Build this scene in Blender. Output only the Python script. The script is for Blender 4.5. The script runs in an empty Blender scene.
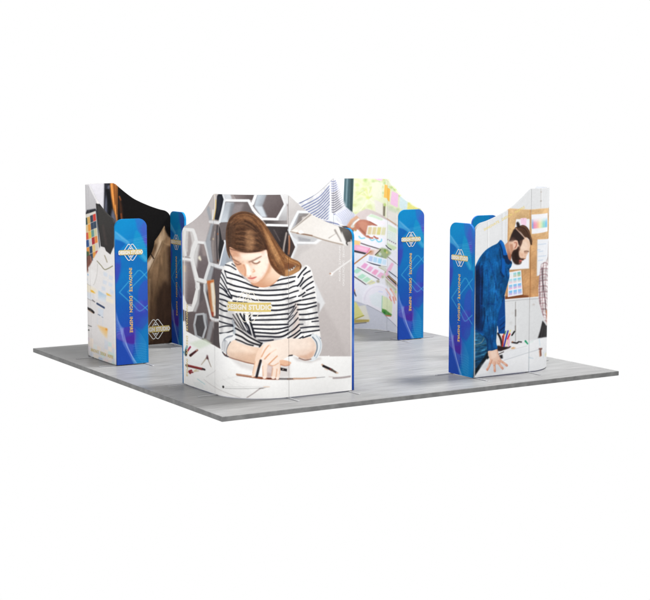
# Exhibition stand on a grey laminate platform: four corner displays with printed fabric skins.
import bpy, math, random
import numpy as np
AX,AY,RAD,WX,WY,HT,HE,TK,T=2.9525,3.0000,0.6499,0.4668,0.5010,2.4150,1.9858,0.0591,0.0300
UNITS={'F': [-2.4057, -2.418, 0.8632, 0.887], 'R': [2.5067, -2.4695, 0.9057, 0.8381], 'B': [2.5067, 2.4338, 0.9221, 0.8923], 'L': [-2.5557, 2.3766, 0.8841, 0.8615]}
KS={'FO': (0.45, 0.87, 0.87), 'RO': (0.8, 0.55, 0.2), 'LO': (0.2, 0.3, 0.45), 'LI': (0.85, 0.5, 0.2), 'BI': (0.55, 0.78, 0.9), 'FI': (0.2, 0.2, 0.2), 'BO': (0.2, 0.2, 0.2), 'RI': (0.2, 0.2, 0.2), 'BL': (0.92,)}
CAM=[-10.13809, -16.92235, 3.11819, 1.02121, 0.11551, 1430.57412]

RES=220            # print resolution, samples per metre
DIRS={'F':((0,-1),(1,0)),'R':((1,0),(0,1)),'B':((0,1),(-1,0)),'L':((-1,0),(0,-1))}
ARC=RAD*math.pi/2
# Printed artwork: filled outlines (P), lines (L), strand bundles (B), clip outlines (C),
# lettering (T) and emblems (G); coordinates in millimetres on the unrolled fabric.
PRINTS={
'FO':[
['P',[-112,2699,2266,2699,2266,-250,-112,-250],(176,168,167),1,0,0,-1],
['P',[1273,2585,2266,2547,2266,360,1267,437],(204,199,196),1,0,0,-1,[1413,2172,1837,528],(186,179,177)],
['P',[1628,1127,1726,1023,1849,795,1998,428,1603,465],(178,171,169),0.8,36,0,-1],
['P',[-112,2547,406,2579,312,2228,347,2077,285,1817,176,1814,103,1963,-112,1987],(193,186,185),1,0,0,-1,[53,1993,325,2277],(186,178,177)],
['P',[-88,1976,128,1966,176,1826,124,1634,-54,1556],(206,202,200),1,0,0,-1],
['P',[84,1936,103,1926,126,1794,94,1679,69,1700,76,1824],(166,157,156),1,12,0,-1],
['P',[62,1674,107,1730,124,1647,23,1593],(165,157,156),1,12,0,-1],
['P',[188,1803,285,1805,330,1584,268,1379,196,1383,137,1636],(132,122,122),1,0,0,-1,[175,1765,282,1491],(112,102,104)],
['P',[181,1796,224,1796,205,1696,178,1472,130,1635],(205,203,202),1,15,0,-1],
['P',[236,1798,285,1805,319,1666,259,1656],(150,138,136),1,18,0,-1],
['P',[198,1634,223,1656,240,1605,228,1590,204,1611],(235,228,208),1,6,0,-1],
['P',[-93,1524,111,1558,171,1348,130,1044,55,1027,5,1128,-98,1144],(133,122,122),1,0,0,-1,[73,1515,93,1048],(110,98,99)],
['P',[-28,1535,61,1550,43,1074,-34,1057],(172,163,161),0.9,31,0,-1],
['P',[10,1504,48,1498,40,1422,21,1419],(205,180,150),0.7,12,0,-1],
['P',[170,1311,268,1330,290,1129,348,899,382,787,555,629,524,565,-40,614,-36,931,117,1016],(110,100,101),1,0,0,-1,[219,1309,273,636],(98,88,88)],
['P',[195,1304,268,1318,254,1121,180,1030,155,1074],(98,90,92),1,12,0,-1],
['P',[182,1301,219,1309,180,1067,142,1022],(150,145,145),1,12,0,-1],
['P',[342,1561,535,1558,530,1093,479,932,348,936,290,1129,267,1270,293,1408],(98,90,92),1,0,0,-1,[317,1437,464,1158],(88,80,80)],
['P',[280,1357,342,1549,389,1546,352,1383,291,1202],(156,158,162),1,12,0,-1],
['P',[304,1362,388,1396,416,1189,413,973,360,945,332,1138],(205,178,142),1,0,0,-1],
['P',[346,1376,376,1388,405,1188,392,1042,367,1085],(228,219,201),1,6,0,-1],
['P',[304,1362,340,1375,356,1143,372,966,348,984,321,1184],(172,112,76),1,6,0,-1],
['P',[308,1362,388,1394,387,1366,310,1327],(190,110,60),1,7,0,-1],
['P',[349,996,384,1005,378,943,354,949],(150,66,48),1,6,0,-1],
['P',[381,1088,404,1092,412,961,384,957],(236,232,226),1,5,0,-1],
['L',[274,1344,273,1234,348,924],26.7,26.7,(206,207,208),1,0.0,0,-1],
['L',[348,924,401,911,512,924],30.3,30.3,(208,208,209),1,0.0,0,-1],
['P',[336,884,383,884,333,641,286,652],(142,141,143),1,7,0,-1],
['P',[383,884,512,900,524,589,369,614],(84,77,78),1,12,0,-1],
['P',[154,926,252,961,311,805,249,654,188,656,134,785],(78,74,76),1,0,0,-1],
['P',[246,954,295,965,317,807,275,771,257,853],(150,152,155),1,0,0,-1,[240,922,311,817],(104,104,108)],
['P',[262,768,311,817,267,647,237,651],(70,66,68),1,0,0,-1],
['L',[163,643,142,787,170,923,262,954,275,857,287,793,249,661],23.5,23.5,(176,178,181),1,0.0,0,-1],
['L',[144,787,167,657,225,648],27.3,27.3,(165,167,170),1,0.0,0,-1],
['P',[-9,1006,55,1014,111,1009,144,1146,182,1301,207,1294,187,1106,129,951,66,930,-10,950],(226,224,222),1,0,0,-1],
['P',[129,951,187,1106,207,1294,225,1285,204,1061,166,953],(176,174,174),1,7,0,-1],
['P',[-8,1138,18,1119,61,1010,-9,987],(222,220,218),1,5,0,-1],
['P',[8,803,33,809,45,699,42,485,-16,431,-12,785],(236,235,234),1,5,0,-1],
['L',[2,1950,140,1955,164,1897,182,1820],38.4,38.4,(232,231,230),1,0.0,0,-1],
['L',[40,1955,25,1755,43,1634],32.1,32.1,(226,225,224),1,0.0,1,-1],
['L',[176,1814,285,1817],31.7,31.7,(232,231,231),1,0.0,0,-1],
['L',[176,1814,137,1710,118,1621,153,1468,189,1339,188,1253],51.2,51.2,(228,227,226),1,0.0,0,-1],
['L',[111,1558,158,1346,182,1252],12.3,12.3,(200,198,198),1,7.4,1,-1],
['L',[-28,1582,111,1589],35.0,35.0,(232,231,231),1,0.0,0,-1],
['L',[-15,1605,99,1606],11.2,11.2,(150,142,140),1,5.0,0,-1],
['L',[285,1817,314,1713,342,1580,305,1459,274,1350],33.7,33.7,(216,217,218),1,0.0,0,-1],
['L',[177,1362,278,1351],49.0,49.0,(226,225,224),1,0.0,0,-1],
['L',[183,1331,268,1323],11.0,11.0,(152,146,144),1,4.9,0,-1],
['P',[393,2425,587,2432,509,2088,359,2090,318,2229],(188,181,178),1,0,0,-1],
['P',[307,2228,337,2278,371,2127,358,2078,341,2088],(160,163,168),1,6,0,-1],
['L',[414,2414,422,2285,390,2117],18.9,18.9,(222,214,203),1,4.7,1,-1],
['L',[439,2344,434,2226,390,2111],11.8,11.8,(214,178,84),1,3.5,1,-1],
['L',[386,2223,378,2116],14.2,14.2,(238,234,230),1,4.7,1,-1],
['P',[462,2392,497,2423,551,2431,579,2361,534,2219,485,2105,410,2112,447,2250],(38,40,47),1,6,0,-1],
['P',[479,2381,528,2395,511,2230,459,2156],(62,66,74),0.5,18,0,-1],
['L',[347,2079,398,2080,501,2076],31.0,31.0,(216,216,217),1,0.0,0,-1],
['P',[358,2054,492,2058,581,1844,495,1590,348,1587,297,1831],(126,118,117),1,0,0,-1],
['P',[358,2060,398,2058,357,1887,356,1791,378,1604,342,1586,291,1830],(160,164,170),1,8,0,-1],
['L',[387,2034,356,1863],17.8,17.8,(120,114,114),1,9.5,1,-1],
['L',[407,1964,379,1807,391,1629],23.7,23.7,(152,143,140),1,11.9,1,-1],
['L',[463,2038,448,1872,461,1611],26.0,26.0,(74,70,72),1,9.5,1,-1],
['P',[492,2046,531,1971,571,1844,528,1699,495,1614,477,1755,495,1875],(46,46,49),1,8,0,-1],
['L',[386,1879,386,1879],19.0,19.0,(210,190,160),1,7.1,0,-1],
['L',[469,1944,469,1944],21.3,21.3,(150,100,76),1,8.3,0,-1],
['L',[470,1630,470,1630],19.0,19.0,(120,78,60),1,7.1,0,-1],
['L',[342,1574,411,1566,534,1552],40.8,40.8,(214,215,217),1,0.0,0,-1],
['L',[354,1547,519,1527],9.6,9.6,(150,150,152),1,4.8,0,-1],
['P',[509,2088,624,2093,660,1884,658,1625,564,1572,486,1566,581,1833],(182,189,198),1,0,0,-1,[525,2054,633,1670],(158,166,176)],
['P',[608,1834,672,1814,683,1626,593,1585],(150,154,160),1,18,0,-1],
['L',[501,2076,546,1972,581,1844,536,1712,495,1578],18.9,18.9,(220,222,225),1,0.0,0,-1],
['P',[587,2432,1284,2433,1284,2282,874,2263,586,2338],(150,142,141),1,0,0,-1],
['P',[689,2423,854,2425,936,2426,905,2356,723,2365],(126,117,117),1,0,0,-1,[700,2400,916,2391],(92,84,84)],
['P',[558,2425,652,2428,676,2364,600,2350],(196,199,203),1,7,0,-1],
['P',[572,2349,854,2344,915,2205,995,2100,995,1890,538,1877,493,2087],(112,105,105),1,0,0,-1,[723,2295,874,2193],(100,92,92)],
['P',[700,2306,811,2315,767,2203,650,2165],(138,131,132),0.9,23,0,-1],
['P',[599,2327,700,2324,663,2212,630,2094,501,2082],(165,170,176),1,0,0,-1,[625,2293,555,2102],(188,194,200)],
['P',[664,2317,711,2318,650,2118,617,2093],(128,130,134),1,14,0,-1],
['L',[583,2346,859,2349],28.1,28.1,(226,227,228),1,0.0,0,-1],
['L',[583,2356,549,2231,503,2088],30.4,30.4,(216,219,222),1,0.0,0,-1],
['L',[551,2425,580,2356],23.4,23.4,(212,214,216),1,0.0,0,-1],
['P',[946,2437,1205,2435,1249,2306,1160,2133,996,2135,905,2286],(110,101,101),1,0,0,-1,[1037,2402,1182,2179],(96,86,86)],
['P',[951,2432,1048,2426,1001,2287,1052,2158,991,2159,915,2286],(172,179,186),1,7,0,-1,[936,2356,1037,2310],(140,142,147)],
['P',[920,2287,996,2281,1041,2158,991,2159],(190,196,202),1,8,0,-1],
['P',[1226,2283,1260,2306,1260,2107,1118,2111],(196,196,197),1,0,0,-1,[1215,2260,1193,2109],(168,166,167)],
['L',[936,2426,900,2310],29.0,29.0,(224,226,228),1,0.0,0,-1],
['L',[859,2349,908,2240,996,2135],27.9,27.9,(222,224,226),1,0.0,0,-1],
['L',[986,2140,1155,2131],25.6,25.6,(232,232,233),1,0.0,0,-1],
['L',[1153,2138,1238,2303,1196,2424],23.3,23.3,(222,223,224),1,0.0,0,-1],
['P',[1194,2441,1284,2439,1284,2311,1243,2300],(214,213,213),1,5,0,-1],
['P',[1006,2120,1260,2112,1260,2065,1036,2077],(78,72,72),1,0,0,-1,[1036,2100,1271,2095],(140,134,133)],
['P',[1036,2054,1277,2048,1276,1695,1181,1746],(66,60,60),1,0,0,-1,[1097,2006,1259,1825],(52,46,47)],
['L',[1231,1956,1203,1816],21.1,21.1,(58,54,54),1,8.2,1,-1],
['L',[1253,1967,1225,1815,1219,1745],17.6,17.6,(168,158,152),1,7.0,1,-1],
['L',[1118,2006,1181,1875],9.3,9.3,(98,90,89),1,7.0,1,-1],
['L',[1051,2066,1271,2053],26.8,26.8,(232,232,233),1,0.0,0,-1],
['P',[1273,2469,1319,2421,1437,2289,1521,2204,1295,2000,1271,2001],(203,199,197),1,0,0,-1,[1296,2375,1390,2208],(192,187,185)],
['P',[1271,2025,1306,1988,1371,1809,1305,1623,1270,1625],(72,62,60),1,0,0,-1],
['L',[1283,1930,1286,1812,1277,1719],18.8,18.8,(170,120,92),1,7.0,1,-1],
['P',[1318,2011,1390,2196,1521,2186,1521,2145],(170,172,176),1,0,0,-1,[1354,2092,1485,2170],(138,134,133)],
['P',[1402,2161,1521,2174,1413,2078,1342,2010],(132,126,124),1,9,0,-1],
['P',[1437,2148,1521,2157,1437,2077],(188,182,178),1,9,0,-1],
['L',[1286,2006,1392,2209,1509,2204],30.5,30.5,(224,226,228),1,0.0,0,-1],
['L',[1283,2001,1372,1797,1300,1635,1275,1577],30.5,30.5,(222,225,227),1,0.0,0,-1],
['P',[1301,1965,1377,1844,1377,1808,1629,1832,1677,1878],(190,190,191),1,0,0,-1],
['P',[1383,1920,1544,1878,1532,1854,1401,1866],(160,160,163),1,6,0,-1],
['L',[1365,1848,1580,1834],23.6,23.6,(228,229,230),1,0.0,0,-1],
['P',[1556,1826,1629,1880,1683,1871,1604,1819],(230,230,230),1,4,0,-1],
['P',[1306,1929,1383,1879,1389,1843,1353,1833],(210,213,216),1,5,0,-1],
['P',[1389,1819,1592,1810,1448,1734,1329,1574,1276,1554,1372,1797],(188,183,181),0.8,24,0,-1],
['P',[1533,2192,1629,2129,1750,2065,1872,2021,1909,1976,1946,1890,1983,1822,1953,1787,1836,1823,1677,1875,1508,1921,1306,1979,1301,2000,1413,2090],(222,217,211),1,0,0,-1,[1473,2087,1799,1908],(228,224,219)],
['L',[1539,2170,1461,2111,1366,2038,1312,1999],16.5,8.3,(152,143,136),1,5.9,1,-1],
['L',[1301,1980,1413,1953,1544,1923,1677,1874,1823,1829,1959,1793],12.9,12.9,(160,146,134),1,4.7,1,-1],
['L',[1377,1961,1556,1923],14.1,14.1,(120,90,72),0.8,7.1,1,-1],
['P',[1389,1967,1425,1989,1461,1958,1413,1948],(246,245,244),1,7,0,-1],
['P',[1330,1987,1389,2002,1377,1967],(236,228,220),1,8,0,-1],
['L',[1762,1886,1842,1930],10.8,10.8,(170,162,155),1,6.0,1,-1],
['L',[1835,1978,1885,1881,1915,1843],20.3,20.3,(128,120,115),0.75,8.4,1,-1],
['P',[1848,1936,1897,1856,1872,1839,1774,1879],(230,226,222),1,10,0,-1],
['P',[1878,2025,1995,2002,2045,1958,2070,1909,2070,1834,1993,1828,1969,1790,1940,1854],(104,101,98),1,0,0,-1,[1921,1987,2033,1838],(84,80,78)],
['P',[1915,1963,1971,1835,1977,1780,1940,1794,1909,1855],(224,222,220),1,7,0,-1],
['L',[1977,1816,1990,1792],10.8,10.8,(70,66,64),1,4.8,1,-1],
['L',[1793,1453,1897,1525,2046,1620],15.6,15.6,(226,224,222),1,6.0,1,-1],
['L',[1793,1453,1793,1453],38.5,38.5,(234,232,230),1,6.0,0,-1],
['L',[1778,1458,1778,1458],19.2,19.2,(170,132,110),1,4.8,0,-1],
['P',[1568,1406,1604,1344,1713,1108,1634,982,1604,1152],(210,210,211),1,7,0,-1],
['P',[1616,1127,1652,1101,1640,1005,1628,982],(150,146,146),1,12,0,-1],
['P',[-39,690,63,679,212,638,524,571,968,570,1531,484,1750,463,1763,472,1769,457,2266,411,2266,-250,-53,-475],(238,237,235),1,0,0,-1,[969,653,1069,-5],(233,232,230)],
['P',[75,544,273,655,357,617,199,505],(211,221,203),0.8,15,0,-1],
['L',[200,623,261,621],9.9,9.9,(226,230,220),0.7,0.0,1,-1],
['P',[283,419,417,551,582,500,552,304],(232,231,230),0.6,49,0,-1],
['L',[49,496,20,416],20.1,20.1,(66,160,196),1,2.5,1,-1],
['L',[91,501,45,423],18.8,18.8,(164,48,84),1,2.5,1,-1],
['L',[39,440,32,382],27.7,27.7,(68,52,44),1,5.0,1,-1],
['L',[10,413,22,379],15.2,15.2,(38,110,130),1,3.8,1,-1],
['L',[89,391,130,435,179,487],28.8,18.8,(78,34,36),1,3.1,1,-1],
['L',[88,393,108,414],15.0,15.0,(48,26,26),1,2.5,1,-1],
['L',[164,475,181,492],11.2,11.2,(190,150,130),1,2.5,1,-1],
['L',[293,428,226,320],12.3,7.4,(170,156,138),1,2.5,1,-1],
['L',[300,430,343,329],12.2,7.3,(140,126,114),1,2.4,1,-1],
['P',[286,407,293,458,304,462,315,410],(78,42,48),1,4,0,-1],
['L',[38,252,59,256],25.2,25.2,(58,44,38),1,2.5,1,-1],
['L',[59,256,245,272],29.0,23.9,(142,58,58),1,2.5,1,-1],
['L',[59,246,233,258],10.1,10.1,(96,34,38),1,3.8,1,-1],
['L',[243,271,263,271],24.7,24.7,(60,48,50),1,3.1,1,-1],
['L',[102,208,73,185,83,168],22.6,22.6,(140,46,52),1,3.1,1,-1],
['L',[83,173,119,192],15.1,15.1,(120,40,44),1,3.8,1,-1],
['L',[134,205,165,239],16.2,16.2,(206,194,158),1,5.0,1,-1],
['L',[153,213,190,232],11.2,11.2,(196,184,160),1,5.0,1,-1],
['L',[126,65,148,26],4.4,4.4,(190,206,208),0.55,0.0,1,-1],
['L',[137,70,162,26],4.4,4.4,(190,206,208),0.55,0.0,1,-1],
['L',[149,75,175,27],4.4,4.4,(190,206,208),0.55,0.0,1,-1],
['L',[160,80,189,27],4.4,4.4,(190,206,208),0.55,0.0,1,-1],
['L',[171,85,203,27],4.4,4.4,(190,206,208),0.55,0.0,1,-1],
['L',[182,90,216,27],4.4,4.4,(190,206,208),0.55,0.0,1,-1],
['L',[193,95,230,28],4.4,4.4,(190,206,208),0.55,0.0,1,-1],
['L',[205,100,243,28],4.3,4.3,(190,206,208),0.55,0.0,1,-1],
['L',[216,105,257,28],4.3,4.3,(190,206,208),0.55,0.0,1,-1],
['L',[176,126,266,90],10.0,10.0,(176,204,208),1,3.7,1,-1],
['L',[281,184,402,303],4.9,4.9,(190,188,186),0.8,2.5,1,-1],
['L',[256,145,376,98,578,59,753,17],6.2,6.2,(184,176,174),0.8,3.1,1,-1],
['L',[520,227,671,149],4.2,4.2,(200,199,198),0.5,0.0,1,-1],
['L',[580,271,731,191],4.2,4.2,(200,199,198),0.5,0.0,1,-1],
['L',[377,154,519,94],4.3,4.3,(200,199,198),0.5,0.0,1,-1],
['L',[659,220,809,172],4.2,4.2,(200,199,198),0.5,0.0,1,-1],
['L',[708,177,862,115],4.2,4.2,(200,199,198),0.5,0.0,1,-1],
['L',[487,186,621,252],3.6,3.6,(204,203,202),0.5,0.0,1,-1],
['L',[551,206,672,265],3.6,3.6,(204,203,202),0.5,0.0,1,-1],
['L',[607,224,720,276],3.6,3.6,(204,203,202),0.5,0.0,1,-1],
['L',[659,241,766,287],3.6,3.6,(204,203,202),0.5,0.0,1,-1],
['L',[708,256,810,297],3.6,3.6,(204,203,202),0.5,0.0,1,-1],
['L',[755,270,853,306],3.6,3.6,(204,203,202),0.5,0.0,1,-1],
['L',[538,123,538,123],30.2,30.2,(44,42,42),1,3.6,0,-1],
['L',[564,110,754,125,987,143,1059,151],6.6,6.6,(176,175,174),1,2.4,1,-1],
['L',[579,131,809,153,1049,161],4.8,4.8,(206,205,204),1,2.4,1,-1],
['L',[830,23,904,80,966,133,997,138],9.6,12.0,(160,150,148),1,3.6,1,-1],
['L',[961,135,1018,143],9.6,4.8,(132,126,124),1,3.0,1,-1],
['L',[1007,157,1064,153],9.6,9.6,(226,200,180),1,3.6,1,-1],
['P',[596,514,756,456,926,403,926,332,755,384],(204,200,198),0.8,22,0,-1],
['P',[1314,504,1410,465,1531,430,1652,460,1677,434,1531,399,1374,438],(196,190,188),0.8,14,0,-1],
['P',[1050,450,1290,434,1290,254,987,260],(206,200,198),0.8,24,0,-1],
['L',[718,294,831,282,987,258],21.6,21.6,(176,134,110),1,2.4,1,-1],
['L',[720,282,842,270,987,248],7.2,7.2,(130,86,66),1,3.0,1,-1],
['L',[926,269,1028,254,1165,244],23.9,23.9,(138,84,62),1,3.6,1,-1],
['L',[1049,254,1143,248],14.3,14.3,(92,46,34),1,4.8,1,-1],
['L',[1170,243,1290,232],20.4,20.4,(112,106,106),1,3.0,1,-1],
['L',[1266,233,1337,228],19.2,19.2,(120,96,86),1,3.6,1,-1],
['L',[1337,230,1470,218,1603,215],21.7,14.4,(192,156,134),1,3.0,1,-1],
['L',[1609,212,1652,212,1713,211],10.9,6.1,(150,148,150),1,3.0,1,-1],
['L',[1763,210,1812,201],9.8,9.8,(200,190,186),1,3.7,1,-1],
['L',[1818,188,1924,182,2030,187],23.3,23.3,(168,158,157),1,3.1,1,-1],
['L',[1677,366,1701,346],19.5,19.5,(196,160,136),1,3.0,1,-1],
['L',[1694,347,1763,309,1800,288],28.0,28.0,(44,38,38),1,3.0,1,-1],
['L',[1713,311,1744,296],9.7,9.7,(220,190,170),1,3.7,1,-1],
['L',[1780,299,1780,299],19.5,19.5,(150,48,50),1,4.9,0,-1],
['L',[1793,292,1853,251],25.7,22.0,(92,78,70),1,3.1,1,-1],
['L',[1855,250,1872,244],14.7,14.7,(210,180,156),1,3.7,1,-1],
['P',[564,1572,620,1617,689,1626,751,1511,827,1420,911,1363,1002,1337,1084,1357,1147,1412,1191,1478,1258,1454,1329,1468,1400,1517,1466,1576,1508,1565,1550,1515,1580,1381,1604,1248,1616,1091,1634,934,1652,763,1671,604,1640,486,1567,426,1410,543,989,594,710,560,589,501,516,552,481,680,475,920,485,1160,492,1352,526,1498],(230,228,225),1,0,1,-1],
['C',0,[564,1572,620,1617,689,1626,751,1511,827,1420,911,1363,1002,1337,1084,1357,1147,1412,1191,1478,1258,1454,1329,1468,1400,1517,1466,1576,1508,1565,1550,1515,1580,1381,1604,1248,1616,1091,1634,934,1652,763,1671,604,1640,486,1567,426,1410,543,989,594,710,560,589,501,516,552,481,680,475,920,485,1160,492,1352,526,1498],1],
['N',0,0.035,28.6,28.6,41,0],
['N',0,0.02,7.8,7.8,42,0],
['P',[487,1613,592,1550,630,1292,690,1035,638,745,475,680],(214,213,212),0.8,36,0,0],
['P',[666,1021,759,1015,887,759,866,699,735,777,677,891],(186,182,179),0.8,24,0,0],
['P',[1340,1135,1387,1132,1411,807,1363,715,1291,722,1339,909],(206,192,184),0.9,19,0,0],
['P',[1191,1476,1293,1446,1376,1489,1436,1545,1484,1447,1364,1383,1224,1415],(238,237,235),0.7,24,0,0],
['P',[928,736,1156,731,1092,663,948,641],(206,204,203),0.8,18,0,0],
['P',[659,962,701,941,718,823,711,692,675,701,670,843],(170,176,181),1,7,0,-1],
['L',[564,1588,645,1577,717,1538],13.0,13.0,(24,26,36),1,3.0,1,0],
['L',[670,1604,718,1573],10.6,10.6,(24,26,36),1,2.9,1,0],
['L',[575,1513,669,1488,762,1462,838,1425,900,1374],17.8,17.8,(24,26,36),1,3.0,1,0],
['L',[605,1438,717,1418,816,1386,890,1355,951,1335],17.8,17.8,(24,26,36),1,3.0,1,0],
['L',[611,1374,692,1348,795,1329,910,1305,1033,1298,1158,1300,1257,1307],19.0,19.0,(24,26,36),1,3.0,1,0],
['L',[627,1304,716,1282,772,1277],17.8,17.8,(24,26,36),1,3.0,1,0],
['L',[796,1273,832,1263],16.5,16.5,(24,26,36),1,2.9,1,0],
['L',[850,1260,884,1253],15.3,15.3,(24,26,36),1,2.9,1,0],
['L',[895,1255,992,1242,1115,1240,1257,1247],18.9,18.9,(24,26,36),1,2.9,1,0],
['L',[655,1234,727,1217],16.6,16.6,(24,26,36),1,3.0,1,0],
['L',[744,1218,786,1211],15.4,15.4,(24,26,36),1,3.0,1,0],
['L',[810,1207,863,1194],15.3,15.3,(24,26,36),1,3.0,1,0],
['L',[879,1197,923,1181],15.3,15.3,(24,26,36),1,2.9,1,0],
['L',[940,1184,1053,1178,1179,1179,1269,1199],18.9,18.9,(24,26,36),1,2.9,1,0],
['L',[679,1165,715,1162],14.2,14.2,(24,26,36),1,3.0,1,0],
['L',[724,1162,836,1154],11.8,11.8,(24,26,36),1,3.0,1,0],
['L',[1079,1351,1158,1364,1258,1373,1346,1396],17.7,17.7,(24,26,36),1,2.9,1,0],
['L',[1147,1409,1201,1425,1269,1436,1356,1447],16.5,16.5,(24,26,36),1,2.9,1,0],
['L',[1073,1119,1168,1118,1269,1126,1376,1154,1423,1162],18.9,18.9,(24,26,36),1,3.0,1,0],
['L',[1073,1064,1157,1061,1268,1074,1340,1097],18.9,18.9,(24,26,36),1,3.0,1,0],
['L',[904,1001,1011,1002,1135,1007,1268,1014],18.9,18.9,(24,26,36),1,3.0,1,0],
['L',[888,948,1011,950,1268,950],17.8,17.8,(24,26,36),1,3.0,1,0],
['L',[898,896,1072,892,1268,887],18.9,18.9,(24,26,36),1,3.0,1,0],
['L',[906,848,1072,839,1178,840,1268,857],19.0,19.0,(24,26,36),1,3.0,1,0],
['L',[913,805,1031,795,1145,788,1268,821],19.0,19.0,(24,26,36),1,3.0,1,0],
['L',[928,760,1051,752,1188,744,1279,780],20.2,20.2,(24,26,36),1,3.0,1,0],
['L',[928,713,1010,705,1103,710],17.8,17.8,(24,26,36),1,3.0,1,0],
['L',[1269,1306,1328,1331,1388,1339],15.4,15.4,(24,26,36),1,3.0,1,0],
['L',[1269,1247,1340,1268,1391,1279],15.4,15.4,(24,26,36),1,3.0,1,0],
['L',[1269,1190,1364,1212],15.4,15.4,(24,26,36),1,3.0,1,0],
['L',[1268,959,1316,1018,1366,1085],10.7,10.7,(24,26,36),1,3.0,1,0],
['L',[1268,908,1327,963,1378,1025],11.9,11.9,(24,26,36),1,3.0,1,0],
['L',[1268,849,1333,897,1387,953],14.3,14.3,(24,26,36),1,3.0,1,0],
['L',[1268,780,1339,818,1399,873],16.7,16.7,(24,26,36),1,3.0,1,0],
['L',[1267,724,1339,758,1411,807],16.7,16.7,(24,26,36),1,3.0,1,0],
['L',[1333,711,1381,743,1423,775],17.9,17.9,(24,26,36),1,3.0,1,0],
['L',[1392,699,1447,727],15.6,15.6,(24,26,36),1,3.0,1,0],
['L',[1268,1002,1316,1044,1359,1122],9.5,9.5,(24,26,36),1,3.0,1,0],
['L',[1268,950,1328,993],8.3,8.3,(24,26,36),1,3.0,1,0],
['L',[1390,1436,1436,1497,1486,1547],17.8,17.8,(24,26,36),1,3.0,1,0],
['L',[1455,1461,1496,1488,1532,1504],15.5,15.5,(24,26,36),1,3.0,1,0],
['L',[1383,1334,1419,1375,1448,1430],17.8,17.8,(24,26,36),1,3.0,1,0],
['L',[1415,1329,1472,1388,1553,1437],16.6,16.6,(24,26,36),1,3.0,1,0],
['L',[1443,1297,1502,1341,1568,1376],16.7,16.7,(24,26,36),1,3.0,1,0],
['L',[1491,1274,1538,1293,1577,1310],16.7,16.7,(24,26,36),1,3.0,1,0],
['L',[1395,1212,1435,1228,1469,1252],16.7,16.7,(24,26,36),1,3.0,1,0],
['L',[1443,1202,1507,1226,1587,1245],15.5,15.5,(24,26,36),1,3.0,1,0],
['L',[1441,1164,1519,1173,1592,1182],16.7,16.7,(24,26,36),1,3.0,1,0],
['L',[1381,1113,1483,1108,1604,1123],17.9,17.9,(24,26,36),1,3.0,1,0],
['L',[1382,1051,1483,1058,1611,1084],17.9,17.9,(24,26,36),1,3.0,1,0],
['L',[1405,992,1495,989,1616,1002],17.9,17.9,(24,26,36),1,3.0,1,0],
['L',[1405,932,1507,927,1628,939],17.9,17.9,(24,26,36),1,3.0,1,0],
['L',[1555,896,1640,897],14.4,14.4,(24,26,36),1,3.0,1,0],
['L',[1405,875,1447,874],12.0,12.0,(24,26,36),1,3.0,1,0],
['L',[1417,831,1531,835,1646,831],16.8,16.8,(24,26,36),1,3.0,1,0],
['L',[1417,773,1519,779,1652,787],16.8,16.8,(24,26,36),1,3.0,1,0],
['L',[1446,708,1507,727,1567,739],16.8,16.8,(24,26,36),1,3.0,1,0],
['L',[1604,729,1658,683],13.3,13.3,(70,84,104),1,3.0,1,0],
['L',[526,1492,563,1441,604,1367],14.2,14.2,(24,26,36),1,3.0,1,0],
['L',[510,1442,562,1375,617,1291,667,1209],14.3,14.3,(24,26,36),1,3.0,1,0],
['L',[501,1362,562,1315,603,1269],14.3,14.3,(24,26,36),1,3.0,1,0],
['L',[571,1519,598,1444],9.5,9.5,(24,26,36),1,3.0,1,0],
['L',[493,1314,561,1287,655,1199],16.7,16.7,(24,26,36),1,3.0,1,0],
['L',[491,1241,575,1224,661,1194],17.9,17.9,(24,26,36),1,3.0,1,0],
['L',[490,1173,575,1164,654,1135],17.9,17.9,(24,26,36),1,3.0,1,0],
['L',[490,1125,545,1104,588,1094],16.7,16.7,(24,26,36),1,3.0,1,0],
['L',[489,1058,552,1040,601,1037],16.7,16.7,(24,26,36),1,3.0,1,0],
['L',[484,979,573,966,659,952],16.8,16.8,(24,26,36),1,3.0,1,0],
['L',[482,906,586,891,671,879],15.6,15.6,(24,26,36),1,3.0,1,0],
['L',[481,832,586,860,677,865],14.4,14.4,(24,26,36),1,3.0,1,0],
['L',[485,763,585,778,676,813],14.4,14.4,(24,26,36),1,3.0,1,0],
['L',[678,1005,736,919,802,810],14.3,14.3,(70,68,70),1,3.0,1,0],
['L',[719,1016,770,915,834,782],16.6,16.6,(56,56,60),1,3.0,1,0],
['L',[762,1018,792,946,861,765],19.0,19.0,(24,26,36),1,3.0,1,0],
['L',[806,1022,810,941,851,865,881,740],20.1,20.1,(24,26,36),1,3.0,1,0],
['L',[862,1024,871,931,893,843,918,736],21.3,21.3,(24,26,36),1,3.0,1,0],
['L',[670,962,719,894,769,814],10.7,10.7,(96,92,92),1,3.0,1,0],
['L',[699,912,747,853,797,792],15.5,15.5,(78,74,74),1,3.0,1,0],
['L',[754,980,835,829],9.5,9.5,(236,234,232),1,3.6,1,0],
['L',[830,995,839,912],11.8,11.8,(238,236,234),1,3.6,1,0],
['P',[616,1172,679,1105,701,917,626,792,587,979],(96,92,96),0.22,26,0,0],
['P',[992,1328,1136,1348,1224,1403,1201,1333,1053,1280],(96,92,96),0.22,19,0,0],
['P',[1246,1225,1328,1171,1363,907,1291,745,1245,987],(96,92,96),0.25,28,0,0],
['P',[1411,951,1459,995,1507,799,1435,733],(96,92,96),0.2,22,0,0],
['P',[498,1162,546,1166,541,735,493,730],(96,92,96),0.25,16,0,0],
['P',[887,783,1222,763,1177,683,907,689],(96,92,96),0.25,24,0,0],
['P',[1580,1154,1628,1103,1652,787,1604,815],(96,92,96),0.22,19,0,0],
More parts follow.
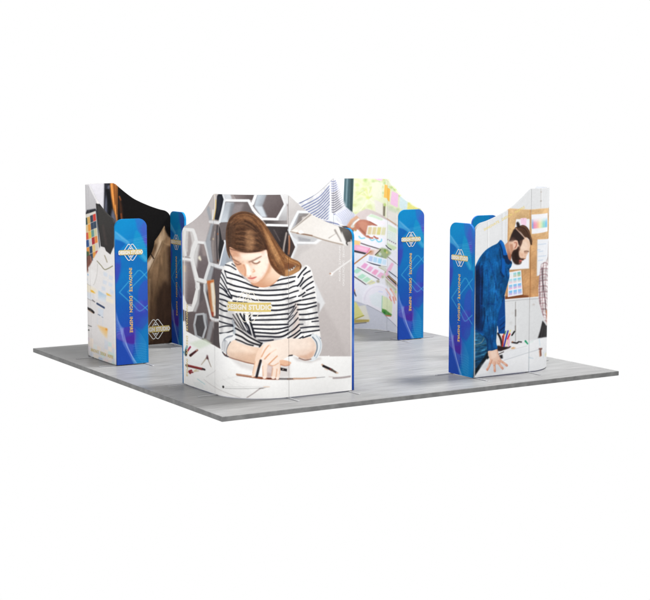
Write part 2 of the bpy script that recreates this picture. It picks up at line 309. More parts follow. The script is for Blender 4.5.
['P',[920,1115,991,1139,1093,877,949,855],(96,92,96),0.1,35,0,0],
['C',1,[481,716,556,773,682,773,712,721,638,668,600,598,594,501,512,546],1],
['P',[481,716,556,773,682,773,712,721,638,668,600,598,594,501,512,546],(222,222,222),1,0,1,-1],
['L',[676,757,598,730,537,663,527,566],7.2,7.2,(130,134,142),1,3.0,1,1],
['L',[671,751,582,719,559,665,556,553],7.2,7.2,(110,114,122),1,3.0,1,1],
['L',[666,745,566,708,579,668,583,540],7.2,7.2,(130,134,142),1,3.0,1,1],
['L',[662,739,549,697,599,670,609,527],6.0,6.0,(150,152,158),1,3.0,1,1],
['L',[644,676,603,605,591,506],9.6,9.6,(70,74,84),1,3.0,1,-1],
['P',[594,537,605,603,645,669,700,703,790,675,886,636,958,622,989,570,947,451,885,433,800,454,710,479,636,499],(226,203,185),1,0,1,-1,[734,681,822,448],(206,174,152)],
['C',2,[594,537,605,603,645,669,700,703,790,675,886,636,958,622,989,570,947,451,885,433,800,454,710,479,636,499],1],
['P',[611,623,734,669,886,605,948,558,756,563,637,566],(232,208,189),0.8,24,0,2],
['L',[554,526,636,489,733,466,832,441,906,427],10.8,10.8,(128,84,64),1,4.8,1,-1],
['L',[533,540,568,506,610,496],14.4,14.4,(56,54,60),1,4.8,1,-1],
['P',[707,870,813,810,928,730,989,677,958,625,834,646,717,686],(214,210,207),1,5,0,-1],
['L',[708,844,780,805,855,749,928,705,985,672],20.2,20.2,(40,40,44),1,3.0,1,-1],
['L',[710,770,780,743,844,699,907,670,973,649],21.4,21.4,(40,40,44),1,3.0,1,-1],
['L',[711,711,769,693,834,663,897,646],17.9,17.9,(48,48,52),1,3.0,1,-1],
['L',[989,677,964,632],16.6,16.6,(44,44,48),1,3.0,1,-1],
['P',[1543,730,1616,730,1665,665,1677,579,1646,485,1579,424,1531,436,1591,551],(214,219,222),1,0,1,-1],
['L',[1561,710,1608,646,1616,561,1586,479],10.8,10.8,(84,94,106),1,3.6,1,-1],
['L',[1610,718,1657,642,1652,545,1603,453],7.2,7.2,(160,170,180),1,3.6,1,-1],
['P',[999,647,1071,692,1166,709,1291,717,1422,703,1531,711,1589,648,1607,566,1573,485,1506,448,1422,470,1326,515,1243,493,1176,450,1091,419,988,475],(231,214,201),1,0,1,-1,[1291,674,1446,468],(222,198,182)],
['C',3,[999,647,1071,692,1166,709,1291,717,1422,703,1531,711,1589,648,1607,566,1573,485,1506,448,1422,470,1326,515,1243,493,1176,450,1091,419,988,475],1],
['P',[1362,500,1482,500,1579,552,1579,467,1482,428],(206,168,146),0.8,19,0,3],
['P',[1124,685,1410,675,1555,651,1531,568,1291,578,1155,589],(236,218,204),0.7,30,0,3],
['L',[1398,472,1470,441,1543,446],9.6,9.6,(110,72,58),1,4.8,1,-1],
['L',[1271,511,1317,513],14.4,14.4,(50,48,50),1,3.6,1,-1],
['N',2,0.01,20.8,20.8,45,0],
['N',3,0.01,20.8,20.8,46,0],
['P',[999,653,948,588,923,510,912,409,952,403,978,487,1040,569,1051,640],(228,200,180),1,0,1,-1],
['P',[916,451,947,451,928,355,905,276,880,278,899,355],(232,205,184),1,0,1,-1],
['L',[919,457,891,319],6.0,6.0,(206,158,128),1,3.6,1,-1],
['L',[976,469,957,392,932,277],26.2,26.2,(46,42,46),1,3.0,1,-1],
['P',[1035,450,1102,420,1090,269,1033,267],(190,168,162),1,7,0,-1],
['P',[1039,403,1086,401,1080,318,1039,331],(206,190,186),1,10,0,-1],
['P',[990,499,1046,467,1039,367,1033,264,996,262,994,379],(233,211,195),1,0,1,-1],
['P',[1106,429,1161,445,1141,351,1128,256,1084,258,1099,353],(233,211,195),1,0,1,-1],
['P',[1150,441,1187,460,1180,348,1165,249,1131,248,1144,350],(233,211,195),1,0,1,-1],
['L',[994,403,998,284],7.2,7.2,(205,156,126),1,4.2,1,-1],
['L',[1099,377,1088,282],7.2,7.2,(205,156,126),1,4.2,1,-1],
['L',[1144,362,1133,263],7.2,7.2,(206,146,112),1,4.2,1,-1],
['L',[1183,420,1171,301],6.0,6.0,(214,170,142),1,4.2,1,-1],
['L',[1012,269,1012,269],31.1,31.1,(240,222,210),1,6.0,0,-1],
['L',[1104,264,1104,264],31.1,31.1,(240,222,210),1,6.0,0,-1],
['L',[1147,255,1148,255],31.1,31.1,(240,222,210),1,6.0,0,-1],
['P',[1015,659,1092,693,1188,706,1273,711,1279,531,1221,477,1165,438,1107,410,1060,421,1014,456,984,492,989,570],(232,215,202),1,0,1,-1],
['L',[1055,645,1020,594,984,515],10.7,10.7,(204,148,114),1,4.8,1,-1],
['L',[1134,597,1071,552,1015,486],11.9,11.9,(202,142,106),1,4.8,1,-1],
['L',[1146,517,1102,472,1060,426],11.9,11.9,(204,146,110),1,4.8,1,-1],
['L',[1066,658,1081,616],8.3,8.3,(216,176,150),0.7,5.9,1,-1],
['L',[1060,421,1101,403,1159,433],8.3,8.3,(206,154,122),1,4.8,1,-1],
['P',[1050,617,1113,638,1188,610,1144,541,1071,545],(238,221,208),0.7,18,0,-1],
['P',[1172,461,1221,465,1302,431,1281,399,1220,400,1182,415],(222,178,150),1,0,1,-1],
['L',[1182,413,1232,394,1283,399],8.4,8.4,(182,120,92),1,4.8,1,-1],
['P',[1180,379,1255,356,1254,325,1182,343],(46,42,44),1,3,0,-1],
['L',[1209,353,1209,353],14.4,14.4,(170,150,140),1,3.6,0,-1],
['P',[993,1445,1054,1562,1075,1632,1137,1565,1195,1492,1152,1416,1090,1361,1018,1339,941,1349,875,1390],(226,196,173),1,0,1,-1,[1095,1538,951,1351],(192,146,118)],
['C',4,[993,1445,1054,1562,1075,1632,1137,1565,1195,1492,1152,1416,1090,1361,1018,1339,941,1349,875,1390],1],
['P',[1060,1632,1096,1608,1075,1515,1003,1422,931,1351,890,1386,993,1445],(196,150,122),0.8,19,0,4],
['L',[900,1362,992,1339,1084,1359,1147,1414],9.4,9.4,(186,132,102),1,5.9,1,-1],
['P',[629,1812,646,1737,676,1661,701,1603,734,1541,780,1489,832,1443,869,1404,911,1384,952,1401,999,1445,1038,1515,1065,1597,1069,1691,1045,1785,953,1774,808,1772,708,1792],(230,210,196),1,0,1,-1,[994,1680,718,1628],(221,188,166)],
['C',5,[629,1812,646,1737,676,1661,701,1603,734,1541,780,1489,832,1443,869,1404,911,1384,952,1401,999,1445,1038,1515,1065,1597,1069,1691,1045,1785,953,1774,808,1772,708,1792],1],
['P',[621,1823,764,1782,933,1762,1035,1785,994,1744,829,1719,741,1687,658,1684],(188,138,112),0.7,20,0,5],
['N',5,0.02,15.6,15.6,44,0],
['P',[742,1734,994,1750,933,1680,807,1654],(238,219,203),0.8,23,0,5],
['P',[943,1633,1044,1679,1034,1562,972,1469,921,1469],(236,216,200),0.9,28,0,5],
['P',[671,1684,803,1601,822,1525,823,1455,763,1500,706,1580],(204,156,128),0.85,15,0,5],
['L',[805,1595,824,1537,817,1471],15.3,15.3,(184,128,98),0.8,8.2,1,-1],
['P',[828,1608,860,1609,884,1497,859,1468,838,1479],(241,226,214),0.95,12,0,-1],
['L',[905,1546,918,1525,901,1515],10.6,10.6,(206,156,124),1,5.9,1,-1],
['L',[874,1466,874,1466],12.9,12.9,(170,112,90),1,4.7,0,-1],
['L',[1039,1773,1063,1691,1060,1597,1029,1504,972,1422],11.7,11.7,(206,160,134),0.7,9.4,1,-1],
['L',[673,1666,711,1644,752,1624],17.7,9.4,(116,84,70),0.85,10.6,1,-1],
['L',[704,1620,734,1598,770,1608],12.9,12.9,(130,94,78),1,8.2,1,-1],
['L',[697,1631,725,1616],10.6,10.6,(196,150,126),1,4.7,1,-1],
['L',[866,1633,906,1650,943,1674,984,1699],19.9,8.2,(118,86,72),0.88,11.1,1,-1],
['P',[839,1632,881,1637,901,1597,860,1585],(206,166,144),0.6,13,0,-1],
['P',[902,1640,943,1652,969,1649,943,1624,912,1626],(240,224,210),0.9,6,0,-1],
['L',[898,1628,922,1615,949,1619,969,1635],14.1,14.1,(124,90,74),1,8.2,1,-1],
['L',[906,1600,942,1599],9.4,9.4,(212,176,154),0.8,5.9,1,-1],
['P',[849,1447,874,1454,892,1449,913,1457,936,1459,917,1436,888,1427,865,1432],(204,120,110),1,6,0,-1],
['L',[849,1445,890,1441,934,1457],5.9,5.9,(160,74,70),1,2.9,1,-1],
['L',[865,1414,905,1414],8.2,8.2,(206,166,144),0.8,5.9,1,-1],
['P',[869,1409,931,1415,952,1398,911,1374],(212,172,150),0.7,11,0,5],
['P',[648,1665,620,1705,600,1775,593,1880,596,1987,616,2076,655,2153,722,2200,800,2222,878,2207,951,2163,1020,2084,1074,1995,1128,1896,1185,1800,1247,1715,1317,1665,1396,1625,1431,1576,1419,1529,1367,1494,1298,1467,1235,1457,1173,1483,1120,1537,1079,1604,1055,1691,1037,1778,959,1755,829,1744,719,1769,642,1801,644,1742],(104,76,56),1,0,1,-1],
['C',6,[648,1665,620,1705,600,1775,593,1880,596,1987,616,2076,655,2153,722,2200,800,2222,878,2207,951,2163,1020,2084,1074,1995,1128,1896,1185,1800,1247,1715,1317,1665,1396,1625,1431,1576,1419,1529,1367,1494,1298,1467,1235,1457,1173,1483,1120,1537,1079,1604,1055,1691,1037,1778,959,1755,829,1744,719,1769,642,1801,644,1742],1],
['P',[580,1691,582,1974,637,2164,722,2190,697,1979,684,1791,634,1777],(92,68,54),0.9,18,0,6],
['P',[650,2141,767,2226,894,2217,1006,2112,1097,1959,1035,1937,935,2077,810,2146,698,2120],(116,82,58),0.9,23,0,6],
['P',[685,2002,810,2052,934,2007,1015,1890,1035,1785,933,1738,764,1759,672,1802],(84,58,42),0.95,19,0,6],
['B',[662,2071,810,2099,934,2019,1015,1879,1035,1785],[659,1790,764,1761,850,1749,953,1757,1025,1780],130,4.0,[(52,36,28),(84,60,44),(112,80,58),(66,46,34),(44,30,24),(136,100,74)],0.6,6,3,5.9],
['P',[841,2018,914,1995,923,1879,913,1773,829,1760,841,1889],(152,114,84),0.55,30,0,6],
['L',[721,2010,799,2021,873,2018,955,2005],8.2,8.2,(60,42,34),0.5,5.9,1,6],
['L',[720,1980,799,1988,873,1985,954,1972],8.2,8.2,(152,114,84),0.5,5.9,1,6],
['L',[720,1952,798,1959,872,1954,954,1941],8.2,8.2,(50,36,30),0.5,5.9,1,6],
['L',[720,1924,798,1929,872,1923,954,1911],8.2,8.2,(140,104,76),0.5,5.9,1,6],
['L',[720,1898,798,1901,872,1895,954,1883],8.2,8.2,(46,32,26),0.5,5.9,1,6],
['L',[720,1870,798,1871,872,1864,954,1852],8.2,8.2,(158,122,92),0.5,5.9,1,6],
['L',[720,1841,798,1842,872,1833,954,1821],8.2,8.2,(54,38,32),0.5,5.9,1,6],
['L',[719,1816,797,1814,872,1804,954,1793],8.2,8.2,(128,94,70),0.5,5.9,1,6],
['L',[719,1787,797,1784,871,1773,953,1762],8.2,8.2,(60,44,36),0.5,5.9,1,6],
['B',[637,2129,618,1976,616,1846,634,1741],[722,2167,716,2003,708,1886,703,1792],60,3.7,[(58,42,32),(70,50,38),(110,80,60),(86,62,48),(130,98,72),(60,42,34)],0.5,6,5,5.9],
['B',[632,2105,722,2190,832,2216,935,2170,1016,2077],[709,2050,788,2104,873,2093,955,2024,1021,1914],100,4.0,[(88,60,42),(146,106,74),(112,80,56),(62,42,32),(164,122,86),(124,88,62),(48,32,26)],0.6,6,7,5.9],
['L',[821,2111,894,2071,954,1996,1005,1902,1035,1797],16.3,16.3,(52,34,26),0.85,8.2,1,6],
['L',[767,2168,873,2163,955,2100],11.7,11.7,(72,46,34),0.7,7.0,1,6],
['P',[894,2123,995,2077,1097,1936,1202,1769,1294,1624,1270,1483,1180,1511,1085,1632,1035,1820,975,1984],(130,92,62),0.95,19,0,6],
['B',[894,2135,975,2019,1025,1890,1061,1726,1116,1572,1202,1475],[915,2193,1016,2089,1107,1924,1202,1769,1282,1636,1246,1473],120,4.0,[(92,60,40),(164,120,82),(142,102,68),(70,46,32),(184,138,98),(120,82,54),(100,66,44),(58,38,28)],0.62,6,11,5.8],
['P',[995,2031,1036,2007,1128,1818,1213,1628,1224,1509,1169,1559,1086,1749],(178,132,90),0.42,16,0,6],
['L',[1035,1820,1061,1703,1106,1596,1180,1504],18.7,18.7,(92,56,36),0.8,9.4,1,6],
['L',[1097,1889,1170,1723,1235,1579],11.7,11.7,(104,66,40),0.7,5.8,1,6],
['P',[831,2006,893,1995,913,1890,902,1773,840,1761,819,1889],(176,138,104),0.38,26,0,6],
['P',[722,2155,832,2193,935,2135,894,2112,810,2146],(158,118,82),0.4,19,0,6],
['P',[1015,1995,1066,1937,1138,1783,1191,1652,1159,1630,1086,1772],(190,148,106),0.45,16,0,6],
['P',[1137,1630,1202,1581,1247,1508,1180,1523],(86,58,40),0.5,16,0,6],
['L',[934,2054,985,1972,1025,1867,1045,1773],15.1,15.1,(54,36,28),0.7,10.5,1,6],
['P',[610,2046,662,2095,659,1766,621,1741],(60,44,36),0.5,15,0,6],
['N',6,0.04,4.5,4.5,43,0],
['P',[1225,1721,1317,1662,1400,1618,1429,1569,1377,1595,1270,1625],(170,122,78),0.8,12,0,6],
['P',[1247,1614,1317,1611,1377,1584,1341,1550,1270,1547,1224,1556],(116,78,54),1,9,0,6],
['P',[1235,1532,1329,1539,1407,1570,1412,1522,1329,1468,1235,1457],(186,140,96),0.85,12,0,6],
['B',[1213,1722,1306,1651,1388,1607,1419,1558,1317,1504],[1202,1628,1270,1601,1353,1575,1365,1549,1247,1520],14,5.9,[(120,80,52),(196,150,106),(150,104,66)],0.5,6,13,5.9],
['P',[1270,1531,1324,1546,1353,1578,1362,1568,1329,1532,1277,1514],(226,222,218),1,4,0,-1],
['L',[1296,1531,1296,1531],14.2,14.2,(60,52,50),1,3.5,0,-1],
['L',[1324,1546,1324,1546],14.2,14.2,(60,52,50),1,3.5,0,-1],
['L',[1346,1566,1346,1566],14.2,14.2,(60,52,50),1,3.5,0,-1],
['L',[627,1812,641,1742,671,1680],8.2,8.2,(78,52,40),1,3.5,1,-1],
['L',[642,1782,719,1762,829,1742,953,1753,1035,1780],9.4,9.4,(70,46,36),0.7,5.9,1,-1],
['L',[2035,1850,2039,-8],9.7,9.7,(232,222,212),1,2.4,1,-1],  # right frame-edge highlight, painted as a cream line
['L',[32,1917,15,9],7.4,7.4,(230,226,222),1,3.7,1,-1],  # left frame-edge highlight, painted as a pale line
['T', 'INNOVATE . DESIGN . INSPIRE', 127, 1021, 104, 115, 48, (206, 186, 124)],
['T', 'INNOVATE . DESIGN', 2592, 1784, 2592, 1362, 26, (222, 219, 217)],
['T', 'INSPIRE . DESIGN STUDIO', 2645, 1782, 2646, 1299, 26, (222, 219, 217)],
['G','logo',1392,1100,571]
],
'RO':[
['P',[-200,2750,1032,2750,1011,-250,-200,-250],(220,221,222),1,0,0,-1],
['P',[327,1121,1032,1021,1025,360,337,391],(216,217,218),1,13,0,-1],
['L',[154,2005,161,1493],8.9,8.9,(204,203,203),0.9,3.8,1,-1],
['L',[167,2004,174,1492],6.4,6.4,(244,244,244),0.9,3.8,1,-1],
['L',[337,2215,346,1637],10.2,10.2,(206,206,207),0.9,3.8,1,-1],
['L',[384,2214,393,1635],9.0,9.0,(214,214,214),0.8,3.8,1,-1],
['L',[361,2202,368,1687],20.5,20.5,(226,228,231),0.9,3.8,1,-1],
['L',[822,2471,827,2164],10.4,10.4,(196,194,192),0.9,3.9,1,-1],
['L',[834,2470,839,2163],6.5,6.5,(246,246,246),0.8,3.9,1,-1],
['L',[826,2249,826,2249],15.6,15.6,(150,140,130),1,6.5,0,-1],
['L',[826,2366,827,2366],13.0,13.0,(176,166,158),1,6.5,0,-1],
['L',[535,949,544,384],13.1,13.1,(168,166,165),1,3.9,1,-1],
['L',[547,949,556,383],6.5,6.5,(236,236,236),1,3.9,1,-1],
['L',[708,989,717,420],7.9,7.9,(202,203,204),1,3.9,1,-1],
['L',[537,845,538,766],15.7,15.7,(120,114,110),1,5.2,1,-1],
['L',[537,635,538,569],14.4,14.4,(140,134,130),1,5.3,1,-1],
['L',[764,897,764,897],23.8,23.8,(196,190,186),1,9.2,0,-1],
['L',[478,679,478,679],41.9,41.9,(206,206,206),1,13.1,0,-1],
['L',[497,808,497,808],31.4,31.4,(210,209,208),1,13.1,0,-1],
['P',[424,2166,707,2141,828,2146,1032,2140,1032,919,848,989,700,997,394,994,416,1762],(213,178,134),1,0,0,-1,[509,2081,774,1061],(190,144,102)],
['C',0,[424,2166,707,2141,828,2146,1032,2140,1032,919,848,989,700,997,394,994,416,1762],0],
['P',[659,1803,821,1792,848,997,592,1024],(194,150,108),0.6,52,0,0],
['N',0,0.02,6.5,6.5,56,0],
['N',0,0.04,52.0,52.0,57,0],
['L',[803,1297,803,1297],11.8,11.8,(204,156,108),0.25,4.0,0,0],
['L',[816,1535,817,1535],12.1,12.1,(196,150,104),0.25,3.9,0,0],
['L',[822,1114,822,1114],7.4,7.4,(222,182,132),0.25,4.0,0,0],
['L',[1025,1687,1025,1687],7.4,7.4,(196,150,104),0.25,4.0,0,0],
['L',[428,1908,428,1908],8.2,8.2,(222,182,132),0.25,3.9,0,0],
['L',[531,1256,531,1256],7.4,7.4,(204,156,108),0.25,3.9,0,0],
['L',[701,1991,701,1991],12.8,12.8,(196,150,104),0.25,3.9,0,0],
['L',[552,1904,552,1904],12.8,12.8,(196,150,104),0.25,3.9,0,0],
['L',[617,1065,617,1065],10.1,10.1,(204,156,108),0.25,3.9,0,0],
['L',[795,1930,795,1930],12.9,12.9,(196,150,104),0.25,3.9,0,0],
['L',[1032,1072,1032,1072],8.7,8.7,(222,182,132),0.25,4.0,0,0],
['L',[697,1088,697,1088],8.3,8.3,(222,182,132),0.25,3.9,0,0],
['L',[618,1468,618,1468],6.5,6.5,(204,156,108),0.25,3.9,0,0],
['L',[842,2056,842,2056],8.9,8.9,(222,182,132),0.25,3.9,0,0],
['L',[727,1784,727,1784],9.7,9.7,(204,156,108),0.25,3.9,0,0],
['L',[532,1860,532,1860],12.5,12.5,(204,156,108),0.25,3.9,0,0],
['L',[650,1689,650,1689],10.1,10.1,(222,182,132),0.25,3.9,0,0],
['L',[659,1493,659,1493],6.6,6.6,(196,150,104),0.25,3.9,0,0],
['L',[854,1425,854,1425],12.9,12.9,(196,150,104),0.25,4.0,0,0],
['L',[901,1069,901,1069],12.9,12.9,(222,182,132),0.25,4.0,0,0],
['L',[749,1133,749,1133],8.2,8.2,(222,182,132),0.25,3.9,0,0],
['L',[497,1313,497,1313],11.7,11.7,(222,182,132),0.25,3.9,0,0],
['L',[455,1095,456,1095],7.1,7.1,(222,182,132),0.25,3.9,0,0],
['L',[742,1731,742,1731],7.5,7.5,(222,182,132),0.25,3.9,0,0],
['L',[1032,1479,1032,1479],8.8,8.8,(222,182,132),0.25,4.0,0,0],
['L',[625,1248,625,1248],10.6,10.6,(204,156,108),0.25,3.9,0,0],
['L',[849,1001,850,1001],7.7,7.7,(196,150,104),0.25,4.0,0,0],
['L',[478,1479,478,1479],12.5,12.5,(196,150,104),0.25,3.9,0,0],
['L',[577,1481,577,1481],11.9,11.9,(222,182,132),0.25,3.9,0,0],
['L',[809,1969,809,1969],12.9,12.9,(204,156,108),0.25,3.9,0,0],
['L',[445,1600,445,1600],11.9,11.9,(196,150,104),0.25,3.9,0,0],
['L',[1032,1479,1032,1479],7.6,7.6,(222,182,132),0.25,4.0,0,0],
['L',[491,1663,491,1663],7.4,7.4,(222,182,132),0.25,3.9,0,0],
['L',[611,1636,611,1636],13.0,13.0,(196,150,104),0.25,3.9,0,0],
['L',[1032,1581,1032,1581],10.0,10.0,(204,156,108),0.25,4.0,0,0],
['L',[622,1836,622,1836],9.5,9.5,(196,150,104),0.25,3.9,0,0],
['L',[501,1230,502,1230],10.0,10.0,(196,150,104),0.25,3.9,0,0],
['L',[801,1572,802,1572],8.8,8.8,(196,150,104),0.25,3.9,0,0],
['L',[734,1560,734,1560],10.1,10.1,(204,156,108),0.25,3.9,0,0],
['L',[660,1260,660,1260],11.6,11.6,(204,156,108),0.25,3.9,0,0],
['L',[773,2097,773,2097],8.5,8.5,(204,156,108),0.25,3.9,0,0],
['L',[845,1814,845,1814],9.7,9.7,(204,156,108),0.25,3.9,0,0],
['L',[868,1043,868,1043],8.9,8.9,(196,150,104),0.25,4.0,0,0],
['L',[769,2122,769,2122],10.1,10.1,(222,182,132),0.25,3.9,0,0],
['L',[628,1836,628,1836],8.4,8.4,(204,156,108),0.25,3.9,0,0],
['L',[819,1232,819,1232],8.9,8.9,(204,156,108),0.25,4.0,0,0],
['L',[652,1090,653,1090],9.2,9.2,(196,150,104),0.25,3.9,0,0],
['L',[1032,1326,1032,1326],13.3,13.3,(222,182,132),0.25,4.0,0,0],
['L',[747,1543,747,1543],7.6,7.6,(222,182,132),0.25,3.9,0,0],
['L',[1032,1581,1032,1581],11.3,11.3,(204,156,108),0.25,4.0,0,0],
['L',[826,1662,826,1662],10.6,10.6,(204,156,108),0.25,3.9,0,0],
['L',[752,1083,752,1083],8.6,8.6,(204,156,108),0.25,3.9,0,0],
['L',[910,1402,910,1402],11.4,11.4,(196,150,104),0.25,4.0,0,0],
['L',[550,1491,550,1491],10.6,10.6,(196,150,104),0.25,3.9,0,0],
['L',[567,1378,567,1378],10.6,10.6,(196,150,104),0.25,3.9,0,0],
['L',[1032,970,1032,970],7.9,7.9,(196,150,104),0.25,4.0,0,0],
['L',[503,1066,503,1066],9.7,9.7,(204,156,108),0.25,3.9,0,0],
['L',[447,1631,447,1631],8.9,8.9,(204,156,108),0.25,3.9,0,0],
['L',[465,1920,465,1920],11.1,11.1,(222,182,132),0.25,3.9,0,0],
['L',[424,1699,424,1699],8.3,8.3,(222,182,132),0.25,3.9,0,0],
['L',[1032,1326,1032,1326],10.4,10.4,(196,150,104),0.25,4.0,0,0],
['L',[758,1798,759,1798],8.5,8.5,(204,156,108),0.25,3.9,0,0],
['L',[642,1492,642,1492],12.8,12.8,(196,150,104),0.25,3.9,0,0],
['L',[697,1227,697,1227],10.8,10.8,(222,182,132),0.25,3.9,0,0],
['L',[716,1963,716,1963],9.0,9.0,(222,182,132),0.25,3.9,0,0],
['L',[1025,1021,1025,1021],10.8,10.8,(222,182,132),0.25,4.0,0,0],
['L',[974,1364,975,1364],9.2,9.2,(222,182,132),0.25,4.0,0,0],
['L',[771,1444,771,1444],7.5,7.5,(204,156,108),0.25,3.9,0,0],
['L',[1025,1479,1025,1479],9.6,9.6,(196,150,104),0.25,4.0,0,0],
['L',[734,1600,735,1600],11.2,11.2,(222,182,132),0.25,3.9,0,0],
['L',[1032,1072,1032,1072],10.7,10.7,(222,182,132),0.25,4.0,0,0],
['L',[871,1789,871,1789],8.2,8.2,(196,150,104),0.25,3.9,0,0],
['L',[636,1038,636,1038],9.8,9.8,(222,182,132),0.25,3.9,0,0],
['L',[507,2119,507,2119],10.7,10.7,(222,182,132),0.25,3.9,0,0],
['L',[572,2099,572,2099],7.3,7.3,(222,182,132),0.25,3.9,0,0],
['L',[434,1557,434,1557],8.2,8.2,(222,182,132),0.25,3.9,0,0],
['L',[905,1847,905,1847],8.4,8.4,(196,150,104),0.25,4.0,0,0],
['L',[856,1807,857,1807],9.8,9.8,(222,182,132),0.25,3.9,0,0],
['L',[751,1165,751,1165],12.4,12.4,(196,150,104),0.25,3.9,0,0],
['L',[429,2009,429,2009],8.2,8.2,(204,156,108),0.25,3.9,0,0],
['L',[634,1810,635,1810],9.9,9.9,(222,182,132),0.25,3.9,0,0],
['L',[650,1378,650,1378],11.8,11.8,(196,150,104),0.25,3.9,0,0],
['L',[444,1868,444,1868],9.4,9.4,(196,150,104),0.25,3.9,0,0],
['L',[1032,1479,1032,1479],6.8,6.8,(222,182,132),0.25,4.0,0,0],
['L',[787,1359,787,1359],12.8,12.8,(204,156,108),0.25,3.9,0,0],
['L',[735,1113,735,1113],9.1,9.1,(222,182,132),0.25,3.9,0,0],
['L',[839,1318,839,1318],12.5,12.5,(222,182,132),0.25,4.0,0,0],
['L',[956,2046,956,2046],12.1,12.1,(204,156,108),0.25,4.0,0,0],
['L',[913,1464,913,1464],10.9,10.9,(222,182,132),0.25,4.0,0,0],
['L',[1032,1936,1032,1936],9.8,9.8,(204,156,108),0.25,4.0,0,0],
['L',[1011,1021,1011,1021],10.3,10.3,(222,182,132),0.25,4.0,0,0],
['L',[784,1220,784,1220],7.0,7.0,(196,150,104),0.25,3.9,0,0],
['L',[587,2048,587,2048],6.9,6.9,(196,150,104),0.25,3.9,0,0],
['L',[635,1662,635,1662],7.0,7.0,(222,182,132),0.25,3.9,0,0],
['L',[838,2076,838,2076],12.0,12.0,(196,150,104),0.25,3.9,0,0],
['L',[800,1204,800,1204],7.3,7.3,(196,150,104),0.25,4.0,0,0],
['L',[1025,1326,1025,1326],9.6,9.6,(196,150,104),0.25,4.0,0,0],
['L',[791,1669,791,1669],7.6,7.6,(204,156,108),0.25,3.9,0,0],
['L',[561,1525,561,1525],10.8,10.8,(204,156,108),0.25,3.9,0,0],
['L',[463,2083,463,2083],10.1,10.1,(204,156,108),0.25,3.9,0,0],
['L',[681,1441,681,1441],6.6,6.6,(196,150,104),0.25,3.9,0,0],
['L',[626,1471,626,1471],9.7,9.7,(204,156,108),0.25,3.9,0,0],
['L',[654,2078,654,2078],11.0,11.0,(196,150,104),0.25,3.9,0,0],
['L',[773,1373,773,1373],8.5,8.5,(204,156,108),0.25,3.9,0,0],
['L',[757,1889,757,1889],6.9,6.9,(196,150,104),0.25,3.9,0,0],
['L',[590,1304,591,1304],9.9,9.9,(196,150,104),0.25,3.9,0,0],
['L',[962,1134,962,1134],9.7,9.7,(222,182,132),0.25,4.0,0,0],
['L',[542,1349,542,1349],10.8,10.8,(196,150,104),0.25,3.9,0,0],
['L',[766,2095,766,2095],12.1,12.1,(204,156,108),0.25,3.9,0,0],
['L',[779,1867,780,1867],12.3,12.3,(222,182,132),0.25,3.9,0,0],
['L',[1032,1987,1032,1987],10.2,10.2,(204,156,108),0.25,4.0,0,0],
['L',[854,2069,854,2069],7.5,7.5,(222,182,132),0.25,3.9,0,0],
['L',[828,1881,828,1881],7.3,7.3,(204,156,108),0.25,3.9,0,0],
['L',[730,1901,730,1901],11.1,11.1,(222,182,132),0.25,3.9,0,0],
['L',[645,1879,645,1879],8.7,8.7,(204,156,108),0.25,3.9,0,0],
['L',[856,1228,856,1228],9.1,9.1,(204,156,108),0.25,4.0,0,0],
['L',[999,1376,999,1375],12.1,12.1,(222,182,132),0.25,4.0,0,0],
['L',[1032,1682,1032,1682],6.9,6.9,(204,156,108),0.25,4.0,0,0],
['L',[555,1943,555,1943],6.9,6.9,(196,150,104),0.25,3.9,0,0],
['L',[441,1924,441,1924],6.7,6.7,(222,182,132),0.25,3.9,0,0],
['L',[819,1740,819,1740],9.4,9.4,(222,182,132),0.25,3.9,0,0],
['L',[1018,1428,1018,1428],9.6,9.6,(222,182,132),0.25,4.0,0,0],
['L',[713,1924,713,1924],10.7,10.7,(196,150,104),0.25,3.9,0,0],
['L',[661,1709,661,1709],12.2,12.2,(196,150,104),0.25,3.9,0,0],
['L',[757,2013,757,2013],11.8,11.8,(222,182,132),0.25,3.9,0,0],
['L',[819,2095,819,2095],12.4,12.4,(222,182,132),0.25,3.9,0,0],
['L',[1032,1682,1032,1682],12.9,12.9,(204,156,108),0.25,4.0,0,0],
['L',[438,1642,438,1642],11.9,11.9,(196,150,104),0.25,3.9,0,0],
['L',[502,1402,502,1402],8.4,8.4,(204,156,108),0.25,3.9,0,0],
['L',[586,1031,586,1031],6.8,6.8,(204,156,108),0.25,3.9,0,0],
['L',[436,1893,436,1893],6.9,6.9,(222,182,132),0.25,3.9,0,0],
['L',[1018,1326,1018,1326],11.3,11.3,(196,150,104),0.25,4.0,0,0],
['L',[719,1821,719,1821],11.3,11.3,(204,156,108),0.25,3.9,0,0],
['L',[727,1267,727,1267],7.7,7.7,(196,150,104),0.25,3.9,0,0],
['L',[1032,1377,1032,1377],9.6,9.6,(222,182,132),0.25,4.0,0,0],
['L',[421,2081,422,2081],11.4,11.4,(222,182,132),0.25,3.9,0,0],
['L',[524,2108,524,2108],11.8,11.8,(204,156,108),0.25,3.9,0,0],
['L',[776,1076,776,1076],11.3,11.3,(196,150,104),0.25,4.0,0,0],
['L',[1032,1530,1032,1530],13.0,13.0,(196,150,104),0.25,4.0,0,0],
['L',[838,1403,838,1403],9.9,9.9,(196,150,104),0.25,4.0,0,0],
['L',[461,1220,461,1220],9.4,9.4,(204,156,108),0.25,3.9,0,0],
['L',[449,2106,449,2106],12.7,12.7,(196,150,104),0.25,3.9,0,0],
['L',[846,1406,846,1406],7.8,7.8,(196,150,104),0.25,4.0,0,0],
['L',[475,1798,475,1798],7.2,7.2,(204,156,108),0.25,3.9,0,0],
['L',[1032,1936,1032,1936],7.2,7.2,(204,156,108),0.25,4.0,0,0],
['L',[552,2125,552,2125],9.9,9.9,(222,182,132),0.25,3.9,0,0],
['L',[699,1278,699,1278],10.0,10.0,(196,150,104),0.25,3.9,0,0],
['L',[874,1092,875,1092],8.7,8.7,(222,182,132),0.25,4.0,0,0],
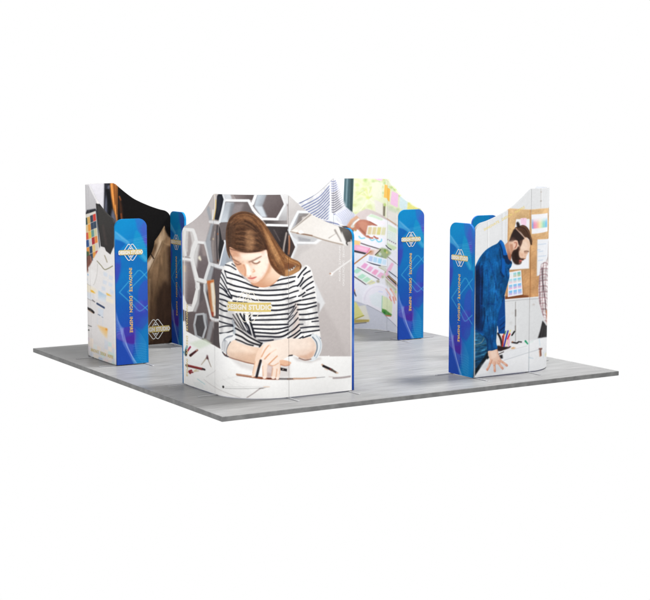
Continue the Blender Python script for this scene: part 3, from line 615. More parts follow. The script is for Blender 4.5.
['L',[1032,970,1032,970],10.5,10.5,(196,150,104),0.25,4.0,0,0],
['L',[615,2044,615,2044],11.5,11.5,(222,182,132),0.25,3.9,0,0],
['L',[617,1997,617,1997],7.0,7.0,(196,150,104),0.25,3.9,0,0],
['L',[851,1226,851,1226],13.0,13.0,(204,156,108),0.25,4.0,0,0],
['L',[572,2075,573,2075],11.0,11.0,(196,150,104),0.25,3.9,0,0],
['L',[855,1228,855,1228],12.5,12.5,(196,150,104),0.25,4.0,0,0],
['L',[475,1291,475,1291],9.0,9.0,(204,156,108),0.25,3.9,0,0],
['L',[421,1832,421,1832],12.5,12.5,(196,150,104),0.25,3.9,0,0],
['L',[773,1639,773,1639],11.9,11.9,(204,156,108),0.25,3.9,0,0],
['L',[898,2105,898,2105],6.9,6.9,(222,182,132),0.25,3.9,0,0],
['L',[600,1235,600,1235],9.0,9.0,(196,150,104),0.25,3.9,0,0],
['L',[625,1800,625,1800],7.4,7.4,(222,182,132),0.25,3.9,0,0],
['L',[826,1810,826,1810],7.0,7.0,(204,156,108),0.25,3.9,0,0],
['L',[758,2105,758,2105],6.8,6.8,(196,150,104),0.25,3.9,0,0],
['L',[970,1623,970,1623],8.4,8.4,(204,156,108),0.25,4.0,0,0],
['L',[436,1563,436,1563],7.3,7.3,(196,150,104),0.25,3.9,0,0],
['L',[626,2127,626,2127],10.2,10.2,(196,150,104),0.25,3.9,0,0],
['L',[856,2022,856,2022],10.0,10.0,(196,150,104),0.25,3.9,0,0],
['L',[797,1972,797,1972],11.5,11.5,(222,182,132),0.25,3.9,0,0],
['L',[914,1991,914,1991],8.7,8.7,(196,150,104),0.25,4.0,0,0],
['L',[717,1652,717,1652],9.4,9.4,(204,156,108),0.25,3.9,0,0],
['L',[1025,1530,1025,1530],13.2,13.2,(204,156,108),0.25,4.0,0,0],
['L',[420,2008,420,2008],11.9,11.9,(204,156,108),0.25,3.9,0,0],
['L',[466,1058,466,1058],6.7,6.7,(204,156,108),0.25,3.9,0,0],
['L',[578,1356,578,1356],8.8,8.8,(222,182,132),0.25,3.9,0,0],
['L',[557,1836,557,1836],7.8,7.8,(204,156,108),0.25,3.9,0,0],
['L',[749,1278,749,1278],11.7,11.7,(222,182,132),0.25,3.9,0,0],
['L',[644,1864,644,1864],12.9,12.9,(196,150,104),0.25,3.9,0,0],
['L',[795,1683,795,1683],7.5,7.5,(196,150,104),0.25,3.9,0,0],
['L',[727,2096,727,2096],7.6,7.6,(196,150,104),0.25,3.9,0,0],
['L',[881,1809,881,1809],12.6,12.6,(222,182,132),0.25,3.9,0,0],
['L',[727,1611,727,1611],10.0,10.0,(196,150,104),0.25,3.9,0,0],
['L',[929,1696,929,1696],6.7,6.7,(204,156,108),0.25,4.0,0,0],
['L',[792,1435,792,1435],11.9,11.9,(196,150,104),0.25,3.9,0,0],
['L',[617,2112,618,2111],8.5,8.5,(222,182,132),0.25,3.9,0,0],
['L',[739,1525,739,1525],11.1,11.1,(222,182,132),0.25,3.9,0,0],
['L',[1032,1174,1032,1174],12.9,12.9,(204,156,108),0.25,4.0,0,0],
['L',[759,2068,759,2068],7.5,7.5,(222,182,132),0.25,3.9,0,0],
['L',[657,1477,657,1477],11.0,11.0,(204,156,108),0.25,3.9,0,0],
['L',[552,1825,552,1825],6.7,6.7,(222,182,132),0.25,3.9,0,0],
['L',[799,1160,799,1160],12.8,12.8,(222,182,132),0.25,4.0,0,0],
['L',[627,1101,627,1101],8.3,8.3,(204,156,108),0.25,3.9,0,0],
['L',[565,2101,565,2101],7.0,7.0,(222,182,132),0.25,3.9,0,0],
['L',[1032,1326,1032,1326],12.3,12.3,(204,156,108),0.25,4.0,0,0],
['L',[791,1502,791,1502],9.7,9.7,(196,150,104),0.25,3.9,0,0],
['L',[1032,1835,1032,1835],13.2,13.2,(204,156,108),0.25,4.0,0,0],
['L',[703,1050,703,1050],11.0,11.0,(222,182,132),0.25,3.9,0,0],
['L',[540,1417,540,1417],12.4,12.4,(204,156,108),0.25,3.9,0,0],
['L',[792,1700,792,1700],7.3,7.3,(204,156,108),0.25,3.9,0,0],
['L',[1032,1326,1032,1326],13.3,13.3,(196,150,104),0.25,4.0,0,0],
['L',[1025,1885,1025,1885],8.7,8.7,(222,182,132),0.25,4.0,0,0],
['L',[915,2037,915,2037],12.8,12.8,(196,150,104),0.25,3.9,0,0],
['L',[809,1268,810,1268],8.1,8.1,(196,150,104),0.25,4.0,0,0],
['L',[773,1431,773,1431],10.8,10.8,(204,156,108),0.25,3.9,0,0],
['L',[864,1658,864,1658],9.4,9.4,(204,156,108),0.25,4.0,0,0],
['L',[781,1861,781,1861],9.3,9.3,(196,150,104),0.25,3.9,0,0],
['L',[797,1043,798,1043],7.8,7.8,(196,150,104),0.25,4.0,0,0],
['L',[516,1817,516,1817],10.1,10.1,(204,156,108),0.25,3.9,0,0],
['L',[536,1933,536,1933],10.3,10.3,(204,156,108),0.25,3.9,0,0],
['L',[912,1751,913,1751],7.1,7.1,(222,182,132),0.25,4.0,0,0],
['L',[512,1568,512,1568],7.0,7.0,(196,150,104),0.25,3.9,0,0],
['L',[1025,1379,1025,1379],12.9,12.9,(196,150,104),0.25,4.0,0,0],
['L',[1018,1428,1018,1428],12.0,12.0,(196,150,104),0.25,4.0,0,0],
['L',[429,1402,429,1402],7.2,7.2,(222,182,132),0.25,3.9,0,0],
['L',[523,1459,523,1459],7.2,7.2,(222,182,132),0.25,3.9,0,0],
['L',[880,1202,881,1202],12.0,12.0,(204,156,108),0.25,4.0,0,0],
['L',[1032,1479,1032,1479],10.6,10.6,(196,150,104),0.25,4.0,0,0],
['L',[663,1228,663,1228],7.8,7.8,(222,182,132),0.25,3.9,0,0],
['L',[662,1628,662,1628],10.9,10.9,(204,156,108),0.25,3.9,0,0],
['L',[890,1849,890,1849],12.8,12.8,(222,182,132),0.25,3.9,0,0],
['L',[656,2009,656,2009],10.4,10.4,(222,182,132),0.25,3.9,0,0],
['L',[500,2142,500,2142],8.9,8.9,(222,182,132),0.25,3.9,0,0],
['L',[1032,2038,1032,2038],11.7,11.7,(204,156,108),0.25,4.0,0,0],
['L',[844,2113,844,2113],11.8,11.8,(222,182,132),0.25,3.9,0,0],
['L',[876,1907,877,1907],8.8,8.8,(196,150,104),0.25,3.9,0,0],
['L',[609,1585,609,1585],11.0,11.0,(196,150,104),0.25,3.9,0,0],
['L',[771,1803,771,1803],8.7,8.7,(196,150,104),0.25,3.9,0,0],
['L',[740,2081,740,2081],9.2,9.2,(196,150,104),0.25,3.9,0,0],
['L',[601,1338,601,1338],7.5,7.5,(196,150,104),0.25,3.9,0,0],
['L',[762,1651,762,1651],7.7,7.7,(222,182,132),0.25,3.9,0,0],
['L',[1031,1834,1031,1834],9.7,9.7,(196,150,104),0.25,4.0,0,0],
['L',[927,2118,927,2118],11.6,11.6,(222,182,132),0.25,3.9,0,0],
['L',[928,2100,928,2100],10.3,10.3,(222,182,132),0.25,3.9,0,0],
['L',[1011,2032,1011,2032],13.1,13.1,(196,150,104),0.25,4.0,0,0],
['L',[1025,1631,1025,1631],9.8,9.8,(196,150,104),0.25,4.0,0,0],
['L',[1032,1428,1032,1428],12.3,12.3,(222,182,132),0.25,4.0,0,0],
['L',[735,2078,735,2078],9.0,9.0,(204,156,108),0.25,3.9,0,0],
['L',[703,1474,703,1474],12.4,12.4,(204,156,108),0.25,3.9,0,0],
['L',[798,1473,798,1473],8.0,8.0,(222,182,132),0.25,3.9,0,0],
['L',[898,1658,898,1658],12.4,12.4,(222,182,132),0.25,4.0,0,0],
['L',[1032,1682,1032,1682],13.4,13.4,(196,150,104),0.25,4.0,0,0],
['L',[1032,1936,1032,1936],11.9,11.9,(222,182,132),0.25,4.0,0,0],
['L',[963,2033,963,2033],9.1,9.1,(222,182,132),0.25,4.0,0,0],
['L',[689,1837,689,1837],9.6,9.6,(222,182,132),0.25,3.9,0,0],
['L',[429,1445,429,1445],11.5,11.5,(222,182,132),0.25,3.9,0,0],
['L',[477,1382,477,1382],6.7,6.7,(222,182,132),0.25,3.9,0,0],
['L',[1032,1886,1032,1886],6.8,6.8,(222,182,132),0.25,4.0,0,0],
['L',[1032,1428,1032,1428],7.6,7.6,(196,150,104),0.25,4.0,0,0],
['L',[471,1742,471,1742],10.5,10.5,(196,150,104),0.25,3.9,0,0],
['L',[540,1667,541,1667],8.2,8.2,(204,156,108),0.25,3.9,0,0],
['L',[667,1272,667,1272],7.5,7.5,(204,156,108),0.25,3.9,0,0],
['L',[1032,1072,1032,1072],10.5,10.5,(222,182,132),0.25,4.0,0,0],
['L',[497,1430,498,1430],8.9,8.9,(222,182,132),0.25,3.9,0,0],
['L',[1032,1479,1032,1479],9.7,9.7,(196,150,104),0.25,4.0,0,0],
['L',[1032,1936,1032,1936],6.8,6.8,(196,150,104),0.25,4.0,0,0],
['L',[860,1979,860,1979],9.7,9.7,(204,156,108),0.25,3.9,0,0],
['L',[452,2130,452,2130],7.8,7.8,(196,150,104),0.25,3.9,0,0],
['L',[741,1452,741,1452],11.7,11.7,(196,150,104),0.25,3.9,0,0],
['L',[928,1853,929,1853],11.2,11.2,(222,182,132),0.25,4.0,0,0],
['L',[909,1492,910,1492],9.5,9.5,(196,150,104),0.25,4.0,0,0],
['L',[826,1086,826,1086],9.1,9.1,(204,156,108),0.25,4.0,0,0],
['L',[601,1491,601,1491],10.4,10.4,(222,182,132),0.25,3.9,0,0],
['L',[427,2166,707,2141,828,2146,1032,2140],9.0,9.0,(226,190,146),1,3.9,1,-1],
['L',[425,2164,422,1762],9.0,9.0,(190,140,92),1,3.9,1,-1],
['L',[710,2138,730,1000],9.1,9.1,(180,126,80),0.8,3.9,1,-1],
['P',[394,1033,632,1034,707,1020,708,997,401,988],(128,78,48),1,7,0,-1],
['L',[400,987,700,989,849,981,1032,919],16.9,16.9,(226,227,229),1,3.3,1,-1],
['L',[400,970,700,974,849,965],9.1,9.1,(176,176,177),1,3.9,1,-1],
['P',[526,2026,709,2023,712,1374,587,1377,449,1372,488,1759],(233,233,237),1,0,0,-1],
['L',[706,2022,709,1377],7.8,7.8,(196,170,140),1,3.9,1,-1],
['L',[454,1372,709,1372],7.8,7.8,(176,150,120),1,3.9,1,-1],
['P',[584,2037,664,2036,660,1943,631,1934,588,1964],(238,204,222),1,0,0,-1],
['L',[621,2026,621,2026],12.9,12.9,(220,170,190),1,3.9,0,-1],
['P',[726,2078,947,2082,957,1841,733,1825],(236,236,239),1,0,0,-1],
['C',1,[732,2060,936,2062,942,1893,734,1890],0],
['P',[723,2015,750,2015,751,1892,725,1891],(96,156,220),0.92,9,0,1],
['P',[744,2017,772,2017,774,1894,745,1893],(232,140,172),0.92,9,0,1],
['P',[766,2019,796,2019,798,1895,767,1895],(238,160,168),0.92,9,0,1],
['P',[785,2021,817,2020,819,1896,787,1896],(240,190,160),0.92,9,0,1],
['P',[805,2022,841,2021,843,1896,807,1897],(240,226,178),0.92,9,0,1],
['P',[827,2023,867,2021,869,1896,829,1898],(196,224,186),0.92,9,0,1],
['P',[852,2024,898,2022,901,1896,854,1898],(146,208,196),0.92,9,0,1],
['P',[890,2025,955,2020,961,1893,893,1898],(126,190,224),0.92,9,0,1],
['P',[730,2075,941,2080,944,1990,731,1982],(236,236,239),0.85,29,0,1],
['P',[789,1750,1032,1733,1032,1733,1032,1326,789,1267],(229,231,235),1,0,0,-1],
['L',[788,1750,790,1270],6.5,6.5,(190,160,130),1,3.9,1,-1],
['L',[803,1682,920,1680],7.9,7.9,(184,200,220),1,5.2,1,-1],
['L',[805,1586,866,1590],7.9,7.9,(184,200,220),1,5.2,1,-1],
['L',[806,1526,925,1521],7.9,7.9,(184,200,220),1,5.3,1,-1],
['L',[807,1470,869,1473],7.9,7.9,(184,200,220),1,5.3,1,-1],
['L',[793,1611,824,1610],6.6,6.6,(170,190,216),1,3.9,1,-1],
['P',[434,1342,605,1360,632,1039,431,1020],(233,235,240),1,0,0,-1],
['L',[608,1357,633,1036],7.8,7.8,(160,112,70),1,3.9,1,-1],
['L',[433,1015,632,1034],10.4,10.4,(120,70,44),1,5.2,1,-1],
['P',[444,1327,485,1332,486,1272,444,1268],(214,232,236),1,3,0,-1,[444,1327,444,1268],(236,226,226)],
['P',[497,1333,539,1337,542,1278,499,1273],(150,206,214),1,3,0,-1,[497,1333,499,1273],(206,200,176)],
['P',[551,1338,593,1343,597,1283,554,1279],(120,190,180),1,3,0,-1,[551,1338,554,1279],(190,196,160)],
['P',[444,1252,487,1256,488,1196,443,1192],(168,214,224),1,3,0,-1,[444,1252,443,1192],(236,200,206)],
['P',[499,1257,543,1262,545,1202,501,1198],(140,206,224),1,3,0,-1,[499,1257,501,1198],(232,206,206)],
['P',[555,1263,599,1267,603,1208,558,1204],(130,200,220),1,3,0,-1,[555,1263,558,1204],(226,214,208)],
['P',[443,1176,488,1180,489,1121,443,1116],(130,196,230),1,3,0,-1,[443,1176,443,1116],(232,176,206)],
['P',[501,1182,546,1186,549,1127,503,1122],(120,190,232),1,3,0,-1,[501,1182,503,1122],(230,176,206)],
['P',[559,1187,604,1192,609,1132,562,1128],(120,186,232),1,3,0,-1,[559,1187,562,1128],(228,184,214)],
['P',[443,1100,489,1105,490,1045,443,1040],(120,190,234),1,3,0,-1,[443,1100,443,1040],(210,180,224)],
['P',[503,1106,550,1111,552,1051,504,1046],(130,190,234),1,3,0,-1,[503,1106,504,1046],(196,186,226)],
['P',[563,1112,610,1116,614,1057,566,1052],(140,190,234),1,3,0,-1,[563,1112,566,1052],(196,190,228)],
['P',[5,8,169,269,339,312,496,375,602,405,844,444,1004,477,1032,513,1018,-250,10,-410],(235,236,238),1,0,0,-1],
['P',[182,328,311,393,535,430,709,432,710,381,339,299],(236,236,237),1,5,0,-1],
['L',[536,390,709,410,845,439,1032,411],7.9,7.9,(214,216,219),1,5.3,1,-1],
['P',[370,293,497,317,670,340,711,323,685,270,472,225,393,202],(229,231,234),1,5,0,-1],
['L',[393,198,498,220,698,263,847,294],9.2,9.2,(196,200,205),1,3.9,1,-1],
['L',[378,300,550,333,697,358],7.9,7.9,(208,208,210),1,3.9,1,-1],
['P',[30,31,237,74,501,25,635,31,716,8,718,-98,6,-70],(226,228,231),1,10,0,-1],
['L',[30,5,238,6,449,11,635,12,778,11],7.8,7.8,(172,174,178),1,3.9,1,-1],
['L',[720,407,728,7],6.6,6.6,(206,214,220),1,4.0,1,-1],
['L',[726,202,765,182],9.3,9.3,(190,206,216),1,5.3,1,-1],
['L',[834,428,846,342],10.7,10.7,(206,222,232),1,5.3,1,-1],
['L',[909,237,907,156],10.8,10.8,(206,220,230),1,6.7,1,-1],
['P',[828,306,885,296,879,276,834,283],(104,66,58),1,4,0,-1],
['P',[842,284,865,279,874,192,846,192],(126,82,68),1,4,0,-1],
['L',[838,266,848,192],10.7,10.7,(206,160,136),1,4.0,1,-1],
['P',[933,212,1025,208,1032,157,935,168],(232,226,200),1,7,0,-1],
['L',[946,174,1018,258],5.4,5.4,(220,222,226),1,4.0,1,-1],
['L',[494,518,525,562],21.0,21.0,(46,44,44),1,2.6,1,-1],
['L',[498,423,559,409,575,415],21.0,21.0,(50,46,46),1,3.9,1,-1],
['L',[581,423,621,416],17.1,17.1,(56,54,56),1,4.0,1,-1],
['L',[501,430,501,430],15.8,15.8,(190,120,80),1,5.3,0,-1],
['L',[674,424,705,384],23.8,15.9,(40,150,104),1,4.0,1,-1],
['L',[723,393,762,409],9.3,9.3,(216,232,226),1,5.3,1,-1],
['P',[298,400,377,392,488,371,457,348,352,319,299,329],(52,38,38),1,4,0,-1],
['P',[478,346,510,361,550,346,523,336,481,337],(206,160,112),1,4,0,-1],
['P',[307,310,483,350,476,317,339,273],(228,228,230),1,4,0,-1],
['L',[313,283,386,310],10.5,10.5,(60,50,50),1,3.9,1,-1],
['P',[326,269,371,275,379,224,348,222],(44,42,44),1,5,0,-1],
['P',[309,563,467,549,456,366,337,391],(222,214,212),1,5,0,-1],
['L',[309,558,344,482,361,394],26.1,26.1,(50,44,44),1,3.9,1,-1],
['L',[393,574,381,491,369,388],19.6,19.6,(196,76,52),1,3.3,1,-1],
['L',[370,519,377,392],14.4,14.4,(150,40,40),1,3.9,1,-1],
['L',[440,578,415,488,393,385],19.6,19.6,(58,60,160),1,3.3,1,-1],
['L',[464,536,436,473,421,409],19.7,19.7,(214,54,76),1,3.3,1,-1],
['L',[472,583,449,537],13.1,13.1,(232,212,110),1,3.9,1,-1],
['L',[431,460,411,384],17.0,17.0,(240,222,180),1,3.9,1,-1],
['L',[460,471,451,380],15.7,15.7,(240,170,196),1,3.9,1,-1],
['L',[411,580,401,542],11.8,11.8,(60,140,90),1,3.9,1,-1],
['P',[840,1422,905,1445,1025,1532,1032,1530,1032,1479,1032,614,1011,574,929,635,861,782,818,936,812,1108,822,1292],(224,218,217),1,0,0,-1],
['C',2,[840,1422,905,1445,1025,1532,1032,1530,1032,1479,1032,614,1011,574,929,635,861,782,818,936,812,1108,822,1292],0],
['L',[803,1420,905,1431,1032,1377],14.5,14.5,(128,84,90),0.55,7.9,1,2],
['L',[804,1346,908,1354,1032,1326],14.5,14.5,(128,84,90),0.55,7.9,1,2],
['L',[805,1272,910,1277,1032,1225],14.5,14.5,(128,84,90),0.55,7.9,1,2],
['L',[806,1198,912,1199,1025,1174],14.5,14.5,(128,84,90),0.55,7.9,1,2],
['L',[807,1124,914,1122,1032,1072],14.5,14.5,(128,84,90),0.55,7.9,1,2],
['L',[808,1050,916,1044,1025,1021],14.5,14.5,(128,84,90),0.55,7.9,1,2],
['L',[810,975,919,966,1032,919],14.5,14.5,(128,84,90),0.55,7.9,1,2],
['L',[811,901,921,888,1032,818],14.6,14.6,(128,84,90),0.55,7.9,1,2],
['L',[812,827,923,810,1032,767],14.6,14.6,(128,84,90),0.55,8.0,1,2],
['L',[813,752,926,732,1032,665],14.6,14.6,(128,84,90),0.55,8.0,1,2],
['L',[814,678,928,654,1032,614],14.6,14.6,(128,84,90),0.55,8.0,1,2],
['L',[803,1383,906,1394,1032,1377],7.9,7.9,(186,150,156),0.6,6.6,1,2],
['L',[804,1309,909,1317,1032,1275],7.9,7.9,(186,150,156),0.6,6.6,1,2],
['L',[806,1235,911,1239,1025,1225],7.9,7.9,(186,150,156),0.6,6.6,1,2],
['L',[807,1161,913,1162,1032,1123],7.9,7.9,(186,150,156),0.6,6.6,1,2],
['L',[808,1087,915,1084,1032,1021],7.9,7.9,(186,150,156),0.6,6.6,1,2],
['L',[809,1012,917,1007,1032,970],7.9,7.9,(186,150,156),0.6,6.6,1,2],
['L',[810,938,920,929,1032,869],7.9,7.9,(186,150,156),0.6,6.6,1,2],
['L',[811,864,922,851,1032,818],7.9,7.9,(186,150,156),0.6,6.6,1,2],
['L',[812,789,925,773,1032,716],8.0,8.0,(186,150,156),0.6,6.6,1,2],
['L',[814,715,927,695,1025,665],8.0,8.0,(186,150,156),0.6,6.6,1,2],
['L',[815,640,930,616,1032,564],8.0,8.0,(186,150,156),0.6,6.6,1,2],
['L',[841,1474,827,1146,850,611],13.2,13.2,(124,84,90),0.5,7.9,1,2],
['L',[884,1469,866,1140,896,602],13.2,13.2,(124,84,90),0.5,7.9,1,2],
['L',[945,1460,918,1132,967,586],13.3,13.3,(124,84,90),0.5,8.0,1,2],
['L',[1032,1428,1032,1111,1032,564],13.4,13.4,(124,84,90),0.5,8.0,1,2],
['L',[1032,1428,1025,1123,1032,564],13.4,13.4,(124,84,90),0.5,8.0,1,2],
['L',[856,1367,876,1152,920,931,952,764],21.1,21.1,(96,76,82),0.8,9.2,1,2],
['L',[825,1265,835,946,886,724],15.8,15.8,(120,84,92),0.5,10.6,1,2],
['P',[978,1428,997,1694,1025,1733,1032,1733,1032,1377,1025,1377],(160,136,128),1,9,0,-1],
['L',[1032,1633,1031,1394],12.0,12.0,(120,98,92),1,6.7,1,-1],
['P',[934,800,1009,766,1032,665,1025,564,1004,566,989,676],(208,150,116),1,4,0,-1],
['P',[877,665,960,583,1018,564,1032,564,1032,462,1032,411,912,435,816,442,843,533],(46,43,44),1,4,0,-1],
['L',[889,590,859,449],10.7,10.7,(70,66,66),1,8.0,1,-1],
['N',2,0.07,18.2,26.0,59,0],
['P',[-82,830,112,672,187,509,194,340,164,264,4,39,-72,-9],(40,92,126),1,0,0,-1,[36,575,81,52],(22,62,94)],
['C',3,[-82,830,112,672,187,509,194,340,164,264,4,39,-72,-9],0],
['L',[25,421,103,427,167,446],14.2,14.2,(74,134,160),0.7,7.8,1,3],
['L',[26,350,104,354,181,380],14.2,14.2,(74,134,160),0.7,7.8,1,3],
['L',[27,284,104,296,169,324],14.3,14.3,(74,134,160),0.7,7.8,1,3],
['L',[12,500,76,476],14.2,14.2,(74,134,160),0.7,7.8,1,3],
['L',[26,387,103,388,167,412],11.6,11.6,(10,44,66),0.6,7.8,1,3],
['L',[14,319,91,324,168,355],11.7,11.7,(10,44,66),0.6,7.8,1,3],
['L',[15,228,105,257],11.7,11.7,(10,44,66),0.6,7.8,1,3],
['L',[-1,442,51,442,102,466,127,515],7.8,7.8,(150,150,130),0.7,5.2,1,-1],
['N',3,0.12,33.8,7.8,54,0],
['N',3,0.05,5.2,5.2,55,0],
['L',[10,616,75,577,127,541],12.9,12.9,(20,56,84),0.7,10.3,1,3],
['P',[-72,-9,10,26,177,258,199,352,174,336,151,292,9,99,-73,69],(24,34,42),1,5,0,-1],
['P',[179,289,201,255,175,229,157,252],(30,34,40),1,5,0,-1],
['P',[254,763,291,916,368,1014,391,1039,396,908,404,699,398,547,317,555,302,655,255,685],(16,74,138),1,0,0,-1],
['L',[334,652,391,700],10.4,10.4,(10,44,90),1,5.2,1,-1],
['L',[327,731,392,778],10.4,10.4,(24,94,164),1,5.2,1,-1],
['L',[329,588,392,634],11.7,11.7,(10,40,84),1,6.5,1,-1],
['P',[-85,1125,-49,1301,20,1483,68,1570,138,1648,215,1695,279,1723,315,1760,333,1761,363,1732,390,1661,412,1574,447,1513,479,1469,470,1415,444,1373,448,1282,423,1179,398,1090,376,1001,330,874,301,733,295,591,287,448,304,360,246,342,181,336,162,434,145,508,88,563,23,607,-80,663],(18,88,142),1,0,1,-1],
['C',4,[-85,1125,-49,1301,20,1483,68,1570,138,1648,215,1695,279,1723,315,1760,333,1761,363,1732,390,1661,412,1574,447,1513,479,1469,470,1415,444,1373,448,1282,423,1179,398,1090,376,1001,330,874,301,733,295,591,287,448,304,360,246,342,181,336,162,434,145,508,88,563,23,607,-80,663],1],
['P',[-88,1406,13,1476,90,1420,106,1137,105,853,114,568,-80,689],(17,48,94),0.95,23,0,4],
['P',[-24,1338,39,1423,72,1242,67,624,-17,735],(14,34,66),0.8,19,0,4],
['P',[139,1622,267,1693,320,1638,335,1457,272,1358,166,1493],(20,100,162),0.8,38,0,4],
['P',[181,1312,259,1320,301,1097,277,943,224,999],(34,118,178),0.75,32,0,4],
['P',[161,901,252,919,281,709,256,607,177,666],(30,108,168),0.65,28,0,4],
['P',[179,536,257,555,285,396,207,351],(24,104,176),0.6,21,0,4],
['B',[95,1548,111,1265,109,931,140,566,168,355],[294,1640,363,1352,316,992,299,708,293,369],46,7.0,[(12,62,112),(28,108,166),(16,78,132),(38,120,178),(12,54,98)],0.28,4,21,15.3],
['B',[38,1475,16,1220,21,757],[127,1572,105,1265,112,672],12,7.7,[(10,30,62),(24,64,116),(14,44,88)],0.5,4,22,12.8],
['L',[313,1652,341,1482,337,1328,372,1292],11.6,11.6,(10,40,84),0.62,9.0,1,4],
['L',[90,1446,97,1266,91,958],17.9,17.9,(10,28,58),0.62,9.0,1,4],
['L',[192,1491,246,1308,288,1124],11.6,11.6,(12,58,118),0.62,9.0,1,4],
['L',[154,1416,184,1131,174,925],10.3,10.3,(12,58,116),0.62,9.0,1,4],
['L',[262,1113,295,994],11.6,11.6,(10,52,108),0.62,9.1,1,4],
['L',[122,904,132,774,100,621],18.1,18.1,(10,32,66),0.62,9.0,1,4],
['L',[162,797,191,613,179,484],11.6,11.6,(10,48,100),0.62,9.1,1,4],
['L',[228,740,256,581,232,427],10.4,10.4,(10,52,108),0.62,9.1,1,4],
['L',[318,810,361,963,385,1065],11.7,11.7,(8,30,64),0.62,9.1,1,4],
['L',[168,947,212,951,259,937],16.8,16.8,(10,62,122),0.62,9.0,1,4],
['L',[127,541,167,485,176,354],15.6,15.6,(10,34,70),0.62,9.1,1,4],
['L',[210,507,233,375],10.4,10.4,(10,50,104),0.62,9.1,1,4],
['L',[331,1354,377,1294],15.5,15.5,(8,30,66),0.62,9.0,1,4],
['L',[383,1428,422,1270],14.2,14.2,(10,44,92),0.62,9.1,1,4],
['L',[351,1275,327,1095],10.4,10.4,(12,64,128),0.62,9.1,1,4],
['L',[181,346,304,363],9.1,9.1,(12,54,108),0.62,9.1,1,4],
['L',[365,1559,400,1479,440,1451],18.1,18.1,(14,30,52),0.62,9.0,1,4],
['L',[440,1477,474,1462],20.7,20.7,(24,30,42),0.62,9.1,1,4],
['L',[428,1400,452,1346,438,1269],13.0,13.0,(14,46,90),0.62,9.1,1,4],
['L',[234,1257,267,1099],12.9,12.9,(52,142,210),0.45,10.3,1,4],
['L',[208,871,228,714],12.9,12.9,(52,142,210),0.45,10.4,1,4],
['L',[283,1486,311,1355],12.9,12.9,(52,142,210),0.45,10.3,1,4],
['L',[339,1198,315,1044],13.0,13.0,(52,142,210),0.45,10.4,1,4],
['L',[157,849,150,720],12.9,12.9,(52,142,210),0.45,10.3,1,4],
['N',4,0.03,13.0,52.0,51,1],
['N',4,0.035,4.5,4.5,52,0],
['N',4,0.09,33.8,65.0,53,0],
['P',[313,1767,336,1764,368,1721,404,1608,420,1566,365,1566,348,1637,318,1716],(20,98,176),1,3,0,-1],
['L',[318,1716,348,1637,362,1566,417,1563],10.3,10.3,(8,36,76),1,4.5,1,-1],
['L',[344,1740,385,1648],9.0,9.0,(40,128,204),1,6.4,1,-1],
['P',[360,1559,423,1561,477,1467,427,1444,387,1493],(16,46,84),0.9,6,0,-1],
['P',[347,1534,381,1519,394,1402,377,1299,350,1353],(18,96,172),1,6,0,-1],
['P',[381,1700,443,1761,514,1758,517,1602,470,1553,461,1483,431,1521,403,1634],(196,150,126),1,0,0,-1,[410,1685,466,1501],(160,104,80)],
['P',[436,1741,474,1785,553,1808,646,1790,692,1754,712,1709,718,1670,705,1626,695,1587,669,1534,659,1503,632,1497,612,1472,585,1455,519,1459,478,1552,445,1632],(228,195,172),1,0,1,-1],
['C',5,[436,1741,474,1785,553,1808,646,1790,692,1754,712,1709,718,1670,705,1626,695,1587,669,1534,659,1503,632,1497,612,1472,585,1455,519,1459,478,1552,445,1632],1],
['P',[568,1677,634,1739,688,1710,676,1620,596,1611],(236,208,188),0.9,18,0,5],
['P',[436,1723,489,1707,504,1577,451,1580],(182,132,108),0.8,13,0,5],
['P',[575,1599,642,1575,624,1518,579,1547],(222,182,158),1,10,0,5],
['N',5,0.012,13.0,13.0,58,0],
['P',[438,1743,461,1820,494,1893,528,1920,579,1858,647,1772,615,1753,605,1709,582,1664,555,1712,528,1754,475,1762],(54,42,40),1,5,0,-1],
['P',[436,1736,469,1799,527,1775,509,1750,472,1739],(96,72,64),0.8,13,0,-1],
['P',[575,1747,612,1753,603,1694,582,1651],(110,82,70),0.8,12,0,-1],
['P',[512,1910,541,1930,577,1941,620,1947,663,1927,698,1882,715,1831,730,1779,738,1728,733,1690,723,1688,706,1743,676,1779,644,1788,584,1858],(84,60,46),1,0,1,-1],
['C',6,[512,1910,541,1930,577,1941,620,1947,663,1927,698,1882,715,1831,730,1779,738,1728,733,1690,723,1688,706,1743,676,1779,644,1788,584,1858],1],
['B',[525,1912,592,1858,654,1785,714,1709],[564,1937,657,1925,712,1826,734,1708],20,6.5,[(52,38,32),(120,88,66),(90,64,48),(140,104,78),(66,46,36)],0.6,6,31,6.5],
['P',[527,1982,550,1994,569,1970,580,1928,554,1916,535,1935],(38,32,32),1,4,0,-1],
['L',[545,1981,559,1937],7.8,7.8,(76,60,54),1,3.9,1,-1],
['L',[523,1907,582,1845,647,1775],10.3,10.3,(206,170,150),0.9,3.2,1,-1],
['P',[638,1783,660,1785,668,1750,650,1738],(226,192,170),1,6,0,-1],
['L',[719,1748,729,1690],15.6,15.6,(60,42,36),1,5.2,1,-1],
['P',[488,1725,514,1753,549,1743,555,1696,537,1650,508,1639,492,1673],(226,184,162),1,0,1,-1],
['L',[510,1724,536,1718,531,1677,513,1654],10.4,10.4,(160,96,78),1,4.5,1,-1],
['L',[502,1712,505,1660],6.5,6.5,(238,206,188),1,3.9,1,-1],
['P',[470,1568,498,1624,537,1640,558,1670,577,1651,567,1599,573,1547,595,1517,640,1509,630,1489,603,1491,579,1500,606,1470,593,1442,554,1434,511,1452,479,1506],(60,42,36),1,5,1,-1],
['P',[555,1665,582,1677,585,1624,570,1599],(110,80,66),0.8,10,0,-1],
['P',[504,1603,556,1600,553,1496,513,1498],(44,31,28),0.8,13,0,-1],
['P',[569,1490,590,1494,614,1485,593,1470,577,1474],(206,98,98),1,4,0,-1],
['P',[572,1469,598,1465,599,1449,572,1448],(172,124,104),1,7,0,-1],
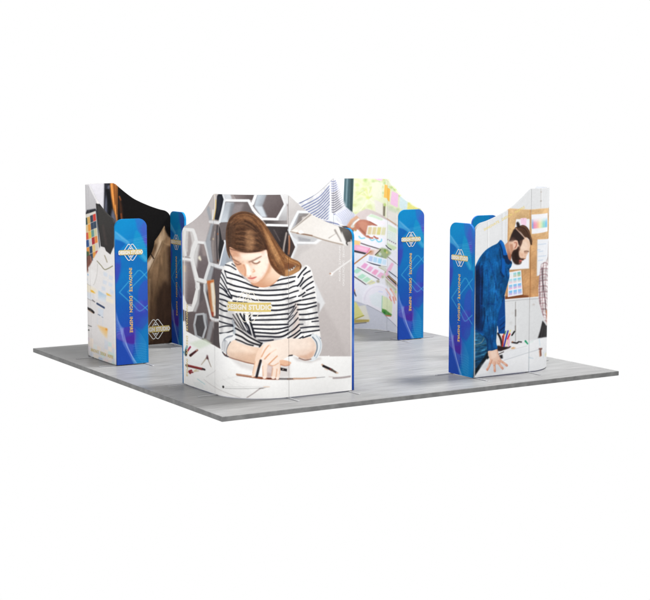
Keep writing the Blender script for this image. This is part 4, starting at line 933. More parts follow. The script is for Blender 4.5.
['L',[644,1603,671,1604,695,1598],13.0,13.0,(112,80,66),0.9,7.8,1,-1],
['L',[644,1585,674,1583],10.4,10.4,(166,122,102),1,7.8,1,-1],
['L',[653,1569,651,1530],7.8,7.8,(206,160,138),1,5.2,1,-1],
['L',[624,1510,654,1506],7.8,7.8,(150,98,80),1,4.6,1,-1],
['P',[80,156,211,64,316,52,447,104,340,181,209,208],(205,208,213),0.75,29,0,-1],
['P',[181,336,241,340,299,350,315,288,340,220,359,179,328,156,275,156,223,175,201,248],(226,190,170),1,0,1,-1],
['P',[208,325,286,330,300,250,235,231],(238,208,190),0.85,16,0,-1],
['L',[224,213,204,150,176,93],28.7,20.9,(188,130,108),1,5.2,1,-1],
['L',[219,220,199,156,172,99],25.9,18.8,(226,182,160),1,3.3,1,-1],
['L',[266,183,270,130,276,66],28.8,22.2,(188,130,108),1,5.2,1,-1],
['L',[262,189,265,136,271,73],25.9,20.0,(226,182,160),1,3.3,1,-1],
['L',[311,191,340,141,378,89],28.8,23.6,(188,130,108),1,5.2,1,-1],
['L',[306,197,336,147,373,96],25.9,21.2,(226,182,160),1,3.3,1,-1],
['L',[339,204,390,162,433,123],27.5,24.9,(188,130,108),1,5.2,1,-1],
['L',[335,210,385,168,428,129],24.8,22.4,(226,182,160),1,3.3,1,-1],
['L',[174,104,174,104],26.1,26.1,(216,146,122),0.75,7.8,0,-1],
['L',[271,78,271,78],26.2,26.2,(216,146,122),0.75,7.9,0,-1],
['L',[371,100,371,100],26.3,26.3,(216,146,122),0.75,7.9,0,-1],
['L',[426,132,426,132],26.3,26.3,(216,146,122),0.75,7.9,0,-1],
['L',[207,176,207,176],15.7,15.7,(206,140,116),0.8,6.5,0,-1],
['L',[264,144,264,144],15.7,15.7,(206,140,116),0.8,6.5,0,-1],
['L',[325,161,325,161],15.7,15.7,(206,140,116),0.8,6.6,0,-1],
['L',[375,175,375,175],15.8,15.8,(206,140,116),0.8,6.6,0,-1],
['L',[299,347,321,275,353,193],7.8,7.8,(206,156,134),1,5.2,1,-1],
['L',[-7,1935,12,33],8.9,8.9,(236,232,226),1,3.2,1,-1],  # highlight on the rounded panel end, painted in cream
['T', 'INNOVATE . DESIGN . INSPIRE', 137, 1907, 793, 2180, 32, (226, 206, 128)],
['G','faintlogo',1401,2086,257]
],
'LO':[
['P',[412,2750,983,2750,983,-250,423,-250],(222,218,217),1,0,0,-1],
['P',[412,2496,508,2460,614,2166,612,2056,412,1936],(206,204,206),1,7,0,-1,[412,2412,581,2080],(196,194,196)],
['P',[595,2170,630,2170,723,2108,860,2028,905,1993,898,1645,858,1598,810,1502,743,1540,722,1586,666,1592,624,1879],(66,64,62),1,0,0,-1,[660,2061,805,1564],(58,54,53)],
['L',[703,1875,745,1636],32.7,32.7,(80,70,68),0.7,20.4,1,-1],
['L',[605,2165,666,1597],9.6,9.6,(40,40,42),1,4.1,1,-1],
['L',[624,2161,739,2091,869,2010],9.6,9.6,(34,33,34),1,4.1,1,-1],
['P',[412,2038,434,2021,457,2067,591,2101,612,2056,412,1987,412,1886],(44,46,54),1,4,0,-1],
['P',[412,1936,412,1995,596,2071,656,1431,527,1382,412,1479],(222,216,206),1,0,0,-1],
['P',[412,1947,455,1961,461,1865,412,1848],(36,74,66),1,2,0,-1],
['P',[457,1964,496,1984,502,1889,463,1869],(214,170,100),1,2,0,-1],
['P',[498,1992,543,2011,549,1916,504,1897],(66,74,90),1,2,0,-1],
['P',[545,2014,589,2033,595,1938,551,1920],(206,72,62),1,2,0,-1],
['P',[412,1841,462,1859,467,1764,412,1741],(222,196,148),1,2,0,-1],
['P',[464,1863,503,1883,509,1788,469,1768],(228,158,76),1,2,0,-1],
['P',[505,1891,550,1910,556,1815,511,1796],(62,78,100),1,2,0,-1],
['P',[551,1913,596,1932,602,1838,557,1819],(66,80,98),1,2,0,-1],
['P',[412,1734,468,1758,473,1663,412,1635],(212,96,72),1,2,0,-1],
['P',[469,1762,510,1782,516,1687,474,1666],(226,190,84),1,2,0,-1],
['P',[511,1790,556,1809,562,1715,517,1695],(110,152,146),1,2,0,-1],
['P',[558,1813,602,1832,608,1738,564,1718],(202,196,160),1,2,0,-1],
['P',[404,1626,473,1656,478,1561,426,1535],(44,84,138),1,2,0,-1],
['P',[475,1660,516,1681,522,1586,479,1565],(206,204,202),1,2,0,-1],
['P',[518,1688,563,1708,569,1614,524,1593],(170,56,60),1,2,0,-1],
['P',[565,1712,609,1732,615,1638,571,1618],(226,140,76),1,2,0,-1],
['P',[428,1529,478,1555,482,1460,440,1435],(226,146,70),1,2,0,-1],
['P',[479,1559,523,1579,529,1484,484,1463],(56,76,102),1,2,0,-1],
['P',[525,1587,570,1608,576,1513,531,1492],(222,190,130),1,2,0,-1],
['P',[571,1611,616,1632,622,1537,577,1517],(206,200,190),1,2,0,-1],
['P',[441,1429,483,1453,489,1358,449,1334],(60,84,60),1,2,0,-1],
['P',[484,1457,530,1478,536,1383,490,1362],(62,78,98),1,2,0,-1],
['P',[531,1486,576,1507,582,1412,537,1391],(222,150,76),1,2,0,-1],
['P',[578,1511,622,1531,628,1437,584,1416],(176,60,62),1,2,0,-1],
['P',[423,1479,474,1493,477,1387,419,1375],(70,96,66),1,8,0,-1],
['L',[600,2069,625,1783,656,1436],13.7,13.7,(48,58,74),1,4.1,1,-1],
['L',[527,1376,646,1418,657,1458],18.1,18.1,(54,66,92),1,4.2,1,-1],
['L',[534,1398,637,1436],12.5,12.5,(230,222,206),1,4.2,1,-1],
['P',[412,1377,439,1413,478,1443,521,1400,522,1311,475,1263,463,1187,412,1174,412,1275],(126,84,72),1,6,0,-1],
['L',[438,1391,398,1209],22.5,22.5,(70,48,46),0.8,9.8,1,-1],
['L',[495,1427,500,1363],11.2,11.2,(176,130,112),1,5.6,1,-1],
['P',[455,1255,650,1586,743,1532,813,1497,852,1592,898,1631,887,1037,554,829],(230,226,224),1,8,0,-1],
['P',[412,1177,498,1251,578,1224,542,1022,415,1028],(236,233,231),0.9,21,0,-1],
['L',[598,1380,660,1330,713,1284,769,1305,841,1353],11.1,11.1,(128,124,98),1,4.1,1,-1],
['L',[720,1474,741,1431,756,1393],16.4,16.4,(150,140,118),0.8,5.5,1,-1],
['L',[606,1340,594,1199,559,1081,532,1034],8.3,8.3,(196,194,190),1,5.5,1,-1],
['P',[700,1253,762,1242,755,1189,695,1197],(206,216,230),0.75,8,0,-1],
['P',[688,1139,750,1130,743,1076,684,1084],(206,216,230),0.75,8,0,-1],
['P',[664,1047,727,1037,719,984,660,990],(206,216,230),0.75,8,0,-1],
['P',[783,1220,844,1210,837,1157,779,1165],(206,216,230),0.75,8,0,-1],
['P',[795,1032,856,1023,849,970,791,977],(206,216,230),0.75,8,0,-1],
['P',[775,1124,836,1114,829,1061,771,1068],(206,216,230),0.75,8,0,-1],
['L',[449,1160,449,1160],25.3,25.3,(150,186,220),1,7.0,0,-1],
['L',[432,1086,432,1086],22.6,22.6,(190,206,226),1,7.1,0,-1],
['L',[412,1027,478,1012],9.9,9.9,(150,148,146),1,4.3,1,-1],
['P',[415,1028,509,1007,589,976,572,917,401,912],(236,226,206),1,11,0,-1],
['P',[482,959,524,954,565,921,491,928],(234,176,60),1,6,0,-1],
['P',[731,970,778,958,824,935,746,937],(236,186,84),1,5,0,-1],
['P',[611,975,737,932,722,825,602,845],(178,202,222),1,4,0,-1,[653,961,666,826],(222,224,228)],
['P',[738,924,847,894,843,838,729,854],(236,226,208),1,11,0,-1],
['P',[416,904,507,908,514,820,412,816],(218,222,228),1,9,0,-1],
['L',[412,822,537,803],8.5,8.5,(170,166,164),1,4.3,1,-1],
['L',[511,820,547,802],14.0,14.0,(120,116,116),1,4.2,1,-1],
['L',[588,786,696,755],27.9,27.9,(62,76,106),1,4.9,1,-1],
['L',[412,674,473,677,524,651],37.0,37.0,(44,40,40),1,4.3,1,-1],
['L',[415,668,510,637],8.5,8.5,(176,140,112),1,4.3,1,-1],
['P',[600,733,689,721,677,615,604,631],(208,216,228),0.85,7,0,-1],
['L',[598,638,630,632],11.2,11.2,(120,130,146),1,4.2,1,-1],
['L',[661,617,677,615],8.3,8.3,(130,140,156),1,4.2,1,-1],
['L',[590,586,589,502],7.0,7.0,(206,210,220),1,4.2,1,-1],
['L',[677,607,671,495],6.9,6.9,(206,210,220),1,4.2,1,-1],
['P',[579,485,747,481,734,331,656,380],(236,190,124),1,13,0,-1,[718,460,624,343],(228,222,216)],
['L',[727,462,728,462],27.6,27.6,(228,150,60),1,11.0,0,-1],
['L',[412,417,412,417],31.4,31.4,(80,130,110),1,5.7,0,-1],
['L',[429,439,487,442],10.0,10.0,(90,90,88),1,4.3,1,-1],
['L',[412,360,452,377],15.7,15.7,(60,64,60),1,5.7,1,-1],
['L',[385,216,390,204],18.7,18.7,(196,144,92),1,5.8,1,-1],
['L',[427,252,412,219],14.3,14.3,(70,60,56),1,4.3,1,-1],
['P',[695,310,752,302,751,239,693,246],(206,212,224),0.7,7,0,-1],
['P',[752,302,810,294,808,231,751,238],(196,222,220),0.7,7,0,-1],
['P',[810,294,866,285,865,223,808,230],(234,212,206),0.7,7,0,-1],
['P',[412,258,461,277,460,212,412,208],(226,214,222),0.7,7,0,-1],
['P',[461,277,515,270,514,206,460,211],(240,222,206),0.7,7,0,-1],
['P',[693,246,751,238,750,175,692,182],(206,212,224),0.7,7,0,-1],
['P',[751,238,808,230,807,167,750,174],(240,222,206),0.7,7,0,-1],
['P',[808,230,865,222,864,160,807,166],(206,212,224),0.7,7,0,-1],
['P',[412,208,460,211,458,146,415,157],(236,224,210),0.7,7,0,-1],
['P',[460,211,514,205,513,140,458,145],(240,222,206),0.7,7,0,-1],
['P',[514,205,574,197,573,133,513,140],(222,228,226),0.7,7,0,-1],
['P',[574,197,633,189,632,125,573,132],(240,222,206),0.7,7,0,-1],
['P',[692,182,750,174,749,111,691,117],(236,224,210),0.7,7,0,-1],
['P',[750,174,807,166,806,103,749,110],(196,222,220),0.7,7,0,-1],
['P',[807,166,864,159,863,96,806,103],(196,222,220),0.7,7,0,-1],
['P',[415,157,458,145,457,80,423,106],(226,214,222),0.7,7,0,-1],
['P',[573,132,632,125,631,61,571,67],(206,212,224),0.7,7,0,-1],
['P',[632,125,691,117,689,54,631,60],(196,222,220),0.7,7,0,-1],
['P',[749,110,806,103,805,40,747,46],(236,224,210),0.7,7,0,-1],
['P',[806,103,863,96,862,33,805,39],(206,212,224),0.7,7,0,-1],
['P',[457,79,511,74,510,9,455,13],(206,212,224),0.7,7,0,-1],
['P',[511,74,571,67,570,2,510,8],(236,224,210),0.7,7,0,-1],
['P',[571,67,631,60,629,-4,570,2],(240,222,206),0.7,7,0,-1],
['P',[689,53,747,46,746,-18,688,-12],(234,212,206),0.7,7,0,-1],
['P',[805,39,862,32,860,-30,803,-25],(196,222,220),0.7,7,0,-1],
['P',[455,13,510,8,508,-56,454,-54],(234,212,206),0.7,7,0,-1],
['P',[510,8,570,2,568,-63,508,-57],(196,222,220),0.7,7,0,-1],
['P',[629,-5,688,-12,687,-76,628,-70],(236,224,210),0.7,7,0,-1],
['P',[746,-18,803,-25,802,-88,745,-82],(198,212,228),0.7,7,0,-1],
['P',[803,-25,860,-31,859,-94,802,-89],(206,212,224),0.7,7,0,-1],
['P',[412,-47,454,-54,452,-119,419,-97],(206,212,224),0.7,7,0,-1],
['P',[454,-54,508,-57,507,-122,452,-120],(198,212,228),0.7,7,0,-1],
['P',[508,-57,568,-64,567,-128,507,-123],(240,222,206),0.7,7,0,-1],
['P',[628,-70,687,-76,685,-140,627,-135],(196,222,220),0.7,7,0,-1],
['P',[687,-76,745,-82,743,-146,685,-141],(198,212,228),0.7,7,0,-1],
['P',[595,49,659,40,658,4,591,6],(186,200,218),1,7,0,-1],
['L',[881,1950,850,-7],9.4,9.4,(236,232,224),1,3.3,1,-1],  # painted cream highlight along the panel's end
['T', 'INNOVATE . DESIGN . INSPIRE', 1881, 112, 2674, 105, 45, (214, 190, 110)]
],
'LI':[
['P',[1137,2750,-212,2750,-212,-250,1137,-250],(24,22,22),1,0,0,-1],
['P',[1137,2750,832,2748,839,2318,861,1600,1137,1631],(184,182,186),1,0,0,-1],
['L',[1075,2418,987,2271,920,2123],19.7,19.7,(166,164,170),1,8.4,1,-1],
['P',[1137,2445,1075,2418,932,2110,1002,1617,1137,1631],(174,172,177),1,11,0,-1],
['P',[832,2604,786,2603,795,2172,779,1592,861,1600,846,2031],(44,45,52),1,6,0,-1],
['L',[797,2373,812,2259,826,2116,830,1972],17.3,17.3,(86,88,100),1,8.6,1,-1],
['L',[811,2317,794,2100,792,1941],34.5,34.5,(24,24,26),1,8.6,1,-1],
['P',[786,2603,705,2601,718,1792,745,1894,766,2055,778,2229],(172,112,56),1,6,0,-1],
['L',[776,2401,764,2199,736,1967],17.3,17.3,(206,140,76),1,8.6,1,-1],
['L',[754,2401,739,2111],20.2,20.2,(130,82,44),1,8.6,1,-1],
['L',[727,2371,726,1966],11.5,11.5,(90,58,36),1,7.2,1,-1],
['P',[771,2055,755,1982,727,1850,769,1765,784,1940],(92,94,106),1,12,0,-1],
['P',[687,2240,667,2167,644,2051,644,1891,671,1886,687,2052],(92,56,36),0.85,14,0,-1],
['L',[687,2218,669,2167],17.4,17.4,(170,104,60),1,8.7,1,-1],
['L',[667,1964,658,1877],18.9,18.9,(150,84,44),1,11.6,1,-1],
['P',[678,2312,72,2062,77,1618,286,1391,634,1643],(20,18,18),0.8,43,0,-1],
['P',[84,1773,55,1671,8,1615,-38,1569,-102,1521,-84,-102,443,-83,425,1192,332,1261,259,1390,231,1477,221,1551,160,1637],(138,112,86),1,0,0,-1,[288,1244,9,329],(70,53,40)],
['C',0,[84,1773,55,1671,8,1615,-38,1569,-102,1521,-84,-102,443,-83,425,1192,332,1261,259,1390,231,1477,221,1551,160,1637],0],
['P',[89,1767,50,1617,106,1516,176,1475,231,1463,216,1565],(150,124,96),1,12,0,0],
['P',[104,1708,77,1618,92,1560,147,1539,209,1476,188,1564],(182,156,128),0.8,15,0,0],
['P',[147,1562,111,1546,149,1414,234,1241,290,1125,340,1040,338,1217,246,1345],(196,172,146),0.85,18,0,0],
['P',[330,1216,252,1310,289,1185,339,1099],(216,194,172),0.8,12,0,0],
['L',[114,1540,177,1386,276,1169,337,1054],11.9,11.9,(104,82,60),0.8,7.4,1,0],
['L',[112,1537,65,1499,-18,1471],17.8,17.8,(160,134,104),0.6,10.4,1,0],
['P',[258,1464,189,1520,204,1417,238,1306,278,1391],(112,88,66),0.8,13,0,0],
['L',[279,1370,238,1294],14.8,14.8,(40,30,26),1,7.4,1,0],
['P',[108,1412,58,1410,99,965,186,672,248,79,304,84,255,677,153,1117],(120,96,72),0.7,36,0,0],
['P',[184,821,85,964,-24,808,-29,-22,249,4,243,527],(62,46,36),0.85,52,0,0],
['P',[52,1469,-46,1464,-43,-23,13,-18],(54,40,32),0.8,33,0,0],
['L',[292,977,315,682,331,56],35.6,35.6,(170,142,112),0.6,23.7,1,0],
['L',[267,797,262,499,290,82],14.9,14.9,(92,70,52),0.6,13.4,1,0],
['L',[150,1325,173,1029,240,736],13.4,13.4,(100,78,58),0.6,11.9,1,0],
['L',[40,1319,49,1022],14.9,14.9,(110,88,66),0.5,13.4,1,0],
['N',0,0.05,15.6,78.0,61,0],
['P',[-30,114,12,73,55,16,84,-42,-84,-57],(18,15,14),1,12,0,-1],
['P',[84,1737,36,1617,-33,1554,-75,1612,-77,1761],(16,14,14),0.9,18,0,-1],
['P',[73,1743,22,1631,-33,1563,-74,1531,-76,1731],(18,15,14),0.9,7,0,-1],
['G','logo',264,239,471]
],
'BI':[
['P',[2332,2750,-138,2750,-138,-250,2332,-250],(229,228,231),1,0,0,-1],
['P',[1528,2555,1127,2550,1153,1979,1236,1853,1528,1862],(204,206,211),1,0,0,-1,[1311,2394,1180,1995],(222,223,226)],
['P',[1167,2550,1127,2550,1145,1979,1186,1995],(232,234,238),1,5,0,-1],
['P',[1074,2629,-115,2656,-123,1649,1073,1659],(220,224,186),1,0,0,-1],
['C',0,[1074,2629,-115,2656,-121,1921,347,1724,582,1831,835,1948,1047,1818],0],
['L',[811,1964,810,1964],74.3,74.3,(188,202,124),0.5,22.3,0,0],
['L',[970,2020,969,2020],53.0,53.0,(188,202,124),0.5,22.3,0,0],
['L',[999,2408,999,2408],44.9,44.9,(224,228,196),0.5,22.2,0,0],
['L',[935,2136,935,2136],41.6,41.6,(224,228,196),0.5,22.3,0,0],
['L',[986,2108,986,2108],32.6,32.6,(228,232,204),0.5,22.3,0,0],
['L',[980,2019,980,2019],54.0,54.0,(228,232,204),0.5,22.3,0,0],
['L',[900,2353,900,2353],61.7,61.7,(206,214,150),0.5,22.2,0,0],
['L',[910,2377,910,2377],73.0,73.0,(224,228,196),0.5,22.2,0,0],
['L',[753,2084,753,2084],60.0,60.0,(224,228,196),0.5,22.2,0,0],
['L',[660,1904,660,1904],26.2,26.2,(188,202,124),0.5,22.2,0,0],
['L',[786,1913,786,1913],63.0,63.0,(206,214,150),0.5,22.3,0,0],
['L',[573,2218,572,2218],64.2,64.2,(224,228,196),0.5,22.0,0,0],
['L',[941,2105,941,2105],74.2,74.2,(196,208,146),0.5,22.3,0,0],
['L',[575,2397,575,2397],28.4,28.4,(188,202,124),0.5,22.0,0,0],
['L',[962,2078,962,2078],53.7,53.7,(196,208,146),0.5,22.3,0,0],
['L',[610,2287,610,2287],40.7,40.7,(188,202,124),0.5,22.0,0,0],
['L',[905,2234,905,2234],71.6,71.6,(196,208,146),0.5,22.2,0,0],
['L',[679,2237,679,2237],27.8,27.8,(188,202,124),0.5,22.1,0,0],
['L',[1038,1997,1038,1997],49.6,49.6,(206,214,150),0.5,22.3,0,0],
['L',[708,2250,708,2250],29.1,29.1,(224,228,196),0.5,22.1,0,0],
['L',[1038,2100,1038,2100],60.4,60.4,(224,228,196),0.5,22.3,0,0],
['L',[828,1881,828,1881],75.3,75.3,(224,228,196),0.5,22.3,0,0],
['L',[965,1853,965,1853],74.6,74.6,(206,214,150),0.5,22.3,0,0],
['L',[607,2400,607,2400],74.1,74.1,(188,202,124),0.5,22.0,0,0],
['L',[665,1904,665,1904],66.4,66.4,(206,214,150),0.5,22.2,0,0],
['L',[976,2183,976,2183],60.6,60.6,(188,202,124),0.5,22.3,0,0],
['L',[646,2054,646,2054],45.7,45.7,(206,214,150),0.5,22.1,0,0],
['L',[801,2115,801,2115],75.1,75.1,(228,232,204),0.5,22.2,0,0],
['L',[807,2273,806,2273],33.6,33.6,(188,202,124),0.5,22.2,0,0],
['L',[1025,1915,1025,1915],55.4,55.4,(224,228,196),0.5,22.3,0,0],
['L',[949,2190,949,2190],57.3,57.3,(206,214,150),0.5,22.2,0,0],
['L',[566,2004,566,2004],36.8,36.8,(188,202,124),0.5,22.1,0,0],
['L',[656,1876,656,1876],55.7,55.7,(196,208,146),0.5,22.2,0,0],
['L',[789,2184,789,2184],70.7,70.7,(188,202,124),0.5,22.2,0,0],
['L',[570,2334,570,2334],73.6,73.6,(228,232,204),0.5,22.0,0,0],
['L',[767,2216,767,2216],75.9,75.9,(228,232,204),0.5,22.2,0,0],
['L',[912,2220,912,2220],55.5,55.5,(196,208,146),0.5,22.2,0,0],
['L',[1001,2417,1001,2417],73.2,73.2,(196,208,146),0.5,22.2,0,0],
['L',[688,2171,688,2171],47.8,47.8,(196,208,146),0.5,22.1,0,0],
['L',[986,2109,986,2109],48.5,48.5,(188,202,124),0.5,22.3,0,0],
['L',[930,1858,929,1858],67.7,67.7,(224,228,196),0.5,22.3,0,0],
['L',[897,2236,897,2236],28.0,28.0,(206,214,150),0.5,22.2,0,0],
['L',[813,2025,813,2025],26.8,26.8,(224,228,196),0.5,22.2,0,0],
['L',[718,2255,718,2255],35.6,35.6,(206,214,150),0.5,22.1,0,0],
['L',[680,1961,680,1961],75.3,75.3,(224,228,196),0.5,22.2,0,0],
['L',[804,1991,803,1991],36.7,36.7,(206,214,150),0.5,22.2,0,0],
['L',[639,1977,639,1977],47.0,47.0,(206,214,150),0.5,22.1,0,0],
['L',[703,2393,703,2393],74.5,74.5,(188,202,124),0.5,22.1,0,0],
['L',[928,2225,928,2225],53.0,53.0,(224,228,196),0.5,22.2,0,0],
['L',[866,2420,866,2420],63.4,63.4,(188,202,124),0.5,22.2,0,0],
['L',[1011,1994,1011,1994],66.0,66.0,(188,202,124),0.5,22.3,0,0],
['L',[903,2356,903,2356],31.8,31.8,(228,232,204),0.5,22.2,0,0],
['L',[594,1963,594,1963],47.6,47.6,(188,202,124),0.5,22.1,0,0],
['L',[936,2034,936,2034],41.3,41.3,(228,232,204),0.5,22.3,0,0],
['L',[830,2351,830,2351],50.9,50.9,(196,208,146),0.5,22.2,0,0],
['L',[980,2255,980,2255],47.6,47.6,(196,208,146),0.5,22.2,0,0],
['L',[611,1986,611,1986],55.8,55.8,(228,232,204),0.5,22.1,0,0],
['L',[742,2345,742,2345],55.0,55.0,(188,202,124),0.5,22.1,0,0],
['L',[824,1925,824,1925],39.8,39.8,(224,228,196),0.5,22.3,0,0],
['L',[1018,2288,1018,2288],71.3,71.3,(228,232,204),0.5,22.2,0,0],
['L',[681,2184,681,2184],41.6,41.6,(224,228,196),0.5,22.1,0,0],
['L',[695,1972,695,1972],40.0,40.0,(228,232,204),0.5,22.2,0,0],
['L',[824,2138,823,2138],44.3,44.3,(206,214,150),0.5,22.2,0,0],
['L',[899,2380,898,2380],29.8,29.8,(196,208,146),0.5,22.2,0,0],
['L',[879,2326,879,2326],72.6,72.6,(206,214,150),0.5,22.2,0,0],
['L',[918,1904,918,1904],49.1,49.1,(228,232,204),0.5,22.3,0,0],
['L',[568,2009,568,2009],40.8,40.8,(188,202,124),0.5,22.1,0,0],
['L',[597,2138,596,2138],32.5,32.5,(206,214,150),0.5,22.1,0,0],
['L',[578,2002,578,2002],74.9,74.9,(188,202,124),0.5,22.1,0,0],
['L',[942,2301,942,2301],69.5,69.5,(224,228,196),0.5,22.2,0,0],
['L',[879,1883,879,1883],41.2,41.2,(228,232,204),0.5,22.3,0,0],
['L',[623,2422,623,2422],68.9,68.9,(196,208,146),0.5,22.0,0,0],
['L',[1020,2037,1020,2037],50.5,50.5,(224,228,196),0.5,22.3,0,0],
['L',[768,2032,768,2032],48.2,48.2,(228,232,204),0.5,22.2,0,0],
['L',[696,2306,696,2306],35.8,35.8,(188,202,124),0.5,22.1,0,0],
['L',[703,2024,702,2024],35.3,35.3,(224,228,196),0.5,22.2,0,0],
['L',[1015,2046,1015,2046],43.6,43.6,(196,208,146),0.5,22.3,0,0],
['L',[678,1892,677,1892],49.9,49.9,(224,228,196),0.5,22.2,0,0],
['L',[662,2378,662,2378],37.1,37.1,(224,228,196),0.5,22.1,0,0],
['L',[687,2298,687,2298],45.6,45.6,(224,228,196),0.5,22.1,0,0],
['L',[898,1925,897,1925],66.0,66.0,(188,202,124),0.5,22.3,0,0],
['L',[576,1903,576,1903],68.6,68.6,(224,228,196),0.5,22.1,0,0],
['L',[1043,2367,1042,2367],69.7,69.7,(224,228,196),0.5,22.2,0,0],
['L',[1003,1854,1002,1854],50.9,50.9,(188,202,124),0.5,22.3,0,0],
['L',[835,2311,835,2311],38.4,38.4,(206,214,150),0.5,22.2,0,0],
['L',[637,2263,636,2263],28.0,28.0,(188,202,124),0.5,22.1,0,0],
['L',[641,2061,641,2061],52.1,52.1,(224,228,196),0.5,22.1,0,0],
['L',[813,1962,813,1962],27.2,27.2,(206,214,150),0.5,22.3,0,0],
['L',[718,2264,718,2264],56.2,56.2,(206,214,150),0.5,22.1,0,0],
['L',[721,2270,721,2270],56.5,56.5,(224,228,196),0.5,22.1,0,0],
['L',[830,2107,714,2161,606,2116],17.4,6.4,(228,232,190),0.75,9.5,1,0],
['L',[830,2107,863,2238,889,2203],27.4,6.4,(198,206,118),0.75,9.5,1,0],
['L',[830,2107,859,2218,882,2188],24.5,6.4,(236,238,212),0.75,9.5,1,0],
['L',[830,2107,896,1967,948,1903],28.0,6.4,(236,238,212),0.75,9.5,1,0],
['L',[830,2107,787,2282,750,2237],16.5,6.4,(198,206,118),0.75,9.5,1,0],
['L',[830,2107,719,2154,616,2110],22.5,6.4,(212,218,140),0.75,9.5,1,0],
['L',[830,2107,919,2147,990,2105],25.6,6.4,(228,232,190),0.75,9.5,1,0],
['L',[830,2107,930,2135,1009,2089],26.9,6.4,(212,218,140),0.75,9.5,1,0],
['L',[830,2107,834,2234,838,2203],25.1,6.4,(228,232,190),0.75,9.5,1,0],
['L',[830,2107,909,2198,971,2157],22.1,6.4,(198,206,118),0.75,9.5,1,0],
['L',[830,2107,923,2127,997,2083],28.4,6.4,(228,232,190),0.75,9.5,1,0],
['L',[830,2107,746,2248,672,2203],16.7,6.4,(198,206,118),0.75,9.5,1,0],
['L',[830,2107,736,2023,651,1970],20.1,6.4,(236,238,212),0.75,9.5,1,0],
['L',[830,2107,763,2228,705,2190],25.4,6.4,(236,238,212),0.75,9.5,1,0],
['L',[830,2107,773,2246,723,2207],28.1,6.4,(212,218,140),0.75,9.5,1,0],
['L',[830,2107,747,2227,674,2186],27.2,6.4,(236,238,212),0.75,9.5,1,0],
['L',[830,2107,754,2188,687,2154],16.7,6.4,(198,206,118),0.75,9.5,1,0],
['L',[830,2107,856,2270,877,2229],19.6,6.4,(212,218,140),0.75,9.5,1,0],
['L',[830,2107,932,2169,1013,2121],24.5,6.4,(212,218,140),0.75,9.5,1,0],
['L',[830,2107,720,2191,617,2146],25.3,6.4,(198,206,118),0.75,9.5,1,0],
['L',[830,2107,891,2266,940,2219],24.7,6.4,(212,218,140),0.75,9.5,1,0],
['L',[830,2107,829,2249,828,2214],22.2,6.4,(228,232,190),0.75,9.5,1,0],
['L',[830,2107,742,2202,663,2163],18.7,6.4,(236,238,212),0.75,9.5,1,0],
['L',[830,2107,884,2200,927,2167],28.6,6.4,(228,232,190),0.75,9.5,1,0],
['L',[830,2107,786,2226,748,2193],16.5,6.4,(236,238,212),0.75,9.5,1,0],
['L',[830,2107,927,2137,1003,2092],26.7,6.4,(228,232,190),0.75,9.5,1,0],
['L',[872,2386,871,2386],45.6,45.6,(150,184,92),0.62,23.8,0,-1],
['L',[765,2378,765,2378],45.5,45.5,(170,196,120),0.62,23.7,0,-1],
['L',[982,2312,982,2312],57.2,57.2,(190,208,120),0.62,23.8,0,-1],
['L',[956,2375,956,2375],40.0,40.0,(206,218,150),0.62,23.8,0,-1],
['L',[574,2351,574,2351],39.6,39.6,(140,180,80),0.62,23.6,0,-1],
['L',[546,2399,546,2399],33.9,33.9,(196,212,160),0.62,23.5,0,-1],
['L',[448,2288,448,2288],42.2,42.2,(146,186,84),0.62,23.4,0,-1],
['L',[399,2257,399,2257],33.6,33.6,(130,172,70),0.62,23.3,0,-1],
['L',[603,2193,603,2193],28.4,28.4,(150,184,110),0.62,23.6,0,-1],
['L',[472,2293,472,2293],33.8,33.8,(176,200,120),0.62,23.5,0,-1],
['L',[568,2005,568,2005],36.9,36.9,(150,180,90),0.62,23.6,0,-1],
['L',[329,2162,328,2162],27.9,27.9,(150,186,96),0.62,23.3,0,-1],
['L',[502,2103,502,2103],28.3,28.3,(206,216,180),0.62,23.6,0,-1],
['L',[835,2113,835,2113],51.4,51.4,(196,206,90),0.62,23.8,0,-1],
['L',[666,2364,666,2364],28.4,28.4,(150,186,140),0.62,23.6,0,-1],
['L',[440,1966,440,1966],45.1,45.1,(170,200,140),0.62,23.5,0,-1],
['L',[352,1949,351,1949],39.2,39.2,(160,190,120),0.62,23.3,0,-1],
['L',[273,1964,273,1964],33.4,33.4,(176,200,150),0.62,23.2,0,-1],
['L',[185,2064,184,2064],22.1,22.1,(130,160,60),0.62,23.1,0,-1],
['L',[40,1974,40,1974],27.4,27.4,(52,56,40),0.62,22.8,0,-1],
['P',[504,2463,458,2465,381,2314,473,2308],(226,230,206),1,13,0,-1],
['P',[1143,2550,1022,2550,1042,1850,1126,1915,1164,1995],(66,90,96),1,0,0,-1],
['P',[1066,2550,1027,2550,1044,1850,1078,1882],(40,58,58),1,6,0,-1],
['L',[1108,2455,1126,1978],12.7,12.7,(116,140,148),1,6.3,1,-1],
['L',[1079,2423,1097,1914],11.1,11.1,(44,66,72),1,4.8,1,-1],
['P',[750,2084,672,2058,602,2029,597,1814,718,1856],(222,216,204),1,5,0,-1],
['L',[602,2019,597,1814],11.0,11.0,(170,160,144),1,4.7,1,-1],
['P',[595,1988,556,1984,563,1826,597,1830],(112,106,88),1,6,0,-1],
['P',[543,1991,486,1963,348,1905,288,1885,286,1637,533,1755],(220,214,203),1,6,0,-1],
['P',[502,2009,318,1929,318,1867,501,1930],(196,206,176),0.8,16,0,-1],
['P',[783,2346,705,2370,618,2350,621,2120,672,2096,779,2140],(226,226,198),1,8,0,-1],
['P',[771,2425,612,2429,619,2381,689,2389],(238,190,214),1,5,0,-1],
['P',[574,2329,511,2316,518,2111,588,2124],(240,184,88),1,3,0,-1],
['P',[515,2281,469,2262,481,2057,523,2102],(238,176,74),1,3,0,-1],
['P',[445,2232,341,2189,355,1979,465,2027],(236,188,216),1,3,0,-1],
